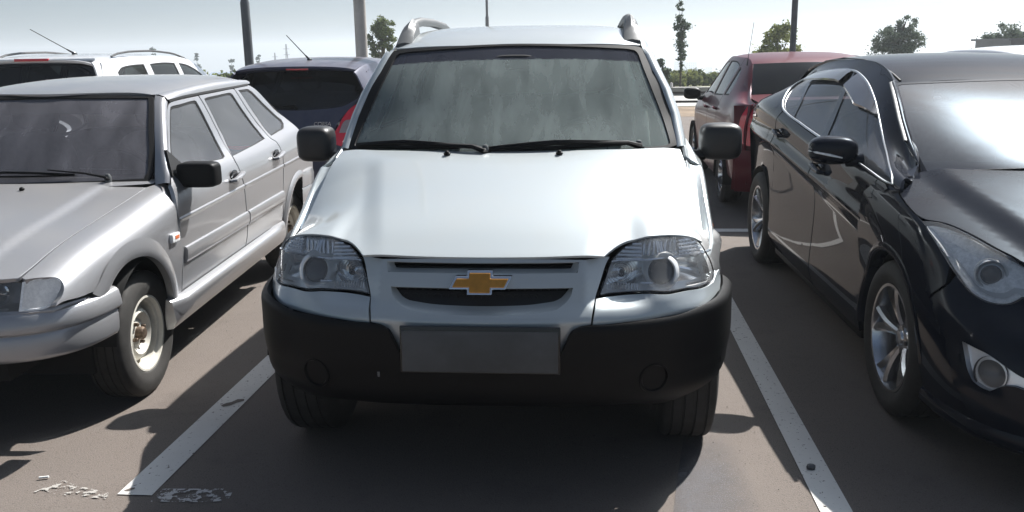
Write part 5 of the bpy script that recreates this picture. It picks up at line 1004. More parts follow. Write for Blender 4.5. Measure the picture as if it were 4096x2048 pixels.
        h2 = holder('headlight', car); recess('reflector', FR, M(hp), M([tuple(c2_+(np.array(p)-c2_)*.8) for p in hp]), .08, 'dark_steel', h2, seg=.02, lip=-.004, backmat=('reflector_back', 'dark_steel')); panel('lens', FR, M(hp), 'lens_clear', h2, step=.05, off=.001, skirt=.006, gap=.001)
        mb = MB(); mb.lathe([(.055, .03), (.052, .0), (.046, -.005), (.0, .01)], 28, axis='y', c=(sg*.52, -.69, .665)); mb.build('lamp_bowl', 'chrome', h2)
    mb = MB(); mb.grid(np.array([[FR.pt([(x, z)])[0]+[0, .012, 0] for x in np.linspace(-.34, .34, 9)] for z in (.60, .66, .72)])); mb.build('front_grille', 'mesh_black', car)
    mb = MB(); mb.grid(np.array([[FR.pt([(x, z)])[0]+[0, dy, 0] for x in np.linspace(-.795, .795, 27)] for z, dy in ((.612, .0), (.603, -.006), (.59, 0))])); mb.build('lamp_strip', PT, car)
    for S in (BU, BU.mir()):
        panel('front_bumper', S, [(0, .0), (1, 0), (2, 0), (3, 0), (4, 0), (5, 0), (6, 0), (6.35, 0), (6.28, 2.5), (6.15, 5), (5.95, 8), (5.8, 11), (3, 11), (0, 11)], PT, car, step=.02, skirt=.02, gap=0, corner=30)
    # underneath and wheels
    mb = MB(); mb.box((0, 1.2, .30), (1.3, 3.0, .2)); mb.box((0, -.1, .48), (1.0, 1.1, .36)); mb.build('underbody', 'under_black', car)
    for sg in (-1, 1):
        for y in (0, 2.46):
            wheel(car, (sg*.683, y, .288), .288, .172, .168, 'steel', sg, steer=.0, mats=('rubber', 'steel_cream'), ph=y)
            wheel_liner(car, (sg*.68, y-(.04 if y < 1 else 0), .30), .345, -.13, .12)
    cabin(car, .62, .42, .72, 1.78, .32, .80, .93, 1.33, light='cabin_grey')
    mb = MB(); P = WS.pt([(.16, .955)])[0]; mb.add([(.12, .62, .955), (.36, .60, .950), (.44, .70, .935), (.2, .72, .94)], [(0, 1, 2, 3)]); o = mb.build('paper_sheet', 'paper', None, smooth=False); o.parent = None
    o.location = (-2.7722, 3.7776, 0.014); o.rotation_euler = (0, 0, .0474); tag(o, 'white paper lying on the dashboard of the silver-grey hatchback', 'paper')
    return car
# ================================================================= dark saloon on the right
def invuv(S, pts, ax=(1, 2), n=140):
    """surface coordinates whose (y, z) or other pair of axes come nearest to the given ones"""
    u, v = np.meshgrid(np.linspace(*S.u, n), np.linspace(*S.v, n)); UV = np.stack([u.ravel(), v.ravel()], 1); P = S.pt(UV)[:, ax]; out = []
    for p in pts:
        c = UV[((P-np.array(p))**2).sum(1).argmin()].copy()
        for _ in range(6):
            b = S.pt([c])[0][list(ax)]; J = np.stack([(S.pt([c+[1e-3, 0]])[0][list(ax)]-b)/1e-3, (S.pt([c+[0, 1e-3]])[0][list(ax)]-b)/1e-3], 1)
            c = c+np.linalg.lstsq(J, np.array(p)-b, rcond=None)[0]
        out.append(tuple(c))
    return out
def build_i40():
    car = thing('parked_car', 'glossy black saloon with chrome window trim and alloy wheels, right of the off-road car', 'car', (2.1025, 3.7703, 0), .0214)
    SI, FR, HO, WS, RO = [SURF['i40', k] for k in ('side', 'front', 'hood', 'ws', 'roof')]; O = OUT; PT = 'paint_black'
    dlo = [(2.18, 7.07), (1.726, 7.05), (1.265, 7.03), (.75, 6.93), (.289, 6.72), (.187, 6.72), (.105, 6.82), (.17, 7.25), (.394, 7.90), (.597, 8.19), (.70, 8.30), (.81, 8.39), (.95, 8.48), (1.12, 8.56), (1.39, 8.72), (1.57, 8.85), (1.725, 8.90), (1.91, 8.87), (2.17, 8.80), (2.36, 8.74), (2.50, 8.55), (2.585, 8.2), (2.53, 7.78), (2.36, 7.28)]
    belt = dlo[:7]; upper = dlo[6:]
    arch_r = lambda S: yz2uv(S, arc(2.77, .325, .375, 6, 174, 16))
    for S, F in ((SI, FR), (SI.mir(), FR.mir())):
        sg = -1 if S is SI else 1
        top = [(y, 9.97) for y in (3.45, 3.1, 2.7, 2.2, 1.7, 1.2, .9, .75, .5, .3, .1, -.05)]
        bs = top[:-2]+[(.12, 8.9), (.06, 7.4), (.02, 6.75), (.07, 6.62)]+[(y-.012*(i == 0), v+.0) for i, (y, v) in enumerate(upper)]+[(2.22, 7.03), (2.27, 6.4), (2.29, 5.5), (2.31, 4.4), (2.37, 3.3)]+arch_r(S)[::-1][0:16]+[(3.16, 1.0), (3.3, .9), (3.46, 1.2), (3.48, 5), (3.48, 8)]
        body = panel('body_side', S, bs, PT, car, step=.03, skirt=.015, gap=.001, corner=30)
        fd = [(.445, .15), (.445, 1.5), (.41, 3.4), (.36, 5.0), (.14, 6.52), (.19, 6.70), (.289, 6.70), (.75, 6.91), (1.272, 7.01), (1.30, 6.2), (1.315, 4.5), (1.31, 2.5), (1.28, 1.0), (1.27, .15)]
        d1 = panel('front_door', S, fd, PT, car, step=.025, skirt=.015, gap=.002, corner=30)
        ra = yz2uv(S, arc(2.77, .325, .39, 172, 150, 5))
        rd = [(1.28, .15), (1.29, 1.0), (1.32, 2.5), (1.325, 4.5), (1.31, 6.2), (1.282, 7.01), (1.726, 7.03), (2.20, 7.05), (2.255, 6.4), (2.275, 5.5), (2.295, 4.4), (2.36, 3.3)]+ra[::-1]+[(2.375, .6), (2.33, .15)]
        d2 = panel('rear_door', S, rd, PT, car, step=.025, skirt=.015, gap=.002, corner=30)
        # glasshouse: chrome frame, dark bars, panes
        sc = _scale(S, dlo); ll = smooth_loop(np.array(dlo)*sc, .03); inn = (_offset(ll, .014)/sc)[::1]; inn2 = (_offset(ll, .026)/sc)
        ch = panel('window_trim', S, dlo, 'satin_chrome', car, [[tuple(p) for p in inn]], step=.02, off=.004, skirt=.008, gap=0)
        panel('window_frame', S, [tuple(p) for p in inn[::2]], 'gloss_black', car, [], step=.05, off=-.035, skirt=0, gap=0) if False else None
        bp0, bp1 = [(1.20, 6.98), (1.29, 7.55), (1.43, 8.07), (1.55, 8.60), (1.60, 8.95)], [(1.275, 7.0), (1.37, 7.55), (1.50, 8.07), (1.62, 8.60), (1.68, 8.95)]
        cp0, cp1 = [(1.93, 7.02), (2.02, 7.55), (2.18, 8.05), (2.26, 8.5), (2.30, 8.85)], [(1.975, 7.04), (2.07, 7.55), (2.235, 8.05), (2.32, 8.5), (2.36, 8.85)]
        poly = [tuple(p) for p in inn[::2]]
        for bp_a, bp_b, nm in ((bp0, bp1, 'door_pillar'), (cp0, cp1, 'quarter_bar')):
            mb = MB(); mb.grid(np.array([[ruv(S, [tuple(np.array(a)*(1-t)+np.array(b)*t)], -.003)[0] for t in (0, .5, 1)] for a, b in zip(bp_a, bp_b)])); mb.build(nm, 'gloss_black', d1 if nm == 'door_pillar' else d2)
        fr_pane = [p for p in poly]
        panel('side_glass', S, poly, 'pane_grey', car, step=.05, off=-.009, skirt=0, gap=0)
        # wind deflectors over the side windows
        for a, b, w, par in ((.80, 1.50, .055, d1), (1.63, 2.36, .05, d2)):
            uy = [p for p in upper]; ys = np.linspace(a, b, 16); vs = np.interp(ys, [p[0] for p in upper[:14]], [p[1] for p in upper[:14]])
            tw = np.clip((ys-a)/.35, .0, 1)**.7 if a < 1 else np.ones(16); rows = [[ruv(S, [(y+dy, v-k*q)], h)[0] for k, dy, h in ((.05, 0, .004), (.25, 0, .014), (.52, .0, .020), (.56, 0, .012))] for y, v, q in zip(ys, vs, tw)]
            mb = MB(); mb.grid(np.array(rows)); mb.build('wind_deflector', 'smoked', par)
        # handles
        for p, (y, v) in ((d1, (1.16, 5.15)), (d2, (2.13, 5.45))):
            q = S.pt([(y, v)])[0]; nn = S.nrm([(y, v)])[0]; mb = MB(); mb.sph(q+nn*.0, (.008, .045, .026), .8); mb.build('handle_cup', 'gloss_black', p)
            mb = MB(); mb.tube([q+nn*.002+np.array([0, -.09, -.010]), q+nn*.028+np.array([0, -.075, -.010]), q+nn*.034+np.array([0, 0, 0]), q+nn*.028+np.array([0, .075, .008]), q+nn*.002+np.array([0, .09, .010])], [.010, .013, .014, .013, .010], 10); mb.build('door_handle', 'satin_chrome' if False else PT, p)
        # wing and bumper cover
        ar = O['i_arch']; fa = invuv(F, arc(0, .325, .372, 88, -8, 12)); fa2 = invuv(F, arc(0, .325, .372, 172, 92, 9))       # y<0 is the nose
        wing = [(.25, .5), (.25, 3.0), (.42, 4.9), (.95, 5.62)]+O['i_gapf'][0:3]+[(2.48, 5.40)]+O['i_lamp_low'][1:5]+[(3.55, 4.0), (3.25, 3.45)]
        wing = wing+[p for p in invuv(F, arc(0, .325, .376, 168, 4, 20))]+[(.52, .9), (.50, .5)]
        wg = panel('front_wing', F, wing, PT, car, step=.022, skirt=.02, gap=.0015, corner=30)
        rows = []
        for a in np.linspace(-6, 176, 26):
            row = []
            for r, dx in ((.36, -.05), (.366, -.004), (.372, .004), (.388, .006), (.405, .001)):
                y, z = -r*math.cos(math.radians(a))*-1, .325+r*math.sin(math.radians(a)); uv = invuv(FR, [(y, max(.2, z))], n=60)[0]; p = FR.pt([uv])[0]; row.append((sg*(-p[0]+dx), y, z))
            rows.append(row)
        mb = MB(); mb.grid(np.array(rows)); mb.build('wheel_arch_lip', PT, wg, angle=60)
        bump = [(3.27, 3.40), (3.57, 3.95)]+O['i_lamp_low'][5:]+[(5.3, 4.6), (5.55, 5.2), (5.6, 5.9), (8, 5.9), (8, 0), (4.6, 0), (3.6, 0), (3.22, .6), (3.05, 1.3), (3.0, 2.2), (3.08, 2.9)]
        fog = O['i_fog'][:5]+[(5.9, 2.1), (6.1, 1.95), (5.8, 1.85)]+O['i_fog'][5:]
        bm = panel('front_bumper', F, bump, PT, car, [fog], step=.025, skirt=.02, gap=.0015, corner=30)
        recess('fog_surround', F, fog, [tuple(np.array([4.85, 2.1])+(np.array(p)-np.array([4.85, 2.1]))*.93) for p in fog], .014, 'satin_chrome', bm, back='n', seg=.012, lip=.004)
        panel('fog_bezel', F, [tuple(np.array([4.85, 2.1])+(np.array(p)-np.array([4.85, 2.1]))*.95) for p in fog], 'lamp_chrome', bm, [[tuple(np.array([4.76, 2.09])+np.array([.27*math.cos(t), .30*math.sin(t)])) for t in np.linspace(0, 2*PI, 22)[:-1]]], step=.02, off=-.012, skirt=.004, gap=0)
        cc = F.pt([(4.76, 2.09)])[0]; nn = F.nrm([(4.76, 2.09)])[0]
        mb = MB(); ax = Vector(nn); M_ = ax.to_track_quat('Z', 'Y').to_matrix()
        mb.lathe([(.060, -.006), (.056, -.03), (.030, -.055), (0, -.06)], 28, axis='z'); mb.V = [tuple(M_ @ Vector(v)+Vector(cc)) for v in mb.V]; fl = mb.build('fog_lamp', 'dark_steel', bm)
        mb = MB(); mb.lathe([(.058, -.012), (.04, -.004), (0, -.001)], 28, axis='z'); mb.V = [tuple(M_ @ Vector(v)+Vector(cc)) for v in mb.V]; mb.build('fog_lens', 'lens_clear', fl) if False else None
        mb = MB(); mb.lathe([(.056, -.010), (0, -.010)], 28, axis='z'); mb.V = [tuple(M_ @ Vector(v)+Vector(cc)) for v in mb.V]; mb.build('fog_glass', 'lens_clear', bm)
        mb = MB(); mb.grid(np.array([[F.pt([(u, v)])[0]+F.nrm([(u, v)])[0]*h for u in np.linspace(3.1, 8, 26)] for v, h in ((.75, -.002), (.6, .012), (.35, .02), (.1, .012), (.0, -.01))])); mb.build('front_lip', PT, bm, angle=50)
        # headlamp
        lamp = [(2.50, 5.42)]+O['i_lamp_side'][2:]+[(5.1, 5.1), (5.35, 4.9), (5.4, 4.7), (5.25, 4.5)]+O['i_lamp_low'][::-1]
        c = np.array([4.15, 4.8]); lg = [np.array(p) for p in lamp]; ins = [tuple(c+(p-c)*.94) for p in lg]
        hd = holder('headlight', car); bk = (sg*-.028, .042, -.005)
        recess('lamp_surround', F, lamp, ins, .01, 'gloss_black', hd, back='n', seg=.015, lip=-.002)
        recess('reflector', F, ins, [tuple(c+(p-c)*.72) for p in lg], 0, 'lamp_chrome', hd, back=bk, seg=.015, lip=-.012, backmat=('reflector_back', 'clear_lens'))
        panel('lens', F, lamp, 'lens_clear', hd, step=.03, off=.001, skirt=.004, gap=.002)
        low = [np.array(p) for p in O['i_lamp_low'][3:]]; cen = np.array([4.3, 4.85])
        rows = [[F.pt([cen+(p-cen)*k])[0]-F.nrm([cen+(p-cen)*k])[0]*h for k, h in ((.97, .030), (.92, .012), (.84, .010), (.74, .018), (.70, .035))] for p in low]
        mb = MB(); mb.grid(np.array(rows)); mb.build('light_guide', 'clear_lens', hd, angle=60)
        pc = F.pt([(4.274, 4.772)])[0]; pn = Vector(F.nrm([(4.274, 4.772)])[0]); fwd = Vector((pn.x*.55, -1, 0)).normalized(); M_ = fwd.to_track_quat('Z', 'Y').to_matrix(); base = Vector(pc)-pn*.028
        for nm, prof, mt in (('projector_ring', [(.052, -.04), (.055, -.012), (.050, -.004), (.045, -.012), (.042, -.03)], 'ring_white'), ('projector_lens', [(.036, -.03), (.034, -.006), (.024, .006), (0, .010)], 'gloss_black'), ('projector_rim', [(.043, -.03), (.040, -.004), (.035, -.004), (.034, -.02)], 'satin_chrome')):
            mb = MB(); mb.lathe(prof, 36, axis='z'); mb.V = [tuple(M_ @ Vector(v)+base) for v in mb.V]; mb.build(nm, mt, hd)
        # mirror
        m = superbox_mirror(car, (sg*.965, .62, 1.045), (.112, .085, .066), sg, PT, arm=(sg*.83, .60, 1.0), e=.72, rot=sg*.18)
        mb = MB(); mb.tube([(sg*1.078, .605, 1.045), (sg*1.05, .568, 1.040), (sg*1.0, .541, 1.030), (sg*.945, .528, 1.018)], [.006, .011, .011, .006], 8, flat=.6); mb.build('mirror_indicator', 'clear_lens', m)
        # screen pillar
        we = O['i_wsedge']; we = [(-.573, 1.334)]+[tuple(p) for p in we]
        yy = [float(WS.pt([p])[0][1]) for p in we]; A = WS.pt(we)+WS.nrm(we)*.0; A = A*np.array([-sg if sg > 0 else 1, 1, 1]) if sg < 0 else A*np.array([-1, 1, 1])
        B = S.pt([(max(-.04, min(1.08, y-.02)), 9.97) for y in yy]); o_ = np.array([sg*.3, -.3, .4])*.012
        mb = MB(); mb.grid(np.array([A, A*.6+B*.4+o_, A*.25+B*.75+o_, B])); mb.build('windscreen_pillar', PT, car, angle=80)
        Ah = HO.pt([(-.843, .05), (-.838, .12), (-.825, .20), (-.79, .26), (-.72, .26)]); Ah[:, 0] *= -sg; Bs = S.pt([(.02, 6.70), (.09, 7.2), (.13, 8.2), (.17, 9.2), (.215, 9.97)]); Ce = A[-1]
        Bs2 = np.array([Bs[0], Bs[1], Bs[2], Bs[3], Bs[4]]); mb = MB(); mb.grid(np.array([Ah+[0, 0, -.004], Ah*.5+Bs2*.5+[0, 0, -.003], Bs2])); mb.build('pillar_base', PT, car, angle=80)
        P = [tuple(A[i]+np.array([sg*.004, -.006, .006])) for i in range(len(A)-2)]; mb = MB(); mb.tube(P, .009, 8, flat=.7); mb.build('pillar_trim', 'rail_plastic', car)
        # tail lamp on the rear corner
        mb = MB(); q = [S.pt([(y, v)])[0]+S.nrm([(y, v)])[0]*.006 for y, v in ((3.14, 5.6), (3.4, 5.4), (3.46, 6.6), (3.3, 6.8))]; mb.add(q, [(0, 1, 2, 3)]); mb.build('tail_light', 'red_lens', car)
        mb = MB(); mb.box((sg*.80, 1.35, .215), (.08, 1.85, .07)); mb.build('sill', 'black_plastic', car, bevel=.02)
    # bonnet
    g = O['i_hoodgap']; hl = [(p[0]+.004, p[1]) for p in g[:3]]+[(-.848, -.16), (-.832, -.206), (-.812, -.226)]+[(p[0]+.003, p[1]-.004) for p in g[5:]]+[(-.56, -.70), (-.40, -.77), (-.2, -.80)]
    re_ = [(-.815, .27), (-.72, .215), (-.5, .09), (-.25, .01)]
    panel('bonnet', HO, [(-.838, .12)]+hl+[(0, -.81)]+mirx(hl)[::-1]+[(.838, .12)]+mirx(re_)+[(0, -.01)]+re_[::-1], PT, car, step=.03, skirt=.015, gap=.002, corner=30)
    # windscreen
    we = [tuple(p) for p in O['i_wsedge']]; wl = [(-.573, 1.334)]+we+[(-.705, .978)]
    wo = wl+[(-.5, .965), (-.25, .955), (0, .952), (.25, .955), (.5, .965)]+mirx(wl)[::-1]+[(.3, 1.345), (0, 1.350), (-.3, 1.345)]
    panel('windscreen', WS, wo, 'screen_tint', car, step=.05, off=0, skirt=.006, gap=.003)
    bi = [(p[0]*.962, 1.165+(p[1]-1.165)*.955) for p in wo]; panel('screen_border', WS, wo, 'gloss_black', car, [bi], step=.04, off=.0015, skirt=0, gap=.004)
    rows = [[(x, y0-.04+.20*abs(x/.72)**2.2, z) for x in np.linspace(-.60, .60, 17)] for y0, z in ((-.03, .985), (.0, .995), (.06, .985), (.12, .965))]
    mb = MB(); mb.grid(np.array(rows)); mb.build('cowl', 'black_plastic', car)
    wiper(car, WS, (-.35, .985), (-.25, 1.0), (-.1, 1.01), (-.60, .995), (.1, 1.0)); wiper(car, WS, (.45, .985), (.35, 1.0), (.25, 1.01), (-.05, 1.0), (.6, 1.0))
    # roof with its side grooves
    rl = [(0, 1.025), (-.3, 1.045), (-.53, 1.055), (-.568, 1.075), (-.56, 1.3), (-.545, 1.8), (-.545, 2.4), (-.54, 2.85), (-.50, 2.98), (0, 3.06)]
    panel('roof', RO, rl+mirx(rl[1:-1])[::-1], PT, car, step=.06, skirt=.015, gap=0)
    for sg in (-1, 1):
        pth = [RO.pt([(sg*.515, y)])[0]+[0, 0, .003] for y in (1.10, 1.2, 1.4, 1.7, 2.1, 2.5, 2.9)]; mb = MB(); mb.tube(pth, .006, 6, flat=.6); mb.build('roof_groove_strip', 'seal_rubber', car)
    # tail closed off
    E = [(3.47, v) for v in (.6, 2, 4, 5.5, 7, 8.5)]; R1 = SI.pt(E)
    mb = MB(); mb.grid(np.array([[(p[0]*x, p[1]+.12*(1-x*x), p[2]) for x in np.linspace(-1, 1, 11)] for p in R1])); mb.build('boot_panel', PT, car)
    tl = SI.pt([(3.48, 9.9)])[0]; mb = MB(); mb.grid(np.array([[(x*abs(tl[0]), y+.1*(1-x*x)*(y > 3.3), z) for x in np.linspace(-1, 1, 9)] for y, z in ((3.0, 1.24), (3.2, 1.19), (3.48, 1.13))])); mb.build('boot_lid', PT, car)
    mb = MB(); mb.grid(np.array([[(x*.53, y, z+.02*(1-x*x)) for x in np.linspace(-1, 1, 9)] for y, z in ((2.92, 1.345), (3.05, 1.30), (3.3, 1.19))])); mb.build('rear_window', 'gloss_black', car)
    mb = MB(); mb.box((0, 1.3, .30), (1.4, 3.9, .2)); mb.box((0, -.3, .45), (1.1, .9, .34)); mb.build('underbody', 'under_black', car)
    for sg in (-1, 1):
        for y in (0, 2.77):
            wheel(car, (sg*.757, y, .327), .327, .222, .222, 5, sg, mats=('rubber', 'alloy'), ph=.5+y*.2)
            wheel_liner(car, (sg*.755, y, .327), .366, -.10, .10)
    cabin(car, .66, .48, .85, 2.05, .32, .86, .98, 1.4)
    return car
# ================================================================= cars of the far row, tails towards the camera (origin: ground under the tail, y runs to the nose)
def rear_car(p):
    car = thing('parked_car', p['label'], 'car', p['loc'], p.get('rot', 0.)); W, L, PT = p['W'], p['L'], p['paint']
    xr = spl(p['xr']); zr = spl(p['zr']); zb = spl(p['zb']); tp = spl(p['taper'])
    f = lambda g, y: float(g(np.array([y]))[0])
    ys = p['ys']; st = []
    for y in ys:
        t, b, r, x = f(tp, y), f(zb, y), f(zr, y), f(xr, y); X = W-t
        if r < b+.03: r = b+.03
        st.append([(X-.05, y, .20), (X-.025, y, .32), (X-.005, y, .52), (X, y, .70), (X-.012, y, .5*(.70+b)+.02), (X-.045, y, b), (.5*(X-.045+x)+.012, y, .5*(b+r)), (x+.030, y, r-.035), (x, y, r)])
    S0 = loft(ys, st, (1, 0, .2)); rp, k = spl(p['rear']), p.get('bow', .16)
    RS = hf('y', lambda x, z: rp(z)+k*np.abs(x/W)**2.6, (-W, W), (.2, 1.5), (0, -1, .2))
    rf = p['roof']; RO = hf('z', lambda x, y: spl(rf)(y)-.015*(x/.55)**2-.03*np.abs(x/.6)**6, (-.75, .75), (rf[0][0], rf[-1][0]), (0, 0, 1))
    y0, y1, y2, y3 = p['y0'], p['doors'][0], p['doors'][1], p['doors'][2]; ax = (p['axle'], p['axle']+p['wb']); R = p['R']
    for S in (S0, S0.mir()):
        sg = 1 if S is S0 else -1; Y = lambda L_: yz2uv(S, L_)
        wins = {k_: Y(v) for k_, v in p['wins'].items()}
        top = lambda a, b: [(y, 7.98) for y in np.linspace(a, b, max(2, int(abs(b-a)/.15)))]
        q = top(y0, y1-.003)+[(y1-.003, 5), (y1-.003, 3)]+Y(arc(ax[0], R, R+.06, 25, 172, 14))+[(y0, .9), (y0, 3), (y0, 5.5)]
        qp = panel('quarter_panel', S, q, PT, car, [wins['quarter']] if 'quarter' in wins else [], step=.04, gap=.001, corner=30)
        if 'quarter' in wins: pane_set(S, wins['quarter'], car, .018, p['glass'], door=qp)
        d = top(y1, y2-.004)+[(y2-.004, 4), (y2-.004, .1), (ax[0]+R+.10, .1), (ax[0]+R+.075, 1.1)]+Y(arc(ax[0], R, R+.065, 12, 24, 3))+[(y1, 3.2), (y1, 5)]
        rd = panel('rear_door', S, d, PT, car, [wins['rear']], step=.04, gap=.003, corner=30); pane_set(S, wins['rear'], car, .018, p['glass'], door=rd)
        d = top(y2, y3)+[(y3+.04, 4), (y3+.04, .1), (y2, .1), (y2, 4)]
        fd = panel('front_door', S, d, PT, car, [wins['front']], step=.04, gap=.003, corner=30); pane_set(S, wins['front'], car, .018, p['glass'], door=fd)
        d = top(y3+.002, L-.02)+[(L-.02, 4), (L-.02, .5), (ax[1]+R+.1, .3)]+Y(arc(ax[1], R, R+.06, 5, 175, 14))+[(y3+.044, .1), (y3+.044, 4)]
        panel('front_wing', S, d, PT, car, step=.05, gap=.002, corner=30)
        for dr, (y, z) in ((rd, p['handles'][0]), (fd, p['handles'][1])):
            c = Y([(y, z)])[0]; qq = S.pt([c])[0]; nn = S.nrm([c])[0]; mb = MB(); mb.tube([qq+nn*.002+np.array([0, -.085, 0]), qq+nn*.028+np.array([0, -.06, 0]), qq+nn*.028+np.array([0, .06, .003]), qq+nn*.002+np.array([0, .085, .003])], .012, 8); mb.build('door_handle', PT, dr)
        m = p['mirror']; superbox_mirror(car, (sg*(W+.085), m[0], m[1]), (.10, .07, .068), sg, p.get('mirror_mat', PT), arm=(sg*(W-.07), m[0]+.04, m[1]-.05), e=.7)
        for nm, o_, m_ in p.get('lamps', []):
            o_ = [(x*sg, z) for x, z in o_]; lp = panel(nm, RS, o_, m_, car, step=.04, off=.012, skirt=.02, gap=.001)
            for nm2, o2, m2 in p.get('lamp_bits', []): panel(nm2, RS, [(x*sg, z) for x, z in o2], m2, lp, step=.03, off=.015, skirt=.004, gap=0)
        for y in ax: wheel(car, (sg*(W-.105), y, R), R, .19, p['rr'], p['rim'], sg, n=72, mats=('rubber', p.get('rim_mat', 'alloy')), ph=.2+y)
        for y in ax: mb = MB(); mb.lathe([(R+.05, -.12), (R+.05, .08)], 28, c=(sg*(W-.11), y, R)); lnr = mb; lnr.V = [(v[0], v[1], max(v[2], .22)) for v in lnr.V]; lnr.build('wheel_liner', 'under_black', car)
    # tail
    rw = p['rwin']; TE = p['tail_edge']; zs_ = [z for x, z in TE]
    tg = TE+[(-x, z) for x, z in TE[::-1]]
    tgo = panel('tailgate', RS, tg, PT, car, [rw], step=.04, gap=.003, corner=30)
    sc = _scale(RS, rw); inn = _offset(smooth_loop(np.array(rw)*sc, .03), .02)/sc; inn = [tuple(v) for v in inn[::2]]
    rwf = panel('rear_window', RS, rw, 'gloss_black', tgo, [inn], step=.03, off=-.001, skirt=.01, gap=0); panel('pane', RS, inn, p['rglass'], rwf, step=.06, off=-.004, skirt=0, gap=0)
    panel('rear_bumper', RS, p['bumper'], PT, car, step=.05, off=.02, skirt=.04, gap=.002)
    rows = [[RS.pt([(x, z)])[0] for x in np.linspace(-W*.99, W*.99, 15)] for z in np.linspace(.24, 1.0, 9)]; mb = MB(); mb.grid(np.array([[(q[0], q[1]+.03, q[2]) for q in r] for r in rows])); mb.build('tail_frame', PT, car)
    # roof, screen, bonnet, nose
    e = [(f(xr, y)-.002, y) for y in np.linspace(rf[0][0]+.02, rf[-1][0]-.02, 12)]
    panel('roof', RO, e+[(-x, y) for x, y in e[::-1]], PT, car, step=.07, skirt=.02, gap=0)
    ya, za, yb_, zb_ = rf[-1][0]-.02, rf[-1][1]-.01, p['wsb'][0], p['wsb'][1]
    rows = [[(x*(f(xr, ya+(yb_-ya)*t)-.01), ya+(yb_-ya)*t-.14*abs(x)**2.2*t, za+(zb_-za)*t+.03*math.sin(PI*t)) for x in np.linspace(-1, 1, 11)] for t in np.linspace(0, 1, 6)]
    mb = MB(); mb.grid(np.array(rows)); mb.build('windscreen', p['glass'], car)
    rows = [[(x*(f(xr, min(L-.03, y))-.0), y-.10*abs(x)**3*(y-yb_)/(L-yb_), f(zr, min(y, L))+.035*(1-x*x)) for x in np.linspace(-1, 1, 11)] for y in np.linspace(yb_-.12, L, 7)]
    mb = MB(); mb.grid(np.array(rows)); mb.build('bonnet', PT, car)
    E = S0.pt([(L-.02, v) for v in (.3, 2, 4, 6, 7.9)]); mb = MB(); mb.grid(np.array([[(q[0]*x, q[1]+.10*(1-x*x), q[2]) for x in np.linspace(-1, 1, 9)] for q in E])); mb.build('front_bumper', PT, car)
    mb = MB(); mb.box((0, L/2, .34), (1.2, L*.8, .26)); mb.box((0, .5, .42), (1.1, .5, .2)); mb.build('underbody', 'under_black', car)
    # cabin seen from behind
    for sx in (-1, 1): mb = MB(); mb.sph((sx*.34, p['doors'][1]+.0, .86), (.23, .08, .30), .55); st = mb.build('front_seat', 'seat_cloth', car); mb = MB(); mb.sph((sx*.34, p['doors'][1]-.03, 1.20), (.12, .05, .085), .6); mb.build('head_rest', 'seat_cloth', st)
    mb = MB(); mb.sph((0, p['axle']+.15, .84), (.62, .09, .30), .4); mb.build('rear_bench', 'seat_cloth', car)
    mb = MB(); mb.box((0, y3+.1, .86), (1.2, .4, .12)); mb.build('dashboard', 'cabin_dark', car, bevel=.03)
    return car, S0, RS, RO, tgo
def text_on(body, size, loc, parent, m, name, rot=(PI/2, 0, 0), depth=.002, shear=.2):
    cu = bpy.data.curves.new(name, 'FONT'); cu.body = body; cu.size = size; cu.extrude = depth; cu.shear = shear; t = bpy.data.objects.new(name+'_curve', cu); COL.objects.link(t)
    dg = bpy.context.evaluated_depsgraph_get(); me = bpy.data.meshes.new_from_object(t.evaluated_get(dg)); bpy.data.objects.remove(t)
    me.materials.clear(); me.materials.append(MATS[m]); o = bpy.data.objects.new(name, me); COL.objects.link(o); o.parent = parent; o.location = loc; o.rotation_euler = rot; return o
def antenna(car, base, tip, r=.006, foot=True):
    mb = MB(); b, t = Vector(base), Vector(tip); mb.tube([b, b+(t-b)*.15, b+(t-b)*.2, t], [r*1.9, r*1.3, r*.8, r*.6], 6)
    if foot: mb.sph(b, (.022, .035, .014))
    mb.build('antenna', 'gloss_black', car)
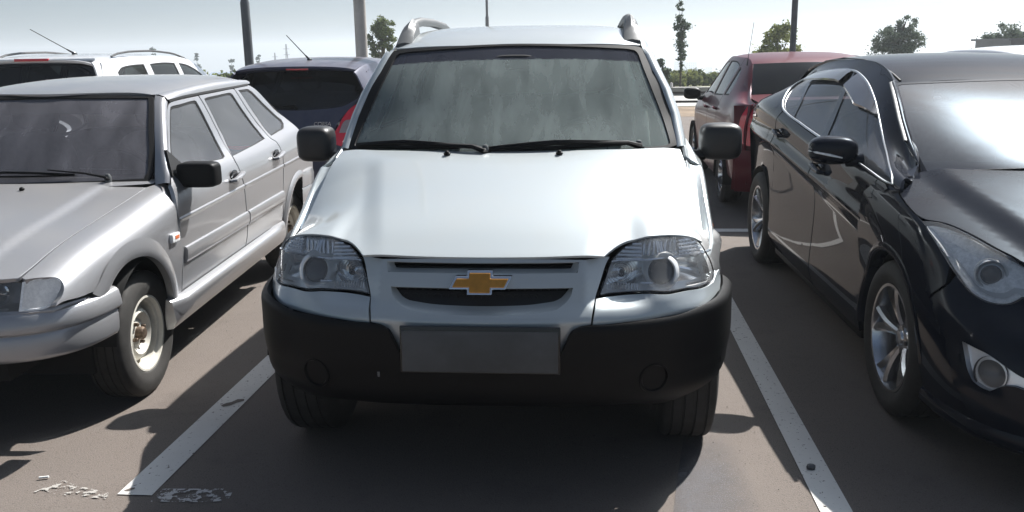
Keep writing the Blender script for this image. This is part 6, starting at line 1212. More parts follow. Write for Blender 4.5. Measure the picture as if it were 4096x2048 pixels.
def build_far_row():
    # dark blue hatchback
    car, S, RS, RO, tg = rear_car(dict(label='dark blue hatchback, tail towards the camera, left of the off-road car', loc=(-2.70, 8.12, 0), rot=.0, W=.855, L=3.98, paint='paint_navy', R=.30, rr=.19, rim=5, axle=.80, wb=2.51, y0=.10,
        ys=[.08, .3, .7, 1.2, 1.8, 2.3, 2.75, 3.1, 3.5, 4.0], taper=[(0, .20), (.15, .08), (.4, .03), (.9, 0), (2.8, 0), (3.5, .04), (4.0, .22)],
        xr=[(.08, .56), (.4, .575), (1.2, .59), (2.0, .585), (2.5, .60), (2.9, .70), (3.4, .72), (4.0, .62)], zr=[(.08, 1.34), (.3, 1.385), (.7, 1.42), (1.2, 1.435), (1.8, 1.42), (2.2, 1.36), (2.6, 1.18), (2.95, 1.0), (3.4, .93), (4.0, .72)], zb=[(0, 1.06), (.8, 1.04), (1.8, .97), (2.6, .93), (3.2, .88), (4.0, .68)],
        rear=[(.2, .06), (.4, .0), (.6, -.01), (.75, .02), (.95, .09), (1.06, .13), (1.25, .22), (1.36, .30), (1.45, .38)], bow=.20,
        roof=[(.14, 1.395), (.3, 1.425), (.6, 1.455), (1.1, 1.475), (1.6, 1.465), (2.0, 1.425), (2.2, 1.385)], doors=(.95, 1.72, 2.62), wsb=(2.95, .98),
        wins={'quarter': [(.42, 1.16), (.46, 1.30), (.62, 1.34), (.84, 1.36), (.88, 1.12)], 'rear': [(1.0, 1.09), (.98, 1.36), (1.3, 1.385), (1.62, 1.375), (1.66, 1.02)], 'front': [(1.78, 1.01), (1.78, 1.37), (2.05, 1.33), (2.35, 1.20), (2.56, 1.04), (2.56, .97)]},
        handles=((1.08, .93), (1.85, .90)), mirror=(2.55, 1.0), glass='pane_grey', rglass='pane_dark',
        rwin=[(-.60, 1.20), (-.555, 1.10), (-.42, 1.035), (-.2, 1.012), (0, 1.005), (.2, 1.012), (.42, 1.035), (.555, 1.10), (.60, 1.20), (.585, 1.285), (.50, 1.345), (.25, 1.37), (0, 1.375), (-.25, 1.37), (-.50, 1.345), (-.585, 1.285)],
        tail_edge=[(.36, .56), (.345, .77), (.42, .93), (.54, 1.06), (.63, 1.20), (.615, 1.31), (.55, 1.385), (.25, 1.405)], bumper=[(-.80, .24), (-.82, .50), (-.78, .66), (-.5, .60), (-.45, .565), (.45, .565), (.5, .60), (.78, .66), (.82, .50), (.80, .24)],
        lamps=[('tail_light', [(.345, .78), (.39, .85), (.43, .93), (.48, 1.0), (.55, 1.05), (.64, 1.06), (.69, .97), (.71, .80), (.69, .66), (.52, .655), (.37, .70)], 'red_lens')], lamp_bits=[('reversing_lens', [(.405, .80), (.435, .885), (.46, .91), (.63, .93), (.64, .80)], 'grey_lens')]))
    mb = MB(); rows = []
    for t, (dz, dy) in zip(range(5), ((-.035, .10), (-.01, .0), (.012, -.01), (.028, .05), (.02, .16))): rows.append([(x, .235+.12*abs(x/.62)**3+dy, 1.385-.05*abs(x/.6)**3+dz) for x in np.linspace(-.62, .62, 19)])
    mb.grid(np.array(rows)); mb.build('roof_spoiler', 'paint_navy', car, angle=60)
    mb = MB(); mb.grid(np.array([[(x, .222+dy, z) for x in np.linspace(-.105, .105, 7)] for z, dy in ((1.362, .01), (1.366, -.004), (1.384, -.006), (1.388, .01))])); mb.build('brake_light', 'red_lens', car)
    antenna(car, (.02, .55, 1.455), (-.12, .34, 1.68)); mb = MB(); p = RS.pt([(0, 1.03)])[0]; mb.tube([p+[0, -.01, 0], p+[0, -.03, .02], p+[-.13, -.03, .01], p+[-.38, -.022, .06]], [.016, .012, .008, .006], 8); mb.build('rear_wiper', 'black_plastic', car)
    p = RS.pt([(.21, .865)])[0]; text_on('CORSA', .050, (.17, p[1]-.004, .868), tg, 'letter_chrome', 'badge_letters'); text_on('4', .050, (.385, p[1]+.010, .868), tg, 'letter_chrome', 'badge_letters')
    text_on('ecoFLEX' if False else '1.4', .028, (.19, p[1]-.012, .828), tg, 'letter_chrome', 'badge_letters')
    # burgundy saloon
    car, S, RS, RO, tg = rear_car(dict(label='dark red saloon seen from behind between the off-road car and the black saloon', loc=(2.10, 8.16, 0), rot=.0, W=.835, L=4.23, paint='paint_burgundy', R=.285, rr=.18, rim=5, axle=1.0, wb=2.48, y0=.10,
        ys=[.08, .3, .7, 1.0, 1.5, 2.1, 2.6, 3.0, 3.4, 3.8, 4.23], taper=[(0, .16), (.15, .06), (.4, .02), (.9, 0), (3.0, 0), (3.7, .05), (4.23, .22)],
        xr=[(.08, .66), (.4, .66), (.65, .62), (.95, .555), (1.5, .56), (2.3, .565), (2.7, .60), (3.1, .69), (3.6, .70), (4.23, .60)], zr=[(.08, 1.02), (.35, 1.045), (.6, 1.10), (.85, 1.26), (1.1, 1.365), (1.5, 1.41), (2.1, 1.415), (2.5, 1.35), (2.85, 1.17), (3.15, .98), (3.6, .90), (4.23, .72)], zb=[(0, .99), (.8, .99), (1.8, .955), (2.8, .93), (3.4, .88), (4.23, .68)],
        rear=[(.2, .08), (.4, .0), (.6, .0), (.8, .02), (.98, .05), (1.04, .10)], bow=.16,
        roof=[(.93, 1.335), (1.05, 1.375), (1.3, 1.42), (1.7, 1.45), (2.1, 1.445), (2.35, 1.41), (2.5, 1.375)], doors=(1.35, 2.06, 2.95), wsb=(3.15, .96),
        wins={'quarter': [(1.05, 1.05), (1.12, 1.20), (1.22, 1.29), (1.31, 1.315), (1.31, 1.04)], 'rear': [(1.40, 1.035), (1.38, 1.33), (1.6, 1.365), (2.0, 1.37), (2.02, 1.01)], 'front': [(2.10, 1.01), (2.10, 1.37), (2.38, 1.34), (2.65, 1.22), (2.88, 1.05), (2.88, .98)]},
        handles=((1.45, .90), (2.2, .87)), mirror=(2.86, .985), mirror_mat='black_plastic', glass='pane_grey', rglass='pane_dark',
        rwin=[(-.3, .70), (.3, .70), (.3, .80), (-.3, .80)], tail_edge=[(.55, .50), (.56, .72), (.52, .95), (.50, 1.03), (.25, 1.035)], bumper=[(-.80, .24), (-.81, .50), (-.77, .62), (-.5, .58), (.5, .58), (.77, .62), (.81, .50), (.80, .24)],
        lamps=[('tail_light', [(.60, .66), (.58, .80), (.575, .93), (.60, 1.0), (.65, 1.02), (.72, .99), (.775, .90), (.79, .78), (.785, .68), (.70, .65)], 'red_lens')]))
    rows = [[(x*w, y-.07*(1-x*x)*(y < .9), z+.02*(1-x*x)) for x in np.linspace(-1, 1, 13)] for y, z, w in ((.10, 1.035, .64), (.25, 1.05, .655), (.45, 1.055, .655), (.60, 1.075, .63))]; mb = MB(); mb.grid(np.array(rows)); mb.build('boot_lid', 'paint_burgundy', car)
    rows = [[(x*w, y-.08*(1-x*x), z+.012*(1-x*x)) for x in np.linspace(-1, 1, 13)] for y, z, w in ((.58, 1.07, .61), (.72, 1.18, .595), (.86, 1.275, .57), (.98, 1.35, .545))]; rw = np.array(rows)
    mb = MB(); mb.grid(rw); fr = mb.build('rear_window', 'gloss_black', car); g = rw.copy(); g = g*np.array([.955, 1, 1])+np.array([0, -.004, .006]); g[0] = g[0]*.9+g[1]*.1; g[-1] = g[-1]*.93+g[-2]*.07; mb = MB(); mb.grid(g); mb.build('pane', 'pane_dark', fr)
    for sx in (-1, 1):
        mb = MB(); mb.grid(np.array([[(sx*.61, .60, 1.07), (sx*.655, .59, 1.06), (sx*.69, .62, 1.03)], [(sx*.575, .84, 1.27), (sx*.605, .86, 1.255), (sx*.64, .9, 1.20)], [(sx*.545, 1.0, 1.355), (sx*.565, 1.03, 1.35), (sx*.58, 1.07, 1.34)]])); mb.build('rear_pillar', 'paint_burgundy', car)
    antenna(car, (-.60, 1.02, 1.335), (-.50, .80, 2.02) if False else (-.545, 1.05, 1.74), .004, False)
    # white estate
    car, S, RS, RO, tg = rear_car(dict(label='white estate car with roof rails, far left behind the grey hatchback', loc=(-5.30, 8.25, 0), rot=.0, W=.85, L=4.3, paint='paint_white', R=.29, rr=.18, rim=5, axle=.86, wb=2.49, y0=.10,
        ys=[.08, .3, .7, 1.2, 1.8, 2.4, 2.9, 3.3, 3.7, 4.3], taper=[(0, .12), (.15, .05), (.4, .015), (.9, 0), (3.0, 0), (3.6, .04), (4.3, .22)],
        xr=[(.08, .62), (.6, .62), (1.6, .61), (2.4, .60), (2.8, .62), (3.2, .70), (3.7, .71), (4.3, .60)], zr=[(.08, 1.46), (.5, 1.495), (1.2, 1.51), (1.9, 1.495), (2.4, 1.42), (2.8, 1.25), (3.15, 1.03), (3.6, .93), (4.3, .74)], zb=[(0, 1.03), (1.0, 1.02), (2.0, .98), (3.0, .94), (3.5, .89), (4.3, .70)],
        rear=[(.2, .06), (.4, .0), (.7, .0), (.95, .03), (1.1, .06), (1.35, .13), (1.5, .19)], bow=.10,
        roof=[(.14, 1.49), (.4, 1.525), (.9, 1.545), (1.4, 1.545), (1.9, 1.52), (2.3, 1.46), (2.45, 1.43)], doors=(1.12, 1.85, 2.75), wsb=(3.15, .99),
        wins={'quarter': [(.42, 1.08), (.45, 1.36), (.56, 1.405), (.78, 1.425), (1.04, 1.43), (1.06, 1.07)], 'rear': [(1.18, 1.07), (1.17, 1.43), (1.5, 1.44), (1.78, 1.43), (1.80, 1.04)], 'front': [(1.90, 1.04), (1.89, 1.43), (2.15, 1.395), (2.45, 1.28), (2.68, 1.08), (2.68, 1.0)]},
        handles=((1.3, .93), (2.0, .90)), mirror=(2.68, 1.0), mirror_mat='black_plastic', glass='pane_green', rglass='pane_dark',
        rwin=[(-.64, 1.06), (.64, 1.06), (.655, 1.30), (.625, 1.44), (.4, 1.455), (0, 1.462), (-.4, 1.455), (-.625, 1.44), (-.655, 1.30)], tail_edge=[(.60, .55), (.62, .80), (.68, 1.0), (.70, 1.2), (.66, 1.46), (.3, 1.49)], bumper=[(-.80, .24), (-.81, .48), (-.76, .62), (0, .60), (.76, .62), (.81, .48), (.80, .24)],
        lamps=[('tail_light', [(.66, .70), (.68, 1.0), (.74, 1.02), (.79, .95), (.80, .72)], 'red_lens')]))
    mb = MB(); mb.grid(np.array([[(x, y+.04*abs(x/.6)**3, z) for x in np.linspace(-.60, .60, 11)] for y, z in ((.20, 1.468), (.17, 1.478), (.175, 1.498), (.24, 1.515))])); mb.build('roof_lip', 'paint_white', car)
    mb = MB(); mb.box((.0, .163, 1.490), (.34, .02, .026)); mb.build('brake_light', 'red_lens', car, bevel=.004)
    antenna(car, (.17, .62, 1.545), (-.10, .36, 1.78))
    for sx in (-1, 1):
        mb = MB(); pts = [(sx*(.585+.0*t), .55+1.75*t, float(np.interp(.55+1.75*t, [q[0] for q in [(.14, 1.49), (.4, 1.525), (.9, 1.545), (1.4, 1.545), (1.9, 1.52), (2.3, 1.46)]], [1.49, 1.525, 1.545, 1.545, 1.52, 1.46]))-.02+.038*math.sin(PI*min(1, max(0, t)))**.35) for t in np.linspace(0, 1, 16)]; mb.tube(pts, .011, 8); mb.build('roof_rail', 'grey_plastic', car)
    # white car at the right edge
    car, S, RS, RO, tg = rear_car(dict(label='white car whose roof shows behind the black saloon at the right edge', loc=(4.42, 8.5, 0), rot=.0, W=.86, L=4.2, paint='paint_white', R=.31, rr=.2, rim=5, axle=.86, wb=2.55, y0=.10,
        ys=[.08, .3, .7, 1.2, 1.8, 2.4, 2.9, 3.3, 3.7, 4.2], taper=[(0, .12), (.15, .05), (.4, .015), (.9, 0), (3.0, 0), (3.6, .04), (4.2, .22)],
        xr=[(.08, .60), (.6, .61), (1.6, .60), (2.4, .60), (2.8, .62), (3.2, .70), (3.7, .71), (4.2, .60)], zr=[(.08, 1.40), (.5, 1.435), (1.2, 1.45), (1.9, 1.43), (2.4, 1.35), (2.8, 1.2), (3.15, 1.03), (3.6, .93), (4.2, .74)], zb=[(0, 1.03), (1.0, 1.02), (2.0, .98), (3.0, .94), (3.5, .89), (4.2, .70)],
        rear=[(.2, .06), (.4, .0), (.7, .0), (.95, .03), (1.1, .08), (1.35, .20), (1.5, .28)], bow=.12, roof=[(.20, 1.44), (.5, 1.475), (1.0, 1.49), (1.5, 1.48), (2.0, 1.44), (2.3, 1.39)], doors=(1.12, 1.85, 2.75), wsb=(3.15, .99),
        wins={'quarter': [(.45, 1.10), (.5, 1.33), (.78, 1.37), (1.04, 1.38), (1.06, 1.07)], 'rear': [(1.18, 1.07), (1.17, 1.37), (1.5, 1.38), (1.78, 1.37), (1.80, 1.04)], 'front': [(1.90, 1.04), (1.89, 1.37), (2.15, 1.33), (2.45, 1.22), (2.68, 1.06), (2.68, 1.0)]},
        handles=((1.3, .93), (2.0, .90)), mirror=(2.68, 1.0), glass='pane_grey', rglass='pane_dark',
        rwin=[(-.62, 1.08), (.62, 1.08), (.60, 1.36), (0, 1.39), (-.60, 1.36)], tail_edge=[(.60, .55), (.62, .80), (.68, 1.0), (.68, 1.2), (.63, 1.40), (.3, 1.43)], bumper=[(-.80, .24), (-.81, .48), (-.76, .62), (0, .60), (.76, .62), (.81, .48), (.80, .24)],
        lamps=[('tail_light', [(.62, .78), (.66, 1.0), (.74, 1.02), (.79, .95), (.80, .80)], 'red_lens')]))
HAZE = .0012
# ================================================================= lamp posts, trees, barrier, far land
def lamp_post(label, x, y, r0, r1, h, m, sleeve=None, group='lamp posts standing round the car park', z0=0.):
    t = thing('lamp_post', label, 'lamp post', (x, y, z0), 0, group)
    mb = MB(); mb.lathe([(r0*1.6, 0), (r0*1.6, .02), (r0*1.05, .03), (r0, .35), (r0, .9)] + ([(r0, sleeve), (r1*1.05, sleeve+.05)] if sleeve else []) + [(r1, h), (0, h)], 20, axis='z'); mb.build('pole', m, t)
    mb = MB(); mb.tube([(0, 0, h-.05), (0, 0, h+.3), (-.35, 0, h+.55), (-1.0, 0, h+.62)], r1*.8, 10); mb.build('bracket', m, t)
    mb = MB(); mb.sph((-1.35, 0, h+.62), (.42, .15, .07), .6); mb.build('lamp_head', 'grey_plastic', t)
    mb = MB(); mb.box((0, -r0*.98, .75), (r0*.9, .02, .32)); mb.build('service_hatch', m, t, bevel=.004)
    return t
def leaf_mat(name, c, trans=.25):
    m = bpy.data.materials.new(name); m.use_nodes = True; nt = m.node_tree; N = nt.nodes.new; L = nt.links.new; nt.nodes.remove(nt.nodes['Principled BSDF'])
    d = N('ShaderNodeBsdfDiffuse'); t = N('ShaderNodeBsdfTranslucent'); x = N('ShaderNodeMixShader'); x.inputs[0].default_value = trans
    oi = N('ShaderNodeNewGeometry'); mx = N('ShaderNodeMix'); mx.data_type = 'RGBA'; L(oi.outputs['Random Per Island'], mx.inputs['Factor']); mx.inputs['A'].default_value = (*[q*.6 for q in c], 1); mx.inputs['B'].default_value = (*[q*1.5 for q in c], 1)
    L(mx.outputs['Result'], d.inputs['Color']); L(mx.outputs['Result'], t.inputs['Color']); L(d.outputs[0], x.inputs[1]); L(t.outputs[0], x.inputs[2]); L(x.outputs[0], nt.nodes['Material Output'].inputs['Surface']); MATS[name] = m
def leaves(pts, size, m, name, parent, elong=1.6, droop=.3):
    """one small pointed quad per point"""
    n = len(pts); a = rng.normal(size=(n, 3)); a[:, 2] -= droop; a /= np.linalg.norm(a, axis=1)[:, None]; b = np.cross(a, rng.normal(size=(n, 3))); b /= np.linalg.norm(b, axis=1)[:, None]; s = size*rng.uniform(.6, 1.4, n)[:, None]
    V = np.concatenate([pts-a*s*elong*.5, pts+b*s*.5, pts+a*s*elong*.5, pts-b*s*.5]); F = np.stack([np.arange(n), np.arange(n)+n, np.arange(n)+2*n, np.arange(n)+3*n], 1)
    me = bpy.data.meshes.new(name); me.vertices.add(4*n); me.vertices.foreach_set('co', V.ravel()); me.loops.add(4*n); me.loops.foreach_set('vertex_index', F.ravel().astype(np.int32)); me.polygons.add(n); me.polygons.foreach_set('loop_start', np.arange(n, dtype=np.int32)*4); me.polygons.foreach_set('loop_total', np.full(n, 4, np.int32)); me.update(); me.validate()
    me.materials.append(MATS[m]); o = bpy.data.objects.new(name, me); COL.objects.link(o); o.parent = parent; return o
def tree(name, label, x, y, z, h, blobs, m, n=3500, leaf=.12, trunk=.10, cat='tree', group=None, lean=0., spread=.35, bark='bark', cl=90, droop=.3, sx=1., sz=1.):
    """blobs: (dx, dy, height of centre, rx, ry, rz) lobes of the crown"""
    t = thing(name, label, cat, (x, y, z), 0, group); B = np.array(blobs, float)*np.array([sx, sx, sz, sx, sx, sz]); top = max(b[2]+b[5]*.5 for b in B)
    mb = MB(); tp = [(0, 0, -.2), (lean*.1, 0, h*.2), (lean*.3, .02, h*.45), (lean*.6+B[0][0]*.5, 0, h*.7), (lean+B[0][0]*.8, 0, top)]; mb.tube(tp, [trunk*1.15, trunk, trunk*.8, trunk*.5, trunk*.15], 8)
    br = []
    for b in B:
        for k in range(3):
            c = np.array(b[:3])+rng.normal(size=3)*np.array(b[3:])*.4; s = Vector(tp[2])*(1-.3*rng.random())+Vector((0, 0, h*.12*rng.random())); br.append((s, c)); mid = (s+Vector(c))*.5+Vector((0, 0, -.04*h)); mb.tube([s, mid, Vector(c)], [trunk*.35, trunk*.22, trunk*.06], 5, cap=False)
    mb.build('trunk', bark, t); vol = np.array([b[3]*b[4]*b[5] for b in B])**.75; w = vol/vol.sum(); P = []
    for b, q in zip(B, w):
        k = max(4, int(n*q/cl)); u = rng.normal(size=(k, 3)); u /= np.linalg.norm(u, axis=1)[:, None]; c = np.array(b[:3])+u*(rng.uniform(.25, 1, (k, 1))**.45)*np.array(b[3:]); sp = spread*np.mean(b[3:])
        for cc in c: e = rng.normal(size=(cl, 3))*sp*rng.uniform(.35, .8)*np.array([1, 1, .75]); P.append(cc+e)
    leaves(np.concatenate(P), leaf, m, 'crown', t, droop=droop); return t
def build_scenery():
    mat('post_grey', (.30, .31, .31), .5, .3, noise=(4, .15)); mat('post_dark', (.075, .085, .095), .5, noise=(4, .2)); mat('post_pale', (.42, .40, .37), .55, .2, noise=(3, .15)); mat('bark', (.10, .08, .06), .9, noise=(12, .4)); mat('wall_pale', (.55, .53, .50), .8, noise=(.3, .1)); mat('wall_teal', (.22, .36, .38), .7); mat('wall_blue', (.30, .36, .44), .8); mat('roof_grey', (.25, .25, .26), .7); mat('metal_dark', (.06, .06, .06), .5, .4); mat('water', (.45, .50, .52), .12); mat('window_dark', (.05, .06, .07), .2); mat('panel_grey', (.20, .205, .225), .6, noise=(1.5, .15)); mat('gravel_white', (.34, .33, .31), .9, noise=(2, .2))
    for nm, c in (('leaf_olive', (.15, .18, .08)), ('leaf_green', (.075, .115, .045)), ('leaf_dark', (.055, .085, .055)), ('leaf_yellow', (.21, .23, .09)), ('leaf_grey', (.12, .15, .11))): leaf_mat(nm, c)
    lamp_post('dark lamp post beyond the dark blue hatchback', -5.51, 14.6, .072, .056, 8, 'post_dark', 2.3, None)
    lamp_post('thick pale grey lamp post right behind the dark blue hatchback', -3.19, 12.75, .084, .076, 9, 'post_pale', None, None)
    lamp_post('thin grey lamp post rising over the roof of the off-road car', -2.74, 24.5, .048, .033, 9, 'post_grey', 2.33, None)
    lamp_post('dark lamp post behind the dark red saloon', 2.98, 14.2, .046, .040, 8, 'post_dark', None, None)
    # trees just beyond the lot
    tree('bushy_tree', 'bushy green tree next to the thick pale lamp post', -9.52, 42, -.25, 3.6, [(.1, 0, 2.75, .50, .5, .50), (-.30, 0, 2.35, .42, .4, .5), (.30, 0, 2.2, .36, .4, .4), (-.30, 0, 1.55, .28, .3, .4), (-.35, 0, .9, .26, .3, .4)], 'leaf_olive', 8000, .065, .12, spread=.28)
    tree('poplar_tree', 'slender young poplar with a bare lower stem', 3.30, 35, -.12, 3.2, [(0, 0, 1.15, .10, .1, .35), (.03, 0, 1.75, .18, .18, .45), (.02, 0, 2.35, .24, .22, .5), (.10, 0, 2.9, .20, .2, .5), (-.18, 0, 2.95, .12, .12, .35), (-.02, 0, 3.4, .18, .16, .4), (-.06, 0, 3.85, .10, .1, .3)], 'leaf_grey', 2200, .055, .04, cl=45, spread=.45, sx=.85, sz=.77)
    tree('loose_tree', 'loose yellowish tree with feathery branches left of the dark lamp post', 6.20, 32, -.08, 2.6, [(0, 0, 2.5, .45, .4, .45), (-.5, 0, 2.15, .40, .3, .35), (.35, 0, 2.4, .40, .4, .5), (-.15, 0, 1.7, .75, .5, .4), (.5, 0, 1.6, .45, .4, .5), (-.75, 0, 1.6, .3, .25, .18)], 'leaf_yellow', 2400, .075, .06, cl=40, spread=.42, sx=.78, sz=.80)
    tree('round_tree', 'dense round-topped tree behind the black saloon', 12.60, 40, -.2, 3.2, [(.55, 0, 3.55, .60, .6, .75), (-.55, 0, 2.9, .85, .7, .7), (.55, 0, 2.7, .95, .8, .8), (-.2, 0, 2.0, 1.25, .9, .7), (.1, 0, 1.3, 1.2, .9, .6)], 'leaf_grey', 14000, .055, .12, sx=.72, sz=.66, spread=.28)
    tree('shrub_tree', 'broad bushy tree at the right edge behind the grey panel', 18.2, 43, -.25, 3.0, [(0, 0, 2.6, 1.1, .9, .8), (-.9, 0, 2.1, .9, .8, .7), (1.1, 0, 2.2, 1.2, .9, .8), (0, 0, 1.4, 2.0, 1.0, .8)], 'leaf_grey', 14000, .06, .12, sx=.70, sz=.74, spread=.28)
    tree('small_tree', 'small tree showing just outside the right windscreen pillar of the off-road car', 2.85, 37.5, -.15, 1.5, [(-.14, 0, 1.0, .12, .12, .25), (.05, 0, .6, .22, .2, .25)], 'leaf_grey', 1500, .08, .05, cl=50)
    # barrier along the edge of the lot
    b = thing('barrier', 'low metal barrier with two rails beyond the lot', 'barrier', (0, 23.0, -.03))
    for z in (.22, .44):
        mb = MB(); mb.box((0, 0, z), (46, .04, .055)); mb.build('rail', 'metal_dark', b)
    for i in range(24):
        mb = MB(); mb.box((-23+2*i, .03, .28), (.06, .06, .72)); mb.build('post', 'metal_dark', b)
    w = thing('retaining_wall', 'pale low concrete wall with short posts beyond the barrier', 'wall', (0, 31, -.10)); mb = MB(); mb.box((0, 0, .12), (80, .5, .36)); mb.build('wall_body', 'gravel_white', w)
    for i in range(40):
        mb = MB(); mb.lathe([(.05, .30), (.05, .42), (.03, .45), (0, .46)], 8, axis='z', c=(-40+2.03*i, 0, 0)); mb.build('post', 'wall_pale', w)
    mb = MB(); mb.add([(-90, 24.6, -.022), (90, 24.6, -.022), (90, 30.4, -.048), (-90, 30.4, -.048)], [(0, 1, 2, 3)]); o = mb.build('road', 'gravel_white', None, smooth=False); o['kind'] = 'structure'
    # bushes beyond the wall
    BUSH = ['yellowish bush at the foot of the slender poplar', 'yellowish bush right of the slender poplar', 'olive bush left of the dark red saloon roof', 'yellowish bush further back behind the slender poplar', 'yellowish bush half hidden by the dark red saloon', 'olive bush just left of the dark lamp post', 'olive bush between the white estate and the dark lamp post', 'yellowish bush right at the nose of the white estate', 'green bush hidden by the dark lamp post', 'green bush behind the bonnet of the white estate']
    k = 0
    for x, y, s, m in [(3.6, 41, .42, 'leaf_yellow'), (4.3, 42, .52, 'leaf_yellow'), (5.1, 43, .55, 'leaf_olive'), (4.0, 46, .55, 'leaf_yellow'), (5.9, 44, .5, 'leaf_yellow'), (-15.9, 42, .75, 'leaf_olive'), (-17.0, 43, .8, 'leaf_olive'), (-18.6, 42, .85, 'leaf_yellow'), (-14.9, 44, .8, 'leaf_green'), (-20.0, 44, 1.0, 'leaf_green')]:
        z = -.2-(y-40)*.02
        tree('bush', BUSH[k], x, y, z, s*1.6, [(0, 0, s*.65, s*.8, s*.7, s*.55), (s*.6, 0, s*.5, s*.6, s*.5, s*.4), (-s*.6, 0, s*.5, s*.6, s*.5, s*.4)], m, 1500, .12, .04, 'bush', 'bushes beyond the lot', cl=50); k += 1
    # far woods: masses of foliage that read as one
    def woods(name, y0, y1, x0, x1, hgt, n, m, leaf):
        P = []
        for _ in range(n):
            x, y = rng.uniform(x0, x1), rng.uniform(y0, y1); z = np.interp(y, [40, 60, 100, 200, 400, 800, 1500], [-.2, -.6, -2.0, -7.5, -16, -33, -60]); h = hgt*rng.uniform(.55, 1.1); e = rng.normal(size=(70, 3))*np.array([h*.38, h*.38, h*.26]); P.append(np.array([x, y, z+h*.55])+e)
        o = leaves(np.concatenate(P), leaf, m, name, None); o['kind'] = 'stuff'
    woods('woods', 185, 290, -125, 110, 3.3, 900, 'leaf_green', .5); woods('woods', 310, 430, -200, 200, 5.6, 900, 'leaf_green', 1.0); woods('woods', 850, 1120, -520, 560, 12, 900, 'leaf_green', 2.6)
    # far buildings
    def block(label, x, y, w, d, h, m, floors, cols, g=None):
        z = float(np.interp(y, [40, 60, 100, 200, 400, 800, 1500], [-.2, -.6, -2.0, -7.5, -16, -33, -60])); t = thing('tower_block', label, 'building', (x, y, z), 0, g); mb = MB(); mb.box((0, 0, h/2), (w, d, h)); mb.build('wall', m, t, smooth=False); mb = MB(); mb.box((0, 0, h+.3), (w+.4, d+.4, .6)); mb.build('roof', 'roof_grey', t, smooth=False)
        for i in range(floors):
            mb = MB()
            for j in range(cols): mb.box((-w/2+(j+.5)*w/cols, -d/2-.02, (i+.55)*h/floors), (w/cols*.55, .1, h/floors*.5))
            o = mb.build('window_row', 'window_dark', t, smooth=False); o['kind'] = 'stuff'
    block('far tall apartment block behind the slender poplar', 107, 1150, 12.5, 14, 29.5, 'wall_blue', 12, 6); block('far lower apartment block right next to the tall one', 120.6, 1150, 13, 14, 28.6, 'wall_pale', 12, 5); block('far small office block right of the apartment blocks', 146, 1180, 8, 10, 23, 'wall_blue', 6, 4)
    # near-left roofs among the bushes
    for lb, x, y, w, d, h, m in (('pale teal shed among the bushes on the left', -25.0, 62, 1.9, 1.6, .55, 'wall_teal'),):
        t = thing('shed', lb, 'shed', (x, y, -.65)); mb = MB(); mb.box((0, 0, h/2), (w, d, h)); mb.build('wall', m, t, smooth=False)
        mb = MB(); mb.add([(-w/2-.2, -d/2-.2, h), (w/2+.2, -d/2-.2, h), (w/2+.2, 0, h+.35), (-w/2-.2, 0, h+.35), (-w/2-.2, d/2+.2, h), (w/2+.2, d/2+.2, h)], [(0, 1, 2, 3), (3, 2, 5, 4), (0, 3, 4), (1, 5, 2)]); mb.build('roof', 'wall_blue', t, smooth=False)
    # lattice masts and thin poplars on the skyline
    def mast(label, x, y, h, w):
        z = float(np.interp(y, [40, 60, 100, 200, 400, 800, 1500], [-.2, -.6, -2.0, -7.5, -16, -33, -60])); t = thing('pylon', label, 'pylon', (x, y, z), 0, None); mb = MB()
        for sx in (-1, 1):
            for sy in (-1, 1): mb.tube([(sx*w, sy*w, 0), (sx*w*.15, sy*w*.15, h)], w*.12, 4)
        for i in range(7):
            a, b2 = i/7, (i+1)/7; wa, wb_ = w*(1-.85*a), w*(1-.85*b2)
            for s in (-1, 1): mb.tube([(-wa*s, -wa, h*a), (wb_*s, -wb_, h*b2)], w*.07, 4)
        mb.build('lattice', 'metal_dark', t); mb = MB()
        for f_ in (.78, .90): mb.box((0, 0, h*f_), (w*3.2, w*.2, w*.2))
        mb.build('cross_arm', 'metal_dark', t)
    mast('thin pylon on the skyline left of the dark blue hatchback\'s aerial', -140.5, 420, 22, .9); mast('faint pylon on the skyline further left, shorter', -147.5, 424, 18.3, .8)
    for lb, x, y, hh in (('thin dark tree on the skyline beside the aerial of the dark blue hatchback', -78.7, 215, 10.8), ('thin bare tree on the skyline right of the dark lamp post', -85.5, 215, 9.4), ('faint bushy tree on the skyline above the grey hatchback roof', -94.0, 215, 10.2), ('faint thin tree over the white estate roof', -104.8, 215, 12.8)):
        tree('skyline_tree', lb, x, y, -8.3, hh, [(0, 0, hh*.55, hh*.05, hh*.05, hh*.2), (0, 0, hh*.75, hh*.04, hh*.04, hh*.2), (0, 0, hh*.35, hh*.09, hh*.08, hh*.15)], 'leaf_dark', 700, .35, .12, cl=35)
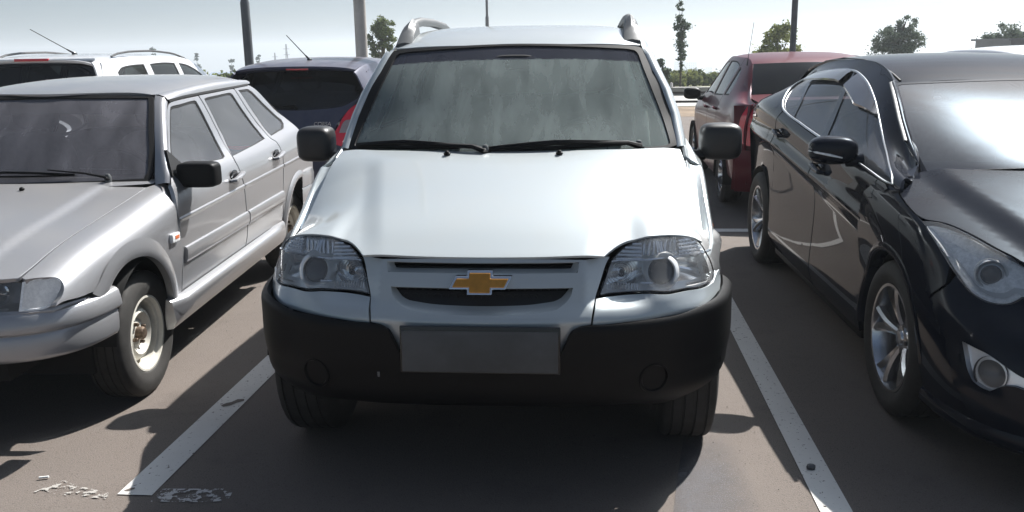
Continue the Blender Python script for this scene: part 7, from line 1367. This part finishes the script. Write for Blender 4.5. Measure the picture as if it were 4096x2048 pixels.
    # grey panel shed at the right edge
    t = thing('shed', 'dark grey panel shed at the right edge behind the white car', 'shed', (14.1, 28, -.06)); mb = MB(); mb.box((0, 0, .80), (5.2, 2.4, 1.60)); mb.build('wall', 'panel_grey', t, smooth=False); mb = MB(); mb.box((0, 0, 1.63), (5.4, 2.6, .06)); mb.build('roof', 'panel_grey', t, smooth=False)
    # litter
    mb = MB(); mb.tube([(0, 0, .006), (.032, .010, .006)], .0045, 8); o = mb.build('cigarette_end', 'paper', None); o.location = (-2.03, 2.935, .002); tag(o, 'white cigarette end on the sunlit asphalt in front of the grey hatchback', 'cigarette end')
    mb = MB(); mb.sph((0, 0, .009), (.017, .012, .012), .8, 8, 6); o = mb.build('pebble', 'dark_steel', None); o.location = (.81, 3.17, .004); tag(o, 'small dark stone lying on the white line right of the off-road car', 'stone')
    # loose grit on the asphalt
    mat('grit', (.10, .09, .08), .9, noise=(40, .6)); GV = []; GF = []
    for _ in range(3200):
        d = 2.0*(rng.random()**.6)*3.2+.35; x, y = rng.uniform(-1, 1)*(.6+d*.62), 2.2+d; r = rng.uniform(.0012, .0038)*(1+2.2*(rng.random() > .985)); b_ = len(GV); a0 = rng.random()*6
        for q in range(4): GV.append((x+r*math.cos(a0+q*1.57)*rng.uniform(.7, 1.2), y+r*math.sin(a0+q*1.57)*rng.uniform(.7, 1.2), .0045))
        GV.append((x, y, .0045+r*rng.uniform(.6, 1.1))); GF += [(b_+q, b_+(q+1) % 4, b_+4) for q in range(4)]
    o = mesh_obj('grit', GV, GF, 'grit', smooth=False); o['kind'] = 'stuff'
    # hazy summer air
    hz = bpy.data.materials.new('haze'); hz.use_nodes = True; nt = hz.node_tree; nt.nodes.remove(nt.nodes['Principled BSDF']); pv = nt.nodes.new('ShaderNodeVolumePrincipled')
    pv.inputs['Color'].default_value = (.86, .92, .97, 1); pv.inputs['Density'].default_value = HAZE; pv.inputs['Anisotropy'].default_value = .35; nt.links.new(pv.outputs[0], nt.nodes['Material Output'].inputs['Volume']); MATS['haze'] = hz
    mb = MB(); mb.box((0, 800, -25), (3400, 1700, 84)); o = mb.build('haze', 'haze', None, smooth=False); o['kind'] = 'stuff'
# ================================================================= build
build_ground()
build_niva()
build_vaz()
build_i40()
build_far_row()
build_scenery()
